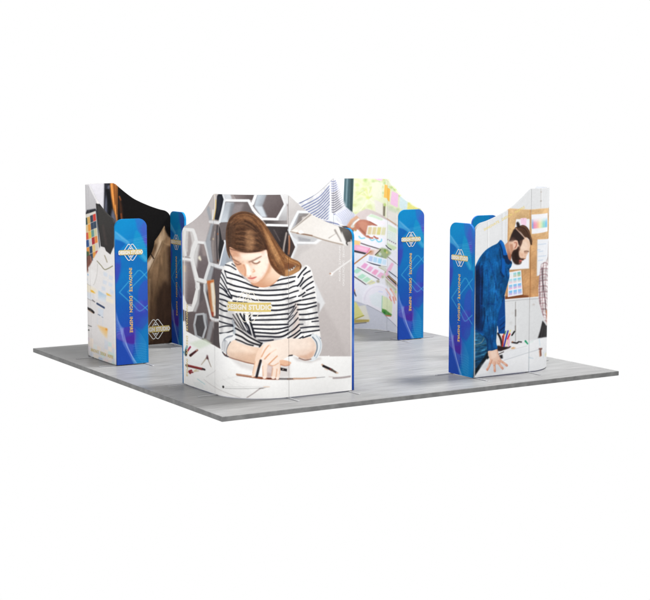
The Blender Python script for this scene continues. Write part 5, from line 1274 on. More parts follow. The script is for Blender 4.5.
['P',[320,2168,202,2078,217,1963,288,1954,331,1991],(204,224,224),1,5,0,-1],
['P',[199,2069,125,2022,46,1989,52,1952,213,1947],(226,218,124),1,5,0,-1],
['P',[1034,1809,942,1889,857,1935,764,1909,582,1825,347,1709,346,1568,500,1599,1046,1595],(204,190,186),1,5,0,-1,[942,1867,469,1681],(190,174,168)],
['L',[520,1793,347,1693],12.6,12.6,(186,146,112),1,4.7,1,-1],
['P',[856,1804,792,1857,654,1811,494,1761,347,1671,345,1287,777,1440],(236,236,236),1,5,0,-1],
['P',[843,1820,778,1851,593,1780,637,1749],(200,222,190),1,8,0,-1],
['P',[862,1772,778,1800,542,1732,581,1673],(242,232,236),0.8,13,0,-1],
['P',[500,1710,353,1630,354,1380,412,1304,489,1364,540,1454],(226,232,218),1,6,0,-1],
['P',[494,1701,353,1640,355,1567,491,1616],(206,224,190),1,9,0,-1],
['L',[486,1594,486,1594],14.2,14.2,(170,206,206),0.8,6.3,0,-1],
['L',[456,1583,456,1583],14.2,14.2,(170,206,206),0.8,6.3,0,-1],
['L',[427,1572,427,1572],14.1,14.1,(170,206,206),0.8,6.3,0,-1],
['L',[398,1561,398,1561],14.1,14.1,(170,206,206),0.8,6.3,0,-1],
['L',[484,1565,484,1565],14.2,14.2,(170,206,206),0.8,6.3,0,-1],
['L',[455,1554,455,1554],14.2,14.2,(170,206,206),0.8,6.3,0,-1],
['L',[426,1543,425,1543],14.1,14.1,(170,206,206),0.8,6.3,0,-1],
['L',[396,1532,396,1532],14.1,14.1,(170,206,206),0.8,6.3,0,-1],
['L',[482,1535,482,1535],14.2,14.2,(170,206,206),0.8,6.3,0,-1],
['L',[453,1524,453,1524],14.2,14.2,(170,206,206),0.8,6.3,0,-1],
['L',[424,1513,424,1513],14.1,14.1,(170,206,206),0.8,6.3,0,-1],
['L',[395,1502,395,1502],14.1,14.1,(170,206,206),0.8,6.3,0,-1],
['L',[481,1505,481,1505],14.2,14.2,(170,206,206),0.8,6.3,0,-1],
['L',[451,1494,451,1494],14.2,14.2,(170,206,206),0.8,6.3,0,-1],
['L',[422,1483,422,1483],14.1,14.1,(170,206,206),0.8,6.3,0,-1],
['L',[393,1472,393,1472],14.1,14.1,(170,206,206),0.8,6.3,0,-1],
['L',[479,1475,479,1475],14.2,14.2,(170,206,206),0.8,6.3,0,-1],
['L',[450,1464,450,1464],14.2,14.2,(170,206,206),0.8,6.3,0,-1],
['L',[420,1454,420,1454],14.1,14.1,(170,206,206),0.8,6.3,0,-1],
['L',[391,1443,391,1443],14.1,14.1,(170,206,206),0.8,6.3,0,-1],
['L',[502,1463,502,1463],20.5,20.5,(120,96,120),0.85,6.3,0,-1],
['L',[473,1451,473,1451],20.5,20.5,(120,96,120),0.85,6.3,0,-1],
['L',[443,1438,443,1438],20.5,20.5,(120,96,120),0.85,6.3,0,-1],
['L',[414,1426,414,1426],20.4,20.4,(120,96,120),0.85,6.3,0,-1],
['L',[385,1414,385,1414],20.4,20.4,(120,96,120),0.85,6.3,0,-1],
['P',[531,1416,354,1355,415,1300,492,1350],(196,216,170),1,10,0,-1],
['L',[539,1368,492,1332,452,1311],17.4,17.4,(50,60,54),1,7.9,1,-1],
['P',[1033,1537,994,1601,806,1519,532,1486,540,1406,591,1291,685,1317,833,1364,1028,1434],(238,235,240),1,5,0,-1],
['L',[954,1493,928,1461,880,1468],19.2,19.2,(120,200,222),1,6.4,1,-1],
['L',[811,1461,777,1433,741,1451],19.2,19.2,(130,204,224),1,6.4,1,-1],
['L',[717,1459,679,1416,628,1432,625,1458],20.7,20.7,(120,200,222),1,6.4,1,-1],
['L',[928,1384,833,1348,685,1307,598,1288],14.4,14.4,(70,56,58),1,6.4,1,-1],
['P',[700,1290,617,1328,498,1309,446,1258,578,1101,716,1178,746,1218],(150,164,120),1,13,0,-1],
['L',[559,1284,559,1284],50.8,50.8,(120,150,70),1,11.1,0,-1],
['L',[651,1223,651,1223],51.0,51.0,(190,200,186),1,12.8,0,-1],
['L',[517,1259,516,1259],38.0,38.0,(206,196,110),1,9.5,0,-1],
['L',[616,1178,616,1178],44.6,44.6,(130,146,132),1,12.7,0,-1],
['P',[1020,1434,933,1416,946,1339,1020,1354],(238,192,128),1,5,0,-1],
['L',[1007,1338,967,1329],12.8,12.8,(230,130,90),1,6.4,1,-1],
['P',[1033,1329,994,1361,799,1311,838,1229,941,1252,1033,1281],(236,160,190),1,5,0,-1],
['P',[993,1338,833,1303,860,1261,980,1290],(242,190,210),0.8,13,0,-1],
['L',[847,1232,805,1304],14.4,14.4,(220,110,150),1,4.8,1,-1],
['P',[1033,1277,852,1229,874,1203,1033,1245],(46,36,42),1,5,0,-1],
['P',[1019,1226,860,1197,967,1066,1019,1049],(222,222,228),1,6,0,-1],
['P',[805,1295,645,1294,731,1202,833,1182],(226,206,198),1,13,0,-1],
['L',[725,1206,641,1294],12.8,12.8,(62,48,46),1,4.8,1,-1],
['P',[819,1278,747,1272,761,1207,819,1198],(190,140,116),0.8,16,0,-1],
['L',[1024,1043,914,1147,790,1257],17.7,17.7,(172,112,66),1,4.8,1,-1],
['P',[833,1204,504,1149,524,1033,849,1085],(232,235,240),1,3,0,-1],
['P',[814,1189,760,1176,773,1092,827,1105],(172,192,224),1,5,0,-1],
['P',[749,1174,691,1162,705,1079,762,1090],(172,206,230),1,5,0,-1],
['P',[679,1160,614,1149,630,1067,693,1077],(158,208,232),1,5,0,-1],
['P',[601,1147,525,1138,544,1056,617,1065],(196,220,236),1,5,0,-1],
['L',[846,1082,746,1054,633,1033],16.0,16.0,(44,44,56),1,5.6,1,-1],
['L',[633,1033,524,1030],11.2,11.2,(170,170,150),1,4.8,1,-1],
['P',[633,1049,537,1010,450,926,536,819,667,935],(206,206,190),1,16,0,-1],
['L',[667,1008,577,958,514,932],19.2,19.2,(160,164,120),1,9.6,1,-1],
['P',[967,1001,860,1091,557,954,659,820],(236,230,236),1,3,0,-1],
['P',[932,1005,879,1071,829,1044,876,968],(226,156,196),1,6,0,-1],
['P',[861,957,805,1024,753,998,802,921],(230,164,198),1,6,0,-1],
['P',[786,911,727,978,670,954,724,876],(232,156,188),1,6,0,-1],
['P',[707,866,641,935,575,912,637,833],(230,176,202),1,6,0,-1],
['L',[972,995,887,942,775,873,666,816],14.5,14.5,(110,96,104),1,5.6,1,-1],
['P',[1045,985,980,991,708,803,859,714,1045,856],(234,238,234),1,3,0,-1],
['P',[1037,930,972,985,919,947,982,892],(170,220,190),1,6,0,-1],
['P',[975,840,909,896,855,859,920,803],(172,220,190),1,6,0,-1],
['P',[913,790,845,847,789,811,856,753],(176,220,184),1,6,0,-1],
['P',[849,740,779,799,719,764,790,705],(214,214,150),1,6,0,-1],
['L',[1032,859,940,786,859,718],16.1,16.1,(92,80,84),1,5.6,1,-1],
['L',[859,714,745,785],11.3,11.3,(190,190,196),1,4.8,1,-1],
['L',[682,783,682,783],51.3,51.3,(170,164,140),1,14.4,0,-1],
['L',[603,860,603,860],44.7,44.7,(176,180,150),1,14.4,0,-1],
['P',[497,1014,347,1193,343,926,373,912],(226,226,230),1,6,0,-1],
['L',[498,1188,420,1136,344,1083],11.1,11.1,(120,108,96),1,6.3,1,-1],
['P',[561,896,442,1110,405,1094,502,876],(232,176,200),1,5,0,-1],
['P',[481,985,342,885,342,832,503,934],(210,214,222),1,6,0,-1],
['L',[481,962,342,876],12.7,12.7,(60,62,70),1,4.8,1,-1],
['P',[514,878,481,899,342,794,342,738],(54,40,38),1,6,0,-1],
['L',[490,885,348,784],12.7,12.7,(196,160,110),1,4.8,1,-1],
['L',[536,866,348,727],9.6,9.6,(150,60,56),1,4.8,1,-1],
['P',[557,833,465,812,341,706,340,533,433,611,535,723],(206,204,192),1,16,0,-1],
['L',[536,819,372,685],22.3,22.3,(170,170,130),0.7,12.7,1,-1],
['L',[372,654,371,654],37.9,37.9,(190,206,120),1,9.5,0,-1],
['P',[1032,808,859,705,774,735,682,757,495,728,340,533,338,59,573,271,858,408,1031,468],(233,233,238),1,13,0,-1],
['P',[423,518,431,452,454,388,490,330,551,281,620,248,686,233,747,236,800,257,844,295,877,345,897,405,904,470,898,536,877,597,845,651,801,693,749,721,689,734,623,731,554,713,492,681,455,636,431,581],(236,232,238),1,6,1,-1],
['L',[423,518,431,452,454,388,490,330,551,281,620,248,686,233,747,236,800,257,844,295,877,345,897,405,904,470,898,536,877,597,845,651,801,693,749,721,689,734,623,731,554,713,492,681,455,636,431,581,423,518],15.9,15.9,(240,238,244),1,7.9,1,-1],
['L',[876,472,870,528,853,581,824,627,786,664,740,688,688,699,632,697,575,681,519,653,483,614],11.3,11.3,(222,216,226),1,8.1,1,-1],
['P',[817,539,698,612,594,557,612,347,773,396],(222,232,232),0.8,26,0,-1],
['L',[455,687,408,625,371,527],23.8,23.8,(228,136,106),0.85,7.9,1,-1],
['L',[535,675,479,613,454,570],19.1,19.1,(232,170,150),0.85,8.0,1,-1],
['L',[470,557,442,499],19.1,19.1,(226,120,92),0.85,8.0,1,-1],
['L',[417,567,395,475],19.0,19.0,(222,110,80),0.85,7.9,1,-1],
['L',[665,624,606,620],19.3,19.3,(206,212,238),0.85,8.0,1,-1],
['L',[433,675,377,574],12.7,12.7,(244,226,220),0.85,7.9,1,-1],
['L',[534,627,495,585],12.8,12.8,(206,196,224),0.85,8.0,1,-1],
['P',[605,562,512,544,423,477,434,277,612,340],(220,230,182),1,6,0,-1],
['L',[609,555,615,346],12.8,12.8,(150,200,170),1,6.4,1,-1],
['P',[612,353,532,343,431,284,446,253,553,257,619,298],(76,140,58),1,8,0,-1],
['L',[565,294,565,294],41.7,41.7,(40,110,50),1,9.6,0,-1],
['L',[553,247,453,258],19.2,19.2,(190,110,70),1,8.0,1,-1],
['L',[408,489,401,332,431,198],22.2,22.2,(238,222,230),0.8,11.1,1,-1],
['L',[1026,620,992,533],25.8,12.9,(60,62,72),1,6.5,1,-1],
['L',[1018,640,1010,614],16.1,16.1,(226,150,80),1,6.5,1,-1],
['P',[1031,459,939,431,844,392,712,327,573,264,446,179,338,81,336,-179,1030,-181],(192,194,204),1,0,0,-1,[965,404,430,7],(206,208,216)],
['L',[844,392,712,327,573,264,446,179,338,90],9.7,9.7,(150,150,160),1,6.5,1,-1],
['L',[522,149,526,-12],8.0,8.0,(170,172,182),1,4.8,1,-1],
['L',[772,122,712,192],12.9,12.9,(202,204,212),1,9.7,1,-1],
['P',[573,142,446,163,338,75,337,-100,530,-77],(210,212,218),0.7,19,0,-1],
['P',[952,372,866,388,801,152,815,125,1017,96,1018,339],(226,222,206),1,4,0,-1],
['P',[1031,151,810,158,815,122,1030,92],(176,156,84),1,5,0,-1],
['P',[1044,436,992,436,890,225,965,187,1044,144],(222,220,136),1,4,0,-1],
['L',[1044,141,965,181,890,219],16.2,16.2,(170,160,60),1,4.9,1,-1],
['L',[1030,79,857,107],13.0,13.0,(96,90,84),1,8.1,1,-1],
['P',[2086,1725,2085,2253,1693,2558,1345,2584,1265,2393,1216,2266,1172,2090,1145,1979,1073,1882,994,1825,1073,1764,1112,1659,1194,1693,1265,1758,1295,1664],(192,191,192),1,0,0,-1],
['C',1,[2086,1725,2085,2253,1693,2558,1345,2584,1265,2393,1216,2266,1172,2090,1145,1979,1073,1882,994,1825,1073,1764,1112,1659,1194,1693,1265,1758,1295,1664],0],
['N',1,0.03,26.0,26.0,63,0],
['L',[1956,1917,1809,1997,1661,2065,1528,2140,1395,2276,1354,2326],16.4,14.1,(78,88,128),0.9,4.7,1,1],
['L',[1956,1872,1809,1951,1661,2019,1528,2094,1395,2227,1354,2275],16.4,14.1,(78,88,128),0.9,4.7,1,1],
['L',[1956,1826,1809,1906,1661,1974,1528,2049,1395,2179,1354,2224],16.4,14.1,(78,88,128),0.9,4.7,1,1],
['L',[1956,1781,1809,1861,1661,1928,1528,2003,1395,2130,1354,2174],16.4,14.1,(78,88,128),0.9,4.7,1,1],
['L',[1956,1736,1809,1815,1661,1882,1528,1957,1395,2081,1354,2123],16.4,14.1,(78,88,128),0.9,4.7,1,1],
['L',[1957,1690,1809,1770,1661,1837,1528,1911,1395,2032,1354,2072],16.4,14.1,(78,88,128),0.9,4.7,1,1],
['L',[1957,1645,1809,1724,1661,1791,1528,1866,1395,1984,1354,2022],16.4,14.1,(78,88,128),0.9,4.7,1,1],
['L',[1957,1599,1809,1678,1661,1745,1528,1820,1395,1935,1354,1971],16.5,14.1,(78,88,128),0.9,4.7,1,1],
['L',[1957,1554,1809,1633,1661,1700,1528,1774,1395,1886,1354,1920],16.5,14.1,(78,88,128),0.9,4.7,1,1],
['L',[1957,1508,1810,1587,1661,1654,1528,1728,1395,1837,1354,1870],16.5,14.1,(78,88,128),0.9,4.7,1,1],
['L',[1957,1463,1810,1542,1661,1608,1528,1682,1394,1788,1354,1819],16.5,14.1,(78,88,128),0.9,4.7,1,1],
['L',[1957,1417,1810,1496,1661,1562,1528,1636,1394,1739,1354,1768],16.5,14.1,(78,88,128),0.9,4.7,1,1],
['L',[1957,1372,1810,1450,1661,1517,1528,1590,1394,1691,1354,1717],16.5,14.1,(78,88,128),0.9,4.7,1,1],
['L',[1958,1326,1810,1405,1661,1471,1528,1544,1394,1642,1354,1666],16.5,14.1,(78,88,128),0.9,4.7,1,1],
['L',[1958,1281,1810,1359,1661,1425,1528,1498,1394,1593,1354,1615],16.5,14.1,(78,88,128),0.9,4.7,1,1],
['L',[1858,2045,1661,2142,1495,2272,1361,2442],15.6,15.6,(78,88,128),0.9,4.7,1,1],
['L',[1858,2089,1660,2186,1495,2319,1361,2493],15.6,15.6,(78,88,128),0.9,4.7,1,1],
['L',[1858,2133,1660,2230,1495,2366,1361,2543],15.6,15.6,(78,88,128),0.9,4.7,1,1],
['P',[1371,2427,1334,2426,1311,2014,1280,1727,1368,1730,1364,2079],(222,220,222),0.95,11,0,1],
['P',[1378,1984,1295,1998,1236,1917,1250,1694,1394,1699],(200,204,210),0.9,22,0,1],
['C',2,[1344,2426,1295,2441,1216,2266,1172,2090,1139,1969,1250,1869,1280,1823,1334,1888],0],
['P',[1344,2426,1295,2441,1216,2266,1172,2090,1139,1969,1250,1869,1280,1823,1334,1888],(196,194,198),1,5,0,-1],
['L',[1361,2376,1295,2369,1236,2409,1154,2474],16.6,11.0,(96,104,140),0.85,4.7,1,2],
['L',[1361,2339,1295,2331,1236,2371,1153,2437],16.6,11.1,(96,104,140),0.85,4.7,1,2],
['L',[1361,2302,1295,2294,1236,2334,1153,2400],16.6,11.1,(96,104,140),0.85,4.7,1,2],
['L',[1361,2265,1295,2257,1236,2297,1153,2362],16.6,11.1,(96,104,140),0.85,4.7,1,2],
['L',[1361,2228,1295,2220,1236,2260,1153,2325],16.6,11.1,(96,104,140),0.85,4.7,1,2],
['L',[1361,2191,1295,2183,1236,2222,1153,2288],16.6,11.1,(72,72,84),0.85,4.7,1,2],
['L',[1361,2153,1295,2145,1236,2185,1153,2251],16.6,11.1,(72,72,84),0.85,4.7,1,2],
['L',[1361,2116,1295,2108,1236,2148,1153,2213],18.2,11.1,(72,72,84),0.85,4.7,1,2],
['L',[1361,2079,1295,2071,1236,2111,1153,2176],18.2,11.1,(72,72,84),0.85,4.7,1,2],
['L',[1361,2042,1295,2034,1236,2073,1153,2139],18.2,11.1,(72,72,84),0.85,4.8,1,2],
['L',[1361,2005,1295,1996,1236,2036,1153,2101],18.2,11.1,(72,72,84),0.85,4.8,1,2],
['L',[1361,1967,1295,1959,1236,1999,1153,2064],18.2,11.1,(72,72,84),0.85,4.8,1,2],
['L',[1361,1930,1295,1922,1236,1961,1153,2026],18.2,11.1,(72,72,84),0.85,4.8,1,2],
['L',[1361,1893,1295,1884,1236,1924,1153,1989],18.2,11.1,(72,72,84),0.85,4.8,1,2],
['L',[1361,1855,1295,1847,1236,1887,1153,1952],18.2,11.1,(96,104,140),0.85,4.8,1,2],
['P',[1265,2457,1222,2377,1167,2090,1126,1978,1180,1963,1236,2139],(226,224,228),0.55,14,0,-1],
['C',3,[1280,1870,1194,1925,1142,1979,1073,1908,981,1825,1060,1767,1112,1659,1207,1693],0],
['P',[1280,1870,1194,1925,1142,1979,1073,1908,981,1825,1060,1767,1112,1659,1207,1693],(206,206,212),1,5,0,-1],
['L',[1265,1846,1187,1764,1152,1628],8.7,8.7,(150,156,186),0.8,4.8,1,3],
['L',[1240,1860,1166,1776,1136,1647],8.8,8.8,(150,156,186),0.8,4.8,1,3],
['L',[1216,1873,1146,1787,1120,1666],8.8,8.8,(150,156,186),0.8,4.8,1,3],
['L',[1192,1887,1126,1799,1104,1685],8.8,8.8,(150,156,186),0.8,4.8,1,3],
['L',[1169,1901,1106,1811,1089,1704],8.8,8.8,(150,156,186),0.8,4.8,1,3],
['L',[1146,1915,1086,1822,1073,1723],8.8,8.8,(150,156,186),0.8,4.8,1,3],
['L',[1123,1929,1066,1834,1057,1742],8.8,8.8,(150,156,186),0.8,4.8,1,3],
['L',[1101,1943,1047,1846,1041,1761],8.8,8.8,(150,156,186),0.8,4.8,1,3],
['L',[1078,1957,1027,1858,1026,1780],8.8,8.8,(150,156,186),0.8,4.8,1,3],
['L',[1236,1869,1126,1953],7.2,7.2,(180,184,204),0.6,4.8,1,3],
['L',[1236,1836,1126,1919],7.2,7.2,(180,184,204),0.6,4.8,1,3],
['L',[1236,1802,1126,1886],7.2,7.2,(180,184,204),0.6,4.8,1,3],
['L',[1236,1769,1126,1852],7.2,7.2,(180,184,204),0.6,4.8,1,3],
['L',[1236,1735,1126,1819],7.2,7.2,(180,184,204),0.6,4.8,1,3],
['L',[1236,1702,1126,1785],7.2,7.2,(180,184,204),0.6,4.8,1,3],
['L',[1236,1668,1126,1752],7.2,7.2,(180,184,204),0.6,4.8,1,3],
['P',[1207,1661,1107,1659,1020,1627,1033,1537,1207,1597],(60,44,40),1,8,0,-1],
['L',[1025,1617,1002,1588],25.6,25.6,(150,200,90),1,8.0,1,-1],
['P',[1118,1659,1065,1761,987,1828,942,1771,968,1659,989,1579,1065,1604],(206,160,130),1,5,0,-1,[1060,1770,1007,1611],(184,124,94)],
['P',[986,1729,942,1755,875,1759,806,1735,739,1700,693,1673,718,1659,783,1672,803,1630,828,1511,819,1473,861,1485,915,1538,963,1598,999,1633],(178,114,92),1,4,1,-1],
['C',4,[986,1729,942,1755,875,1759,806,1735,739,1700,693,1673,718,1659,783,1672,803,1630,828,1511,819,1473,861,1485,915,1538,963,1598,999,1633],1],
['P',[968,1723,889,1746,834,1693,861,1581,928,1611],(196,134,110),0.8,22,0,4],
['L',[942,1621,896,1564,833,1502],20.8,20.8,(146,84,66),0.8,9.6,1,4],
['L',[812,1732,708,1672],11.2,11.2,(146,70,60),1,6.4,1,-1],
['L',[1046,1652,1015,1713,963,1764],32.0,32.0,(232,228,222),1,6.4,1,-1],
['L',[1052,1665,1026,1722,979,1770],9.6,9.6,(180,168,160),1,4.8,1,-1],
['L',[1039,1652,1038,1652],44.8,44.8,(206,202,190),1,9.6,0,-1],
['L',[828,1495,805,1474,768,1472],25.6,25.6,(176,104,82),1,5.6,1,-1],
['L',[747,1499,717,1475,689,1470],25.5,25.5,(176,104,82),1,5.6,1,-1],
['P',[837,1668,515,1671,549,1510,864,1510],(236,234,230),1,4,0,-1],
['P',[827,1647,775,1647,792,1528,844,1528],(210,190,146),1,6,0,-1],
['P',[761,1647,706,1647,724,1527,779,1527],(212,196,148),1,6,0,-1],
['P',[691,1647,630,1649,650,1528,710,1527],(212,202,128),1,6,0,-1],
['P',[613,1649,542,1651,566,1530,635,1528],(216,212,170),1,6,0,-1],
['P',[2312,1702,1858,1873,1265,1727,1152,1628,1125,1339,1207,1085,1860,1055,2314,1142],(196,195,198),1,0,0,-1],
['C',5,[2312,1702,1858,1873,1265,1727,1152,1628,1125,1339,1207,1085,1860,1055,2314,1142],0],
['L',[2332,1631,1859,1716,1495,1751,1126,1659],17.1,17.1,(78,88,128),0.85,4.7,1,5],
['L',[2332,1581,1859,1669,1495,1703,1126,1611],17.1,17.1,(78,88,128),0.85,4.7,1,5],
['L',[2332,1530,1859,1622,1495,1656,1125,1563],17.1,17.1,(78,88,128),0.85,4.7,1,5],
['L',[2332,1479,1859,1575,1495,1608,1125,1515],17.1,17.1,(78,88,128),0.85,4.7,1,5],
['L',[2332,1428,1859,1528,1495,1560,1125,1467],17.1,17.1,(78,88,128),0.85,4.7,1,5],
['L',[2332,1377,1859,1481,1495,1513,1125,1419],17.1,17.1,(78,88,128),0.85,4.7,1,5],
['L',[2332,1326,1859,1433,1495,1465,1125,1371],17.1,17.1,(78,88,128),0.85,4.7,1,5],
['L',[2332,1275,1859,1386,1495,1418,1125,1323],17.1,17.1,(78,88,128),0.85,4.7,1,5],
['L',[2332,1275,1859,1339,1495,1370,1125,1275],17.1,17.1,(78,88,128),0.85,4.7,1,5],
['L',[2332,1225,1859,1292,1495,1322,1125,1227],17.1,17.1,(78,88,128),0.85,4.7,1,5],
['L',[2332,1174,1860,1244,1495,1275,1125,1179],17.1,17.1,(78,88,128),0.85,4.7,1,5],
['L',[2332,1123,1860,1197,1495,1227,1125,1131],17.2,17.2,(78,88,128),0.85,4.7,1,5],
['L',[2332,1072,1860,1150,1495,1179,1125,1082],17.2,17.2,(78,88,128),0.85,4.7,1,5],
['L',[2332,1021,1860,1102,1495,1131,1125,1034],17.2,17.2,(78,88,128),0.85,4.7,1,5],
['L',[2332,970,1860,1055,1495,1083,1125,986],17.2,17.2,(78,88,128),0.85,4.7,1,5],
['N',5,0.04,26.0,26.0,64,0],
['P',[2314,1142,1860,1055,1207,1085,1033,1274,1031,404,1360,483,1861,485,2317,453],(214,212,216),1,0,0,-1],
['P',[2024,1001,1562,1071,1428,744,1894,646],(228,226,230),1,5,0,-1],
['P',[1394,998,1072,1082,1032,792,1294,672],(220,206,190),1,5,0,-1],
['P',[1959,950,1860,970,1795,766,1893,747],(226,196,120),1,5,0,-1],
['P',[1827,974,1728,994,1662,790,1762,771],(224,168,120),1,5,0,-1],
['P',[1695,999,1595,1019,1529,814,1629,795],(200,140,150),1,5,0,-1],
['L',[2251,794,1992,589],18.8,18.8,(70,60,62),1,4.7,1,-1],
['L',[1360,612,1124,696],16.1,16.1,(166,110,70),1,4.8,1,-1],
['P',[2317,485,1861,517,1360,515,1018,468,1017,-262,2321,-272],(188,190,200),1,8,0,-1],
['P',[1031,468,1018,468,1017,-18,1030,-18],(226,226,230),1,0,0,-1],
['L',[365,1910,358,-105],9.4,9.4,(232,226,216),1,3.9,1,-1]  # pale upright line painted as an edge highlight
],
'BL':[
['P',[-138,2191,598,2140,581,-245,-138,-148],(22,110,184),1,0,0,-1],
['C',0,[-138,2191,598,2140,581,-245,-138,-148],0],
['P',[-138,2140,598,2089,598,1377,-138,1428],(16,140,202),1,106,0,-1,[43,1922,384,1395],(20,112,186)],
['P',[-138,1326,598,1326,596,862,-138,919],(18,118,190),1,107,0,-1,[140,1299,322,880],(30,100,186)],
['P',[-138,970,596,917,589,380,-138,462],(24,92,178),1,135,0,-1,[27,900,315,401],(40,78,180)],
['P',[-138,513,591,476,581,-245,-138,-148],(38,74,178),1,108,0,-1],
['P',[319,634,594,725,582,-176,198,-139,257,173],(22,124,190),0.95,68,0,0],
['P',[201,68,451,322,472,-123,145,-92],(20,130,196),0.8,69,0,0],
['P',[272,1995,598,1987,598,1581,387,1612,335,1750,296,1859],(52,110,196),0.75,13,0,-1],
['P',[337,1858,406,1964,471,1744,469,1609,388,1653],(72,88,190),0.7,34,0,-1],
['P',[274,1825,296,1827,341,1777,375,1694,414,1584,466,1391,384,1395,233,1565,246,1699],(22,146,200),0.9,7,0,-1],
['P',[384,1721,430,1719,429,1643,407,1652],(84,72,186),0.85,8,0,-1],
['P',[-39,1738,66,1707,146,1658,64,1573,22,1413,-45,1417],(18,96,178),0.85,8,0,-1],
['P',[-37,1858,41,1802,147,1712,199,1661,172,1635,80,1693,-39,1730],(104,176,222),0.5,7,0,-1],
['P',[-37,1858,81,1768,199,1661,93,1719],(150,206,236),0.3,12,0,-1],
['P',[-42,1551,63,1519,75,1411,65,1276,31,1170,-10,1086,-50,1067],(52,86,186),0.75,8,0,-1],
['P',[-45,1417,69,1384,59,1276,25,1157,-16,1084,-50,1080],(72,60,170),0.55,21,0,-1],
['P',[435,1152,380,1142,331,1085,302,1005,293,910,302,800,430,791],(52,86,188),0.75,8,0,-1],
['P',[431,873,336,866,267,816,230,723,237,613,263,529,343,468,427,572],(66,64,176),0.55,19,0,-1],
['P',[-35,416,74,516,209,533,256,475,258,379,240,284,164,285,97,323,31,356],(72,58,168),0.85,11,0,-1],
['P',[98,378,248,421,245,284,151,291],(78,38,152),0.7,22,0,-1],
['P',[-27,388,57,340,110,254,162,153,228,10,145,-92,-70,-72],(34,76,176),0.9,7,0,-1],
['P',[-20,822,22,629,53,545,101,520,78,434,98,337,31,361,-27,415],(110,132,214),0.4,11,0,-1],
['P',[47,518,101,514,80,407,123,266,189,124,282,-22,228,10,149,168,84,297],(140,160,226),0.45,10,0,-1],
['P',[97,323,232,276,208,149,189,110],(80,104,200),0.55,10,0,-1],
['L',[-20,849,22,629,87,488,137,279,215,66],4.7,4.7,(170,196,238),0.4,2.7,1,0],
['L',[-21,795,27,605,87,470,139,270,223,57],4.7,4.7,(170,196,238),0.4,2.7,1,0],
['L',[-21,741,31,582,88,452,142,261,232,48],4.7,4.7,(170,196,238),0.4,2.7,1,0],
['L',[-22,686,36,559,88,435,144,253,240,38],4.7,4.7,(170,196,238),0.4,2.7,1,0],
['L',[-23,632,41,535,89,417,146,244,248,29],4.7,4.7,(170,196,238),0.4,2.7,1,0],
['L',[-24,578,45,512,89,399,148,235,257,20],4.7,4.7,(170,196,238),0.4,2.7,1,0],
['L',[-25,524,50,488,90,381,151,226,265,10],4.8,4.8,(170,196,238),0.4,2.7,1,0],
['L',[-26,470,54,465,91,363,153,218,273,1],4.8,4.8,(170,196,238),0.4,2.7,1,0],
['L',[-27,415,59,441,91,346,155,209,282,-9],4.8,4.8,(170,196,238),0.4,2.7,1,0],
['L',[243,498,329,400,395,278],4.1,4.1,(140,196,232),0.4,2.7,1,-1],
['L',[243,480,324,375,395,250],4.1,4.1,(140,196,232),0.4,2.7,1,-1],
['L',[243,462,320,349,394,223],4.1,4.1,(140,196,232),0.4,2.7,1,-1],
['L',[242,444,315,323,394,195],4.1,4.1,(140,196,232),0.4,2.7,1,-1],
['L',[242,426,311,297,394,168],4.1,4.1,(140,196,232),0.4,2.7,1,-1],
['L',[242,409,306,272,393,140],4.1,4.1,(140,196,232),0.4,2.7,1,-1],
['L',[242,391,302,246,393,112],4.1,4.1,(140,196,232),0.4,2.7,1,-1],
['L',[241,373,297,220,392,85],4.1,4.1,(140,196,232),0.4,2.7,1,-1],
['L',[241,355,293,194,392,57],4.1,4.1,(140,196,232),0.4,2.7,1,-1],
['L',[241,337,289,169,392,30],4.1,4.1,(140,196,232),0.4,2.7,1,-1],
['L',[241,320,284,143,391,2],4.1,4.1,(140,196,232),0.4,2.7,1,-1],
['L',[240,302,280,117,391,-26],4.1,4.1,(140,196,232),0.4,2.7,1,-1],
['L',[225,285,313,286,409,259],4.1,4.1,(110,190,226),0.35,2.7,1,-1],
['L',[225,252,313,253,408,226],4.1,4.1,(110,190,226),0.35,2.7,1,-1],
['L',[224,219,312,220,408,193],4.1,4.1,(110,190,226),0.35,2.7,1,-1],
['L',[224,187,312,187,407,160],4.1,4.1,(110,190,226),0.35,2.7,1,-1],
['L',[223,154,311,154,407,126],4.1,4.1,(110,190,226),0.35,2.7,1,-1],
['L',[223,121,311,121,406,93],4.1,4.1,(110,190,226),0.35,2.7,1,-1],
['L',[222,88,310,88,406,60],4.1,4.1,(110,190,226),0.35,2.7,1,-1],
['L',[222,55,310,55,405,27],4.1,4.1,(110,190,226),0.35,2.8,1,-1],
['L',[221,22,309,22,405,-6],4.1,4.1,(110,190,226),0.35,2.8,1,-1],
['L',[146,1696,254,1713,335,1728,430,1754],5.1,5.1,(150,206,236),0.35,2.7,1,-1],
['L',[154,1676,254,1694,335,1708,430,1728],5.1,5.1,(150,206,236),0.5,2.7,1,-1],
['L',[162,1656,253,1675,334,1688,429,1703],5.1,5.1,(150,206,236),0.35,2.7,1,-1],
['L',[169,1636,253,1656,334,1667,429,1677],5.1,5.1,(150,206,236),0.5,2.7,1,-1],
['L',[177,1616,253,1637,334,1647,429,1651],5.1,5.1,(150,206,236),0.35,2.7,1,-1],
['L',[185,1596,252,1618,333,1627,428,1625],5.1,5.1,(150,206,236),0.5,2.7,1,-1],
['L',[193,1576,252,1599,333,1606,428,1599],5.1,5.1,(150,206,236),0.35,2.7,1,-1],
['L',[200,1556,252,1580,333,1586,428,1574],5.1,5.1,(150,206,236),0.5,2.7,1,-1],
['L',[208,1536,251,1561,332,1566,427,1548],5.1,5.1,(150,206,236),0.35,2.7,1,-1],
['P',[293,1603,331,1493,411,1394,426,1447,359,1532],(140,200,236),0.35,9,0,-1],
['L',[462,1131,350,1266,326,1284,298,1280,246,1220,47,1003,240,810,285,752,315,728,347,739,458,823],10.9,10.9,(76,182,222),0.8,5.5,0,-1],
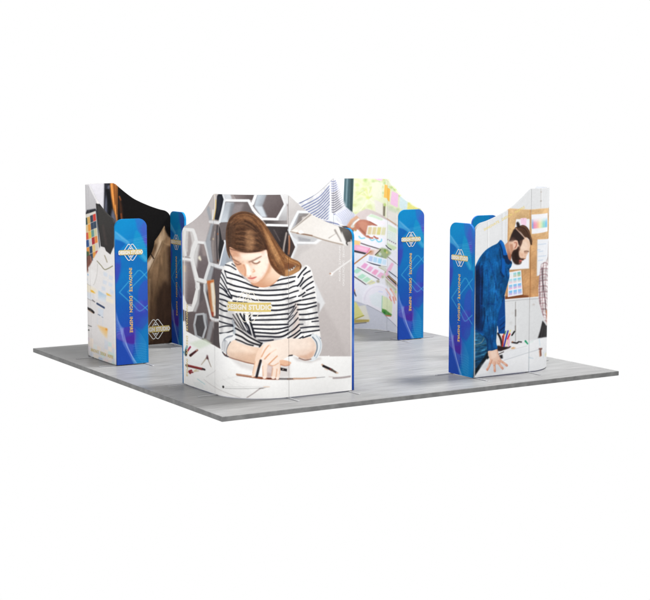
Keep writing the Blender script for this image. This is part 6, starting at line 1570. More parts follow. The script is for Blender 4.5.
['L',[464,1295,244,1090,157,1003,242,913,456,707],10.9,10.9,(76,182,222),0.8,5.5,0,-1],
['P',[241,859,349,879,401,711,266,720],(120,100,206),0.25,20,0,-1],
['T', 'INNOVATE . DESIGN . INSPIRE', 218, 1323, 216, 444, 44, (224, 180, 72)],
['G','bluelogo',223,1535,357]
],
'FI':[],'BO':[],'RI':[]}

# ---------------------------------------------------------------- scene basics
sc=bpy.context.scene
col=sc.collection
def link(o,parent=None):
    col.objects.link(o)
    if parent is not None: o.parent=parent
    return o
def srgb2lin(c):
    c=np.asarray(c,dtype=np.float64)
    return np.where(c<=.04045,c/12.92,((c+.055)/1.055)**2.4)
def rgb(c): return np.array(c,float)/255

# ---------------------------------------------------------------- tiny painter
def spline(p,closed,n=6):
    p=np.asarray(p,float)
    N=len(p)
    if N<3: return p
    out=[]
    rng=range(N) if closed else range(N-1)
    for i in rng:
        if closed: a,b,c,d=p[i-1],p[i],p[(i+1)%N],p[(i+2)%N]
        else: a,b,c,d=p[max(i-1,0)],p[i],p[i+1],p[min(i+2,N-1)]
        for k in range(n):
            t=k/n
            out.append(.5*((2*b)+(c-a)*t+(2*a-5*b+4*c-d)*t*t+(3*b-a-3*c+d)*t**3))
    if not closed: out.append(p[-1])
    return np.array(out)
def boxblur(m,k):
    if k<1: return m
    for ax in (0,1):
        pad=[(0,0),(0,0)];pad[ax]=(k+1,k)
        c=np.cumsum(np.pad(m,pad,mode='edge'),axis=ax)
        n=m.shape[ax]
        if ax==0: m=(c[2*k+1:2*k+1+n]-c[:n])/(2*k+1)
        else: m=(c[:,2*k+1:2*k+1+n]-c[:,:n])/(2*k+1)
    return m
class Canvas:
    def __init__(s,w,h,base):
        s.W=max(4,int(round(w*RES)));s.H=max(4,int(round(h*RES)))
        s.img=np.empty((s.H,s.W,3));s.img[:]=base
        s.clips={}
    def px(s,flat):
        a=np.array(flat,float).reshape(-1,2)*RES/1000
        return a
    def cover(s,p,feather):
        m=int(feather*2)+2
        x0=max(0,int(p[:,0].min())-m);x1=min(s.W,int(p[:,0].max())+m+2)
        y0=max(0,int(p[:,1].min())-m);y1=min(s.H,int(p[:,1].max())+m+2)
        if x1<=x0 or y1<=y0: return None
        SS=4;w=x1-x0;h=y1-y0
        cov=np.zeros((h,w+2))
        q=np.roll(p,-1,axis=0)
        ya,yb=p[:,1],q[:,1];xa,xb=p[:,0],q[:,0]
        for j in range(h*SS):
            y=y0+(j+.5)/SS
            k=((ya<=y)&(yb>y))|((yb<=y)&(ya>y))
            if not k.any(): continue
            xs=np.sort(xa[k]+(y-ya[k])*(xb[k]-xa[k])/(yb[k]-ya[k]))-x0
            row=cov[j//SS]
            for a,b in zip(xs[0::2],xs[1::2]):
                a=min(max(a,0),w);b=min(max(b,0),w)
                if b<=a: continue
                ia,ib=int(a),int(b)
                if ia==ib: row[ia]+=(b-a)
                else:
                    row[ia]+=ia+1-a
                    row[ia+1:ib]+=1
                    row[ib]+=b-ib
        cov=cov[:,:w]/SS
        if feather>=.7:
            k=max(1,int(round(feather*.55)))
            cov=boxblur(boxblur(cov,k),k)
        return x0,y0,cov
    def comp(s,r,c,a,clip,grad=None):
        if r is None: return
        x0,y0,m=r
        h,w=m.shape
        m=m*a
        if clip>=0:
            m=m*s.clips[clip][y0:y0+h,x0:x0+w]
        reg=s.img[y0:y0+h,x0:x0+w]
        if grad is not None:
            g,c2=grad
            d=g[1]-g[0];L=max(d@d,1e-6)
            yy,xx=np.mgrid[y0:y0+h,x0:x0+w]
            t=np.clip(((xx+.5-g[0][0])*d[0]+(yy+.5-g[0][1])*d[1])/L,0,1)
            t=t*t*(3-2*t)
            c=c+(c2-c)*t[...,None]
        reg+=(c-reg)*m[...,None]
    def poly(s,flat,c,a,f,sm,clip,g=None,c2=None):
        p=s.px(flat)
        if sm: p=spline(p,True)
        s.comp(s.cover(p,f*RES/1000),rgb(c),a,clip,None if g is None else (s.px(g),rgb(c2)))
    def stroke(s,p,w0,w1,c,a,f,clip):
        h0,h1=w0/2,w1/2
        m=max(h0,h1)+f+2
        x0=max(0,int(p[:,0].min()-m));x1=min(s.W,int(p[:,0].max()+m)+1)
        y0=max(0,int(p[:,1].min()-m));y1=min(s.H,int(p[:,1].max()+m)+1)
        if x1<=x0 or y1<=y0: return
        D=np.full((y1-y0,x1-x0),-9.)
        n=len(p)-1
        for i in range(n):
            A,B=p[i],p[i+1]
            u0=max(x0,int(min(A[0],B[0])-m));u1=min(x1,int(max(A[0],B[0])+m)+1)
            v0=max(y0,int(min(A[1],B[1])-m));v1=min(y1,int(max(A[1],B[1])+m)+1)
            if u1<=u0 or v1<=v0: continue
            yy,xx=np.mgrid[v0:v1,u0:u1]
            d=B-A;L=max(d@d,1e-9)
            t=np.clip(((xx+.5-A[0])*d[0]+(yy+.5-A[1])*d[1])/L,0,1)
            dist=np.hypot(xx+.5-A[0]-t*d[0],yy+.5-A[1]-t*d[1])
            hw=h0+(h1-h0)*(i+t)/n
            sub=D[v0-y0:v1-y0,u0-x0:u1-x0]
            np.maximum(sub,hw-dist,out=sub)
        e=.5+f*.6
        cov=np.clip((D+e)/(2*e),0,1)
        if min(h0,h1)<e: cov=cov*1.0
        s.comp((x0,y0,cov),rgb(c),a,clip)
    def line(s,flat,w0,w1,c,a,f,sm,clip):
        p=s.px(flat)
        if sm and len(p)>2: p=spline(p,False,5)
        k=RES/1000
        s.stroke(p,w0*k,w1*k,c,a,f*k,clip)
    def bundle(s,A,B,n,w,cols,a,clip,seed,jit):
        rr=random.Random(seed)
        def resample(p,m=14):
            p=spline(p,False,5) if len(p)>2 else np.asarray(p)
            d=np.r_[0,np.cumsum(np.hypot(*np.diff(p,axis=0).T))]
            t=np.linspace(0,d[-1],m)
            return np.stack([np.interp(t,d,p[:,0]),np.interp(t,d,p[:,1])],1)
        pa,pb=resample(s.px(A)),resample(s.px(B))
        k=RES/1000
        for i in range(n):
            t=min(1,max(0,(i+.5+rr.uniform(-.6,.6))/n))
            p=pa+(pb-pa)*t
            p=p+np.array([rr.uniform(-jit,jit)*k*.6,rr.uniform(-jit,jit)*k*.6])
            i0=rr.randint(0,4);i1=rr.randint(9,14)
            ww=w*k*rr.uniform(.7,1.5)
            s.stroke(p[i0:i1],ww,ww*.6,rr.choice(cols),a*rr.uniform(.5,1),.3,clip)
    def mottle(s,clip,amp,kx,ky,seed,ridge):
        """uneven tone inside an outline: cloth folds, strands, skin"""
        m=s.clips[clip];ys,xs=np.nonzero(m>0)
        if not len(ys): return
        y0,y1,x0,x1=ys.min(),ys.max()+1,xs.min(),xs.max()+1
        n=np.random.RandomState(seed).normal(0,1,(y1-y0,x1-x0))
        for k,ax in ((kx,1),(ky,0)):
            r=max(0,int(round(k*RES/1000*.6)))
            for _ in range(2):
                if r:
                    pad=[(0,0),(0,0)];pad[ax]=(r+1,r)
                    c=np.cumsum(np.pad(n,pad,mode='reflect' if min(n.shape)>r+1 else 'edge'),axis=ax);L=n.shape[ax]
                    n=(c[2*r+1:2*r+1+L]-c[:L]) if ax==0 else (c[:,2*r+1:2*r+1+L]-c[:,:L])
        n/=max(n.std(),1e-9)
        if ridge: n=1.2-2.2*np.abs(n)**.7
        n=np.clip(n,-2.5,2.5)
        s.img[y0:y1,x0:x1]*=(1+amp*n*m[y0:y1,x0:x1])[...,None]
    def run(s,ops):
        for o in ops:
            k=o[0]
            if k=='C':
                p=s.px(o[2])
                if o[3]: p=spline(p,True)
                full=np.zeros((s.H,s.W));r=s.cover(p,0)
                if r: full[r[1]:r[1]+r[2].shape[0],r[0]:r[0]+r[2].shape[1]]=r[2]
                s.clips[o[1]]=full
            elif k=='P': s.poly(*o[1:])
            elif k=='L': s.line(*o[1:])
            elif k=='B': s.bundle(*o[1:])
            elif k=='N': s.mottle(*o[1:])
    def soften(s,k):
        for j in range(3): s.img[...,j]=s.img[...,j]*.6+boxblur(s.img[...,j],k)*.4
    def grain(s,amt,seed):
        r=np.random.RandomState(seed)
        for k,a in ((2,.004),(26,.004)):
            n=boxblur(boxblur(r.normal(0,1,(s.H,s.W)),k),k)
            s.img*=(1+a*n/max(n.std(),1e-9))[...,None]
        n=r.normal(0,1,(s.H,s.W))
        s.img+=(boxblur(n,1)*2*amt)[...,None]
        s.img=np.clip(s.img,0,1)
    def sample(s,U,Z):
        x=np.clip(U*RES-.5,0,s.W-1.001);y=np.clip(Z*RES-.5,0,s.H-1.001)
        i=x.astype(int);j=y.astype(int);fx=(x-i)[...,None];fy=(y-j)[...,None]
        I=s.img
        return (I[j,i]*(1-fx)+I[j,i+1]*fx)*(1-fy)+(I[j+1,i]*(1-fx)+I[j+1,i+1]*fx)*fy

# ---------------------------------------------------------------- display geometry
def path(u,s,off=0.):
    """points and outward normals along the outer skin, s metres from its left end seen from outside"""
    kx,ky,s1,s2=UNITS[u]
    d1,d2=np.array(DIRS[u],float);K=np.array([kx,ky])
    n1=np.array([d1[1],-d1[0]]);n2=np.array([d2[1],-d2[0]])
    s=np.asarray(s,float)[...,None]
    t=np.clip((s-s1)/RAD,0,math.pi/2)
    n=np.cos(t)*n1+np.sin(t)*n2
    c=K-d1*RAD+d2*RAD
    p=c+n*RAD+d1*np.minimum(s-s1,0)+d2*np.maximum(s-s1-ARC,0)
    return p-n*off,n
def ucoord(key,s):
    k=KS[key];s1,s2=UNITS[key[0]][2:]
    s=np.asarray(s,float)
    return np.minimum(s,s1)*k[0]+np.clip(s-s1,0,ARC)*k[1]+np.maximum(s-s1-ARC,0)*k[2]
SW_T=np.array([0,.115,.22,.345,.5,.65,.8,.92,1.0])
SW_D=np.array([0,.2,.37,.55,.70,.825,.93,.985,1.0])
def arm_top(d,length):
    f=np.clip(d/length,0,1)
    # smooth the swoop
    h=HT-(HT-HE)*np.interp(f,np.linspace(0,1,41),SW)
    rc=.11
    e=np.clip((d-(length-rc))/rc,0,1)
    h=h-rc*(1-np.sqrt(np.maximum(0,1-e*e)))
    a=np.clip((.02-d)/.02,0,1)
    return h-.02*(1-np.sqrt(np.maximum(0,1-a*a)))
_x=np.linspace(0,1,41)
SW=np.interp(_x,SW_T,SW_D)
for _ in range(3): SW[1:-1]=(SW[:-2]+2*SW[1:-1]+SW[2:])/4
def arc_top(d,length):
    b=np.minimum(d,length-d)
    a=np.clip((.015-b)/.015,0,1)
    return HT-.015*(1-np.sqrt(np.maximum(0,1-a*a)))
def blue_top(d,length):
    rc=.12
    b=np.minimum(d,length-d)
    a=np.clip((rc-b)/rc,0,1)
    return HE-rc*(1-np.sqrt(np.maximum(0,1-a*a)))

def mat_print(name,rough,bump):
    m=bpy.data.materials.new(name);m.use_nodes=True
    nt=m.node_tree;b=nt.nodes['Principled BSDF']
    at=nt.nodes.new('ShaderNodeVertexColor');at.layer_name='ink'
    # slight cloth mottling of the ink
    tc=nt.nodes.new('ShaderNodeTexCoord')
    nz=nt.nodes.new('ShaderNodeTexNoise');nz.inputs['Scale'].default_value=260;nz.inputs['Detail'].default_value=2
    mr=nt.nodes.new('ShaderNodeMapRange');mr.inputs['To Min'].default_value=.985;mr.inputs['To Max'].default_value=1.015
    mx=nt.nodes.new('ShaderNodeMix');mx.data_type='RGBA';mx.blend_type='MULTIPLY';mx.inputs[0].default_value=1
    nt.links.new(tc.outputs['Object'],nz.inputs['Vector'])
    nt.links.new(nz.outputs['Fac'],mr.inputs['Value'])
    nt.links.new(at.outputs['Color'],mx.inputs[6]);nt.links.new(mr.outputs['Result'],mx.inputs[7])
    nt.links.new(mx.outputs[2],b.inputs['Base Color'])
    b.inputs['Roughness'].default_value=rough
    b.inputs['Specular IOR Level'].default_value=.06
    if bump:
        n2=nt.nodes.new('ShaderNodeTexNoise');n2.inputs['Scale'].default_value=3.2;n2.inputs['Detail'].default_value=1
        bp=nt.nodes.new('ShaderNodeBump');bp.inputs['Strength'].default_value=bump;bp.inputs['Distance'].default_value=.01
        nt.links.new(tc.outputs['Object'],n2.inputs['Vector']);nt.links.new(n2.outputs['Fac'],bp.inputs['Height'])
        nt.links.new(bp.outputs['Normal'],b.inputs['Normal'])
    return m
def mat_plain(name,c,rough,metal=0.,spec=.4,noise=0.):
    m=bpy.data.materials.new(name);m.use_nodes=True
    nt=m.node_tree;b=nt.nodes['Principled BSDF']
    l=srgb2lin(np.array(c)/255)
    b.inputs['Base Color'].default_value=(*l,1)
    b.inputs['Roughness'].default_value=rough;b.inputs['Metallic'].default_value=metal
    b.inputs['Specular IOR Level'].default_value=spec
    tc=nt.nodes.new('ShaderNodeTexCoord')
    nz=nt.nodes.new('ShaderNodeTexNoise');nz.inputs['Scale'].default_value=40
    mr=nt.nodes.new('ShaderNodeMapRange');mr.inputs['To Min'].default_value=max(.02,rough-.06);mr.inputs['To Max'].default_value=min(1,rough+.06)
    nt.links.new(tc.outputs['Object'],nz.inputs['Vector']);nt.links.new(nz.outputs['Fac'],mr.inputs['Value']);nt.links.new(mr.outputs['Result'],b.inputs['Roughness'])
    return m
M_PRINT=mat_print('printed_fabric',.62,.06)
M_PALE=mat_plain('pale_gold_ink',(204,198,184),.55)
M_GOLD=mat_plain('gold_ink',(190,168,96),.5)
M_WHITE=mat_plain('white_ink',(214,212,206),.55)
M_STEEL=mat_plain('foot_steel',(168,168,170),.45,metal=.35)

LIFT=.012
def build_mesh(name,verts,quads,cols,mat,parent,smooth=True):
    me=bpy.data.meshes.new(name)
    V=np.asarray(verts,np.float32);Q=np.asarray(quads,np.int32)
    me.vertices.add(len(V));me.vertices.foreach_set('co',V.ravel())
    me.loops.add(Q.size);me.loops.foreach_set('vertex_index',Q.ravel())
    me.polygons.add(len(Q));me.polygons.foreach_set('loop_start',np.arange(0,Q.size,4,dtype=np.int32))
    me.update(calc_edges=True)
    if cols is not None:
        at=me.color_attributes.new('ink','FLOAT_COLOR','POINT')
        C=np.ones((len(V),4),np.float32);C[:,:3]=cols
        at.data.foreach_set('color',C.ravel())
    me.polygons.foreach_set('use_smooth',np.full(len(Q),smooth,dtype=bool))
    me.materials.append(mat);me.validate();me.update()
    return link(bpy.data.objects.new(name,me),parent)

def slab(name,parent,origin,pos,length,top,cols_front,cols_back,rim,nf,nb,thick=T):
    """double-sided fabric panel. pos(s,off)->xy ; top(d) ; colour functions (s,z)->sRGB ; rim(s,z)->sRGB"""
    V=[];Q=[];C=[];base=0
    eps=.002
    def grid(ns,nz,off,flip,colf):
        nonlocal base
        # denser columns at the two ends for the rounded corners
        t=np.linspace(0,1,ns)
        extra=np.r_[np.linspace(0,.14,14)/length,1-np.linspace(0,.14,14)/length]
        t=np.unique(np.clip(np.r_[t,extra],0,1))
        d=eps+t*(length-2*eps)
        h=top(d)-eps
        v=np.linspace(0,1,nz)
        z=LIFT+eps+v[:,None]*(h-LIFT-eps)[None,:]
        D=np.broadcast_to(d,z.shape)
        xy=pos(d,off)
        P3=np.empty(z.shape+(3,));P3[...,:2]=xy[None];P3[...,2]=z
        n=len(d);m=nz
        idx=base+np.arange(n*m).reshape(m,n)
        q=np.stack([idx[:-1,:-1],idx[:-1,1:],idx[1:,1:],idx[1:,:-1]],-1).reshape(-1,4)
        if flip: q=q[:,::-1]
        V.append(P3.reshape(-1,3));Q.append(q);C.append(colf(D,z).reshape(-1,3));base+=n*m
    grid(nf[0],nf[1],0.,False,cols_front)
    grid(nb[0],nb[1],thick,True,cols_back)
    # rim: loop around the outline, half-round section
    tt=np.unique(np.r_[np.linspace(0,1,60),np.linspace(0,.14,14)/length,1-np.linspace(0,.14,14)/length]);tt=tt[(tt>=0)&(tt<=1)]
    d=tt*length
    hh=top(eps+tt*(length-2*eps))
    nv=12
    loop=[(0.,LIFT+(hh[0]-LIFT)*k/nv) for k in range(nv)]+list(zip(d,hh))+[(length,hh[-1]-(hh[-1]-LIFT)*k/nv) for k in range(1,nv+1)]+[(x,LIFT) for x in d[::-1][1:-1]]
    lp=np.array(loop)
    cx,cz=length/2,(LIFT+hh.mean())/2
    nx=np.roll(lp,-1,0)-np.roll(lp,1,0)
    nrm=np.stack([-nx[:,1],nx[:,0]],1);ln=np.hypot(nrm[:,0],nrm[:,1]);nrm/=np.maximum(ln,1e-9)[:,None]
    # inward offset ring for front/back boundary
    rings=[]
    for k in range(5):
        a=math.pi*k/4
        ins=eps*(1-math.sin(a)); off=thick*(.5-.5*math.cos(a))
        pts=lp.copy()
        pts[:,0]=np.clip(pts[:,0],ins,length-ins)
        pts[:,1]=np.where(pts[:,1]>LIFT+eps,pts[:,1]-ins,LIFT+ins)
        xy=pos(pts[:,0],off)
        rings.append(np.c_[xy,pts[:,1]])
    n=len(lp)
    for rg in rings: V.append(rg)
    C.append(np.tile(rim(np.clip(lp[:,0],.01,length-.01),lp[:,1]).reshape(-1,3),(5,1)))
    ids=base+np.arange(5*n).reshape(5,n);base+=5*n
    for k in range(4):
        a=ids[k];b=ids[k+1]
        Q.append(np.stack([a,np.roll(a,-1),np.roll(b,-1),b],-1))
    V=np.concatenate(V);V[:,:2]-=origin
    return build_mesh(name,V,np.concatenate(Q),srgb2lin(np.clip(np.concatenate(C),0,1)).astype(np.float32)*INK,M_PRINT,parent)
INK=1.0

# ---------------------------------------------------------------- paint the prints
canv={}
TONE={'FO':.95,'RO':.94,'LO':.985}       # overall tone scale per print, offsetting lamp brightness
BASE={'FO':(176,168,167),'RO':(233,233,234),'LO':(224,220,218),'LI':(24,22,22),'BI':(229,228,231),'FI':(206,204,204),'BO':(226,226,228),'RI':(214,216,220)}
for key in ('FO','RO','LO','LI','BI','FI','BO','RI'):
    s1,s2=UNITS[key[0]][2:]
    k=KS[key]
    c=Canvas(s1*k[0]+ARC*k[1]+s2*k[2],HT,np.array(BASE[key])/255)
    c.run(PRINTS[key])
    if not PRINTS[key]:
        # faces turned away: the blue wave of the end panels on a pale ground
        yy,xx=np.mgrid[0:c.H,0:c.W];u=xx/c.W;v=yy/c.H
        for i,(ph,a,cc) in enumerate(((.0,.10,(36,130,200)),(1.7,.08,(60,90,190)),(3.1,.06,(80,60,170)))):
            w=.16+.05*i+a*np.sin(u*6+ph)
            m=np.clip((w-v)*60,0,1)*(.8-.15*i)
            c.img+=(np.array(cc)/255-c.img)*m[...,None]
    if key=='BI': c.img=1-(1-c.img)*.90
    c.soften(1);c.grain(.006,len(canv)+1)
    c.img=np.clip(c.img,0,1);c.img+=.42*(c.img-.60)*c.img*(1-c.img)     # print contrast
    c.img*=TONE.get(key,1.)
    canv[key]=c
cb=Canvas(max(WX,WY)*.92+.02,HE,np.array((22,110,184))/255)
cb.run(PRINTS['BL']);cb.soften(1);cb.grain(.004,77);cb.img*=.87

# ---------------------------------------------------------------- lettering and emblems
_fc={}
def glyphs(text,bold):
    """triangles of a line of text, x 0..1 (full width), y 0..1 (cap height)"""
    key=(text,bold)
    if key in _fc: return _fc[key]
    cu=bpy.data.curves.new('lettering','FONT');cu.body=text;cu.size=1;cu.offset=bold;cu.resolution_u=3;cu.space_character=1.05
    ob=bpy.data.objects.new('lettering',cu);col.objects.link(ob)
    dg=bpy.context.evaluated_depsgraph_get();dg.update()
    me=ob.evaluated_get(dg).to_mesh();me.calc_loop_triangles()
    V=np.array([v.co[:2] for v in me.vertices]);F=[tuple(t.vertices) for t in me.loop_triangles]
    ob.evaluated_get(dg).to_mesh_clear()
    bpy.data.objects.remove(ob);bpy.data.curves.remove(cu)
    V[:,0]-=V[:,0].min();V[:,0]/=V[:,0].max()
    capy=.70;V[:,1]/=capy
    _fc[key]=(V,F);return _fc[key]
def flat_mesh(name,V2,F,place,mat,parent,origin):
    """V2 in metres on the unrolled face -> mesh on the face"""
    P3=place(V2);P3=P3.copy();P3[:,:2]-=origin
    me=bpy.data.meshes.new(name)
    me.from_pydata([tuple(map(float,p)) for p in P3],[],[tuple(map(int,f)) for f in F]);me.materials.append(mat);me.update()
    return link(bpy.data.objects.new(name,me),parent)
def ring_strip(pts,w):
    """closed band of width w along pts"""
    p=np.asarray(pts,float);n=len(p)
    d=np.roll(p,-1,0)-np.roll(p,1,0);d/=np.maximum(np.hypot(d[:,0],d[:,1]),1e-9)[:,None]
    nn=np.stack([-d[:,1],d[:,0]],1)*w/2
    V=np.concatenate([p+nn,p-nn]);F=[(i,(i+1)%n,n+(i+1)%n,n+i) for i in range(n)]
    return V,F
def rounded_diamond(cx,hw,hh,rc=.22):
    c=[(cx,hh),(cx+hw,0),(cx,-hh),(cx-hw,0)]
    out=[]
    for i in range(4):
        p=np.array(c[i],float);a=np.array(c[i-1],float);b=np.array(c[(i+1)%4],float)
        k=rc if i in (0,2) else .05
        q0=p+(a-p)*k;q1=p+(b-p)*k
        for t in np.linspace(0,1,6): out.append((1-t)**2*q0+2*t*(1-t)*p+t*t*q1)
        for t in np.linspace(0,1,8)[1:-1]: out.append(q1+(b+(p-b)*(rc if i in (1,3) else .05)-q1)*t)
    return out[::-1]
def merge(parts):
    V=[];F=[];n=0
    for v,f in parts:
        V.append(v);F+= [tuple(i+n for i in q) for q in f];n+=len(v)
    return np.concatenate(V),F
def grid_rect(x0,x1,y0,y1,nx,ny=1):
    X,Y=np.meshgrid(np.linspace(x0,x1,nx+1),np.linspace(y0,y1,ny+1))
    V=np.stack([X.ravel(),Y.ravel()],1)
    F=[(j*(nx+1)+i,j*(nx+1)+i+1,(j+1)*(nx+1)+i+1,(j+1)*(nx+1)+i) for j in range(ny) for i in range(nx)]
    return V,F
def emblem(c,w,place,parent,origin,bar=True,lw=.024,white=None):
    """two overlapping outlined diamonds behind a gold banner reading DESIGN STUDIO"""
    c=np.array(c)
    hw,hh=.25*w,.345*w
    parts=[]
    for cx in (-.07*w,.07*w):
        parts.append(ring_strip(rounded_diamond(cx,hw,hh),lw*w))
    for sg in (1,-1):
        parts.append((np.array([(-.05,.125*sg),(.05,.125*sg),(.035,.15*sg),(.0,.18*sg),(-.035,.15*sg)])*w,[(0,1,2,3,4)]))
    V,F=merge(parts)
    flat_mesh('emblem',V+c,F,lambda v:place(v,.0022),white or M_WHITE,parent,origin)
    if bar:
        V,F=grid_rect(-.47*w,.47*w,-.095*w,.095*w,20)
        bo=flat_mesh('banner',V+c,F,lambda v:place(v,.0036),M_GOLD,parent,origin)
        V,F=glyphs('DESIGN STUDIO',.05);V=V.copy();V[:,0]=(V[:,0]-.5)*1.0*w;V[:,1]=(V[:,1]-.5)*(.10 if lw<.02 else .118)*w
        pieces(V/w+.5,V+c,F,lambda v:place(v,.0050),white or M_WHITE,parent,origin)
_inks={}
def ink(hexs):
    if hexs not in _inks: _inks[hexs]=mat_plain('lettering_ink',tuple(rgb(hexs)*255),.55)
    return _inks[hexs]
def letter_line(o,place,parent,origin,mirror=1):
    _,t,s0,z0,s1,z1,h,c=o
    p0=np.array([s0*mirror,z0])/1000;p1=np.array([s1*mirror,z1])/1000;h/=1000
    d=p1-p0;L=np.hypot(*d);d/=L;n=np.array([-d[1],d[0]])
    V,F=glyphs(t,.012)
    W=p0+V[:,:1]*L*d+(V[:,1:]-.5)*h*n
    pieces(V,W,F,lambda v:place(v,.0022),ink(c),parent,origin)
def pieces(V,W,F,place,mat,parent,origin):
    """one mesh per word and per full stop"""
    lo=np.array([V[list(f),0].min() for f in F]);hi=np.array([V[list(f),0].max() for f in F])
    order=np.argsort(lo);groups=[];end=-1
    for i in order:
        if lo[i]>end+.013 or not groups: groups.append([])
        groups[-1].append(i);end=max(end,hi[i]) if len(groups[-1])>1 else hi[i]
    for g in groups:
        ids=sorted({v for i in g for v in F[i]});m={v:k for k,v in enumerate(ids)}
        wide=V[ids,0].max()-V[ids,0].min()>.05
        flat_mesh('lettering' if wide else 'full_stop',W[ids],[tuple(m[v] for v in F[i]) for i in g],place,mat,parent,origin)

# ---------------------------------------------------------------- build the four displays
LABELS={
 'F':'photo display stand printed with a woman in a striped top drawing at a white desk',
 'R':'photo display stand printed with a bearded man in a blue shirt leaning over a table',
 'B':'photo display stand printed with colour swatch cards, sticky notes and a striped sleeve',
 'L':'display stand with a brown paper bag on black inside and desk papers outside'}
def foot_mesh():
    bm_v=[];L,Wd,H=.25,.016,.008
    x=[-L,-L+.01,L-.01,L]
    prof=[(-L,-Wd+.008),(-L+.008,-Wd),(L-.008,-Wd),(L,-Wd+.008),(L,Wd-.008),(L-.008,Wd),(-L+.008,Wd),(-L,Wd-.008)]
    V=[(a,b,.0015) for a,b in prof]+[(a,b,H-.002) for a,b in prof]+[(a*(1-.002/abs(a)),b*.93,H) for a,b in prof]
    F=[tuple(range(7,-1,-1)),tuple(range(16,24))]
    for k in (0,8):
        for i in range(8): F.append((k+i,k+(i+1)%8,k+8+(i+1)%8,k+8+i))
    me=bpy.data.meshes.new('foot');me.from_pydata(V,[],F);me.materials.append(M_STEEL);me.update()
    return me
FOOT=foot_mesh()
VIS={'F':'O','R':'O','L':'OI','B':'I'}
for u in 'FRBL':
    kx,ky,s1,s2=UNITS[u]
    d1,d2=np.array(DIRS[u],float)
    cen=np.array([kx,ky])-d1*RAD*.6+d2*RAD*.6
    root=link(bpy.data.objects.new('display_stand',None));root.location=(cen[0],cen[1],0);root.empty_display_size=.3
    root['label']=LABELS[u];root['category']='display stand';root['group']='photo display stands on the platform corners'
    tot=s1+ARC+s2
    ko,ki=u+'O',u+'I'
    # three panels: straight, curved, straight
    spans=[(0.,s1,'wall_panel',lambda d,L=s1:arm_top(L-d,L)),(s1,s1+ARC,'curved_panel',lambda d:arc_top(d,ARC)),(s1+ARC,tot,'wall_panel',lambda d,L=s2:arm_top(d,L))]
    gap=.0003
    panels=[]
    for i,(a,b,nm,top) in enumerate(spans):
        a2=a+(gap if i>0 else 0);b2=b-(gap if i<2 else 0);L=b2-a2
        def pos(d,off,a2=a2): return path(u,a2+np.asarray(d),off)[0]
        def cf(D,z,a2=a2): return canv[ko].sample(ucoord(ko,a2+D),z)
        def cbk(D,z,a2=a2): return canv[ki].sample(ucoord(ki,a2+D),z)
        rf=cbk if u=='B' or (u=='L' and i==0) else cf
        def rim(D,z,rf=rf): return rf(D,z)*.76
        fo=KS[ko][i];fi=KS[ki][i]
        def res(key,k): 
            if k<=.25: return (40,40)
            return (max(40,int(L*k*RES)),int(HT*RES*.95))
        topf=(lambda d,top=top,sh=a2-a:top(np.asarray(d)+sh))
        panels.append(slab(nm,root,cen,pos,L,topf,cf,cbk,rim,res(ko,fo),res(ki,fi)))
    # blue end panels
    blues=[]
    for e in (0,1):
        d=d1 if e==0 else -d2            # pointing into the arm
        n=np.array([d1[1],-d1[0]]) if e==0 else np.array([d2[1],-d2[0]])
        w=WY if abs(n[1])>.5 else WX
        end=(np.array([kx,ky])-d1*(RAD+s1+.001)) if e==0 else (np.array([kx,ky])+d2*(RAD+s2+.001))
        # viewed from outside (looking along d) x runs left to right
        xd=n if e==0 else -n
        o2=end-n*w if e==0 else end
        def pos(dd,off,o2=o2,xd=xd,d=d): return (o2-d*(T-.0))[None]+np.asarray(dd)[:,None]*xd+d*off
        def cf(D,z): return cb.sample(D*.92,z)
        def cbk(D,z,w=w): return cb.sample((w-D)*.92,z)
        bp=slab('end_panel',root,cen,pos,w,lambda dd,w=w:blue_top(np.asarray(dd),w),cf,cbk,cf,(110,430),(60,200))
        blues.append(bp)
        for side in (0,1):
            def place(v,h,o2=o2,xd=xd,d=d,side=side,w=w):
                x=v[:,0] if side==0 else w-v[:,0]
                base=o2-d*(T+h) if side==0 else o2+d*h
                return np.c_[base+x[:,None]*xd,v[:,1]]
            for o in PRINTS['BL']:
                if o[0]=='T': letter_line(o,place,bp,cen)
                elif o[0]=='G': emblem((o[2]/1000,o[3]/1000),o[4]/1000,place,bp,cen)
    # lettering on the skins
    for key,sg in ((ko,1),(ki,-1)):
        def place(v,h,key=key,sg=sg):
            p,n=path(u,v[:,0]*sg,0.)
            p=p+n*h if sg==1 else p-n*(T+h)
            return np.c_[p,v[:,1]]
        for o in PRINTS[key]:
            if o[0] not in 'TG': continue
            s=o[2]/1000
            par=panels[0 if s<s1 else 1 if s<s1+ARC else 2]
            if o[0]=='T': letter_line(o,place,par,cen,sg)
            else: emblem((sg*o[2]/1000,o[3]/1000),o[4]/1000,place,par,cen,bar=o[1]!='faintlogo',lw=.012 if key=='FO' else .022,white=M_PALE if key=='FO' else None)
    # steel feet under the ends, the seams and the free edges of the end panels
    def foot(p,direction):
        f=link(bpy.data.objects.new('foot',FOOT),root)
        f.location=(p[0]-cen[0],p[1]-cen[1],0);f.rotation_euler=(0,0,math.atan2(direction[1],direction[0]))
    for s in (.04,s1,s1+ARC,tot-.04):
        p,n=path(u,np.array([s]),T/2);foot(p[0],n[0])
    for e in (0,1):
        d=d1 if e==0 else d2
        n=np.array([d1[1],-d1[0]]) if e==0 else np.array([d2[1],-d2[0]])
        w=WY if abs(n[1])>.5 else WX
        end=np.array([kx,ky])-d1*(RAD+s1+T/2) if e==0 else np.array([kx,ky])+d2*(RAD+s2+T/2)
        foot(end-n*(w-.04),d)

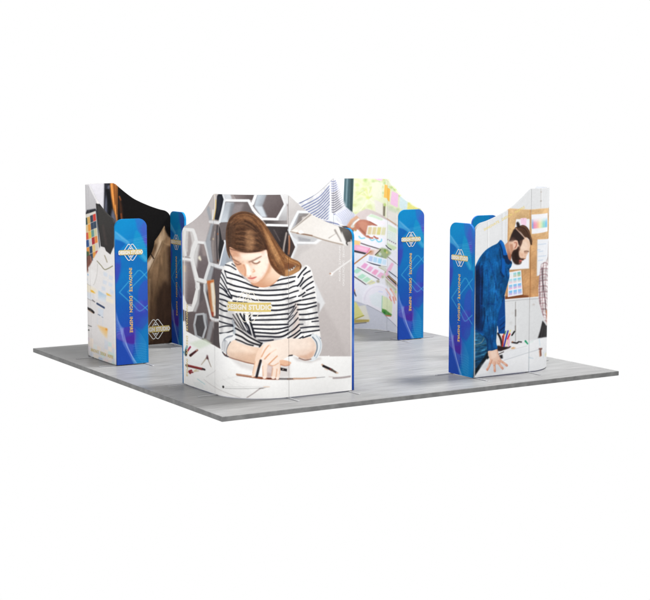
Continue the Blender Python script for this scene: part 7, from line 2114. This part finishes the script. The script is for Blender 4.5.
# ---------------------------------------------------------------- platform
def platform():
    b=.004
    V=[];F=[]
    def ring(ins,z):
        k=len(V)
        V.extend([(-AX+ins,-AY+ins,z),(AX-ins,-AY+ins,z),(AX-ins,AY-ins,z),(-AX+ins,AY-ins,z)]);return k
    r0=ring(b,-TK);r1=ring(0,-TK+b);r2=ring(0,-b);r3=ring(b,0)
    for a,c in ((r0,r1),(r1,r2),(r2,r3)):
        for i in range(4): F.append((a+i,a+(i+1)%4,c+(i+1)%4,c+i))
    F.append((r3,r3+1,r3+2,r3+3));F.append((r0+3,r0+2,r0+1,r0))
    me=bpy.data.meshes.new('platform');me.from_pydata(V,[],F)
    m=bpy.data.materials.new('grey_oak_laminate');m.use_nodes=True
    nt=m.node_tree;bs=nt.nodes['Principled BSDF'];N=nt.nodes.new;Lk=nt.links.new
    tc=N('ShaderNodeTexCoord')
    def noise(sx,sy,sz,scale,detail,dist=0.):
        mp=N('ShaderNodeMapping');mp.inputs['Scale'].default_value=(sx,sy,sz);Lk(tc.outputs['Object'],mp.inputs['Vector'])
        n=N('ShaderNodeTexNoise');n.inputs['Scale'].default_value=scale;n.inputs['Detail'].default_value=detail;n.inputs['Distortion'].default_value=dist
        Lk(mp.outputs['Vector'],n.inputs['Vector']);return n
    br=N('ShaderNodeTexBrick');br.offset=.37;br.inputs['Scale'].default_value=1;br.inputs['Brick Width'].default_value=1.9;br.inputs['Row Height'].default_value=.24
    br.inputs['Mortar Size'].default_value=.0012;br.inputs['Color1'].default_value=(.42,.42,.42,1);br.inputs['Color2'].default_value=(.62,.62,.62,1);br.inputs['Mortar'].default_value=(.25,.25,.25,1)
    Lk(tc.outputs['Object'],br.inputs['Vector'])
    g1=noise(.55,9,1,3.2,6,.4);g2=noise(.8,34,1,4,4,.2);g3=noise(1,1.6,1,.7,2)
    def mix(f,a,bb,mode='MIX'):
        x=N('ShaderNodeMix');x.data_type='RGBA';x.blend_type=mode
        if isinstance(f,float): x.inputs[0].default_value=f
        else: Lk(f,x.inputs[0])
        for k,v in ((6,a),(7,bb)):
            if isinstance(v,tuple): x.inputs[k].default_value=v
            else: Lk(v,x.inputs[k])
        return x.outputs[2]
    r1_=N('ShaderNodeValToRGB');e=r1_.color_ramp.elements
    e[0].position=.30;e[0].color=(.27,.268,.265,1);e[1].position=.72;e[1].color=(.40,.398,.395,1)
    Lk(g1.outputs['Fac'],r1_.inputs['Fac'])
    r2_=N('ShaderNodeValToRGB');e=r2_.color_ramp.elements
    e[0].position=.36;e[0].color=(.48,.48,.48,1);e[1].position=.60;e[1].color=(1,1,1,1)
    Lk(g2.outputs['Fac'],r2_.inputs['Fac'])
    c=mix(.55,r1_.outputs['Color'],r2_.outputs['Color'],'MULTIPLY')
    c=mix(.22,c,br.outputs['Color'],'OVERLAY')
    c=mix(.18,c,g3.outputs['Color'],'SOFT_LIGHT')
    hs=N('ShaderNodeHueSaturation');hs.inputs['Saturation'].default_value=.15;hs.inputs['Value'].default_value=FLOORV;Lk(c,hs.inputs['Color'])
    Lk(hs.outputs['Color'],bs.inputs['Base Color'])
    rr=N('ShaderNodeMapRange');rr.inputs['To Min'].default_value=.30;rr.inputs['To Max'].default_value=.44;Lk(g2.outputs['Fac'],rr.inputs['Value']);Lk(rr.outputs['Result'],bs.inputs['Roughness'])
    bs.inputs['Specular IOR Level'].default_value=.12
    bp=N('ShaderNodeBump');bp.inputs['Strength'].default_value=.12;bp.inputs['Distance'].default_value=.002;Lk(g2.outputs['Fac'],bp.inputs['Height']);Lk(bp.outputs['Normal'],bs.inputs['Normal'])
    me.materials.append(m)
    m2=mat_plain('shaded_edge_band',(118,118,118),.5);n2=m2.node_tree;b2=n2.nodes['Principled BSDF']  # edge band; shade on the platform sides is put into its darker grey
    t2=n2.nodes.new('ShaderNodeTexCoord');z2=n2.nodes.new('ShaderNodeTexNoise');z2.inputs['Scale'].default_value=9;z2.inputs['Detail'].default_value=6
    r2=n2.nodes.new('ShaderNodeValToRGB');e2=r2.color_ramp.elements
    e2[0].position=.36;e2[0].color=(.115,.115,.115,1);e2[1].position=.66;e2[1].color=(.17,.17,.168,1)
    n2.links.new(t2.outputs['Object'],z2.inputs['Vector']);n2.links.new(z2.outputs['Fac'],r2.inputs['Fac']);n2.links.new(r2.outputs['Color'],b2.inputs['Base Color'])
    me.materials.append(m2)
    for p in me.polygons: p.material_index=0 if p.normal.z>.9 else 1
    me.update()
    o=link(bpy.data.objects.new('platform_floor',me))
    o['kind']='structure';o['label']='square grey wood-grain platform carrying the four photo display stands';return o
FLOORV=.93
platform()

# ---------------------------------------------------------------- light, white surround, camera
w=bpy.data.worlds.new('World');sc.world=w;w.use_nodes=True
nt=w.node_tree;bg=nt.nodes['Background']
# white world at and below the horizon, dimmed overhead to weaken floor light
tc=nt.nodes.new('ShaderNodeTexCoord');sp=nt.nodes.new('ShaderNodeSeparateXYZ');mr=nt.nodes.new('ShaderNodeMapRange')
mr.interpolation_type='SMOOTHSTEP'
mr.inputs['From Min'].default_value=.14;mr.inputs['From Max'].default_value=.55;mr.inputs['To Min'].default_value=1.0;mr.inputs['To Max'].default_value=.30
nt.links.new(tc.outputs['Generated'],sp.inputs['Vector']);nt.links.new(sp.outputs['Z'],mr.inputs['Value']);nt.links.new(mr.outputs['Result'],bg.inputs['Strength'])
bg.inputs['Color'].default_value=(1,1,1,1)
def lamp(loc,target,size,energy,color=(1,1,1)):
    l=bpy.data.lights.new('unseen_area_lamp','AREA');l.shape='SQUARE';l.size=size;l.energy=energy;l.color=color
    o=bpy.data.objects.new('unseen_area_lamp',l);col.objects.link(o);o.location=loc
    import mathutils
    o.rotation_euler=(mathutils.Vector(target)-mathutils.Vector(loc)).to_track_quat('-Z','Y').to_euler()
    return o
lamp((8,-2.2,16),(0,.3,0),3.2,4300)
lamp((-1.5,-.5,8.0),(2.0,1.5,.6),1.6,360)  # added overhead lamp, brightens the inside of the back stand
lamp((-8.5,-12.5,5.5),(.3,.3,1.2),3.0,1250)  # added front-left fill, out of view, for the outer prints
cx,cy,cz,yaw,pitch,f=CAM
cd=bpy.data.cameras.new('Camera');cam=bpy.data.objects.new('Camera',cd);col.objects.link(cam);sc.camera=cam
cam.location=(cx,cy,cz);cam.rotation_euler=(math.pi/2-pitch,0,yaw-math.pi/2)
cd.sensor_width=36;cd.sensor_fit='HORIZONTAL';cd.lens=f/650*36;cd.clip_end=500;cd.clip_start=.1
sc.view_settings.view_transform='Standard';sc.view_settings.look='None';sc.view_settings.exposure=0;sc.view_settings.gamma=1
sc.cycles.max_bounces=8
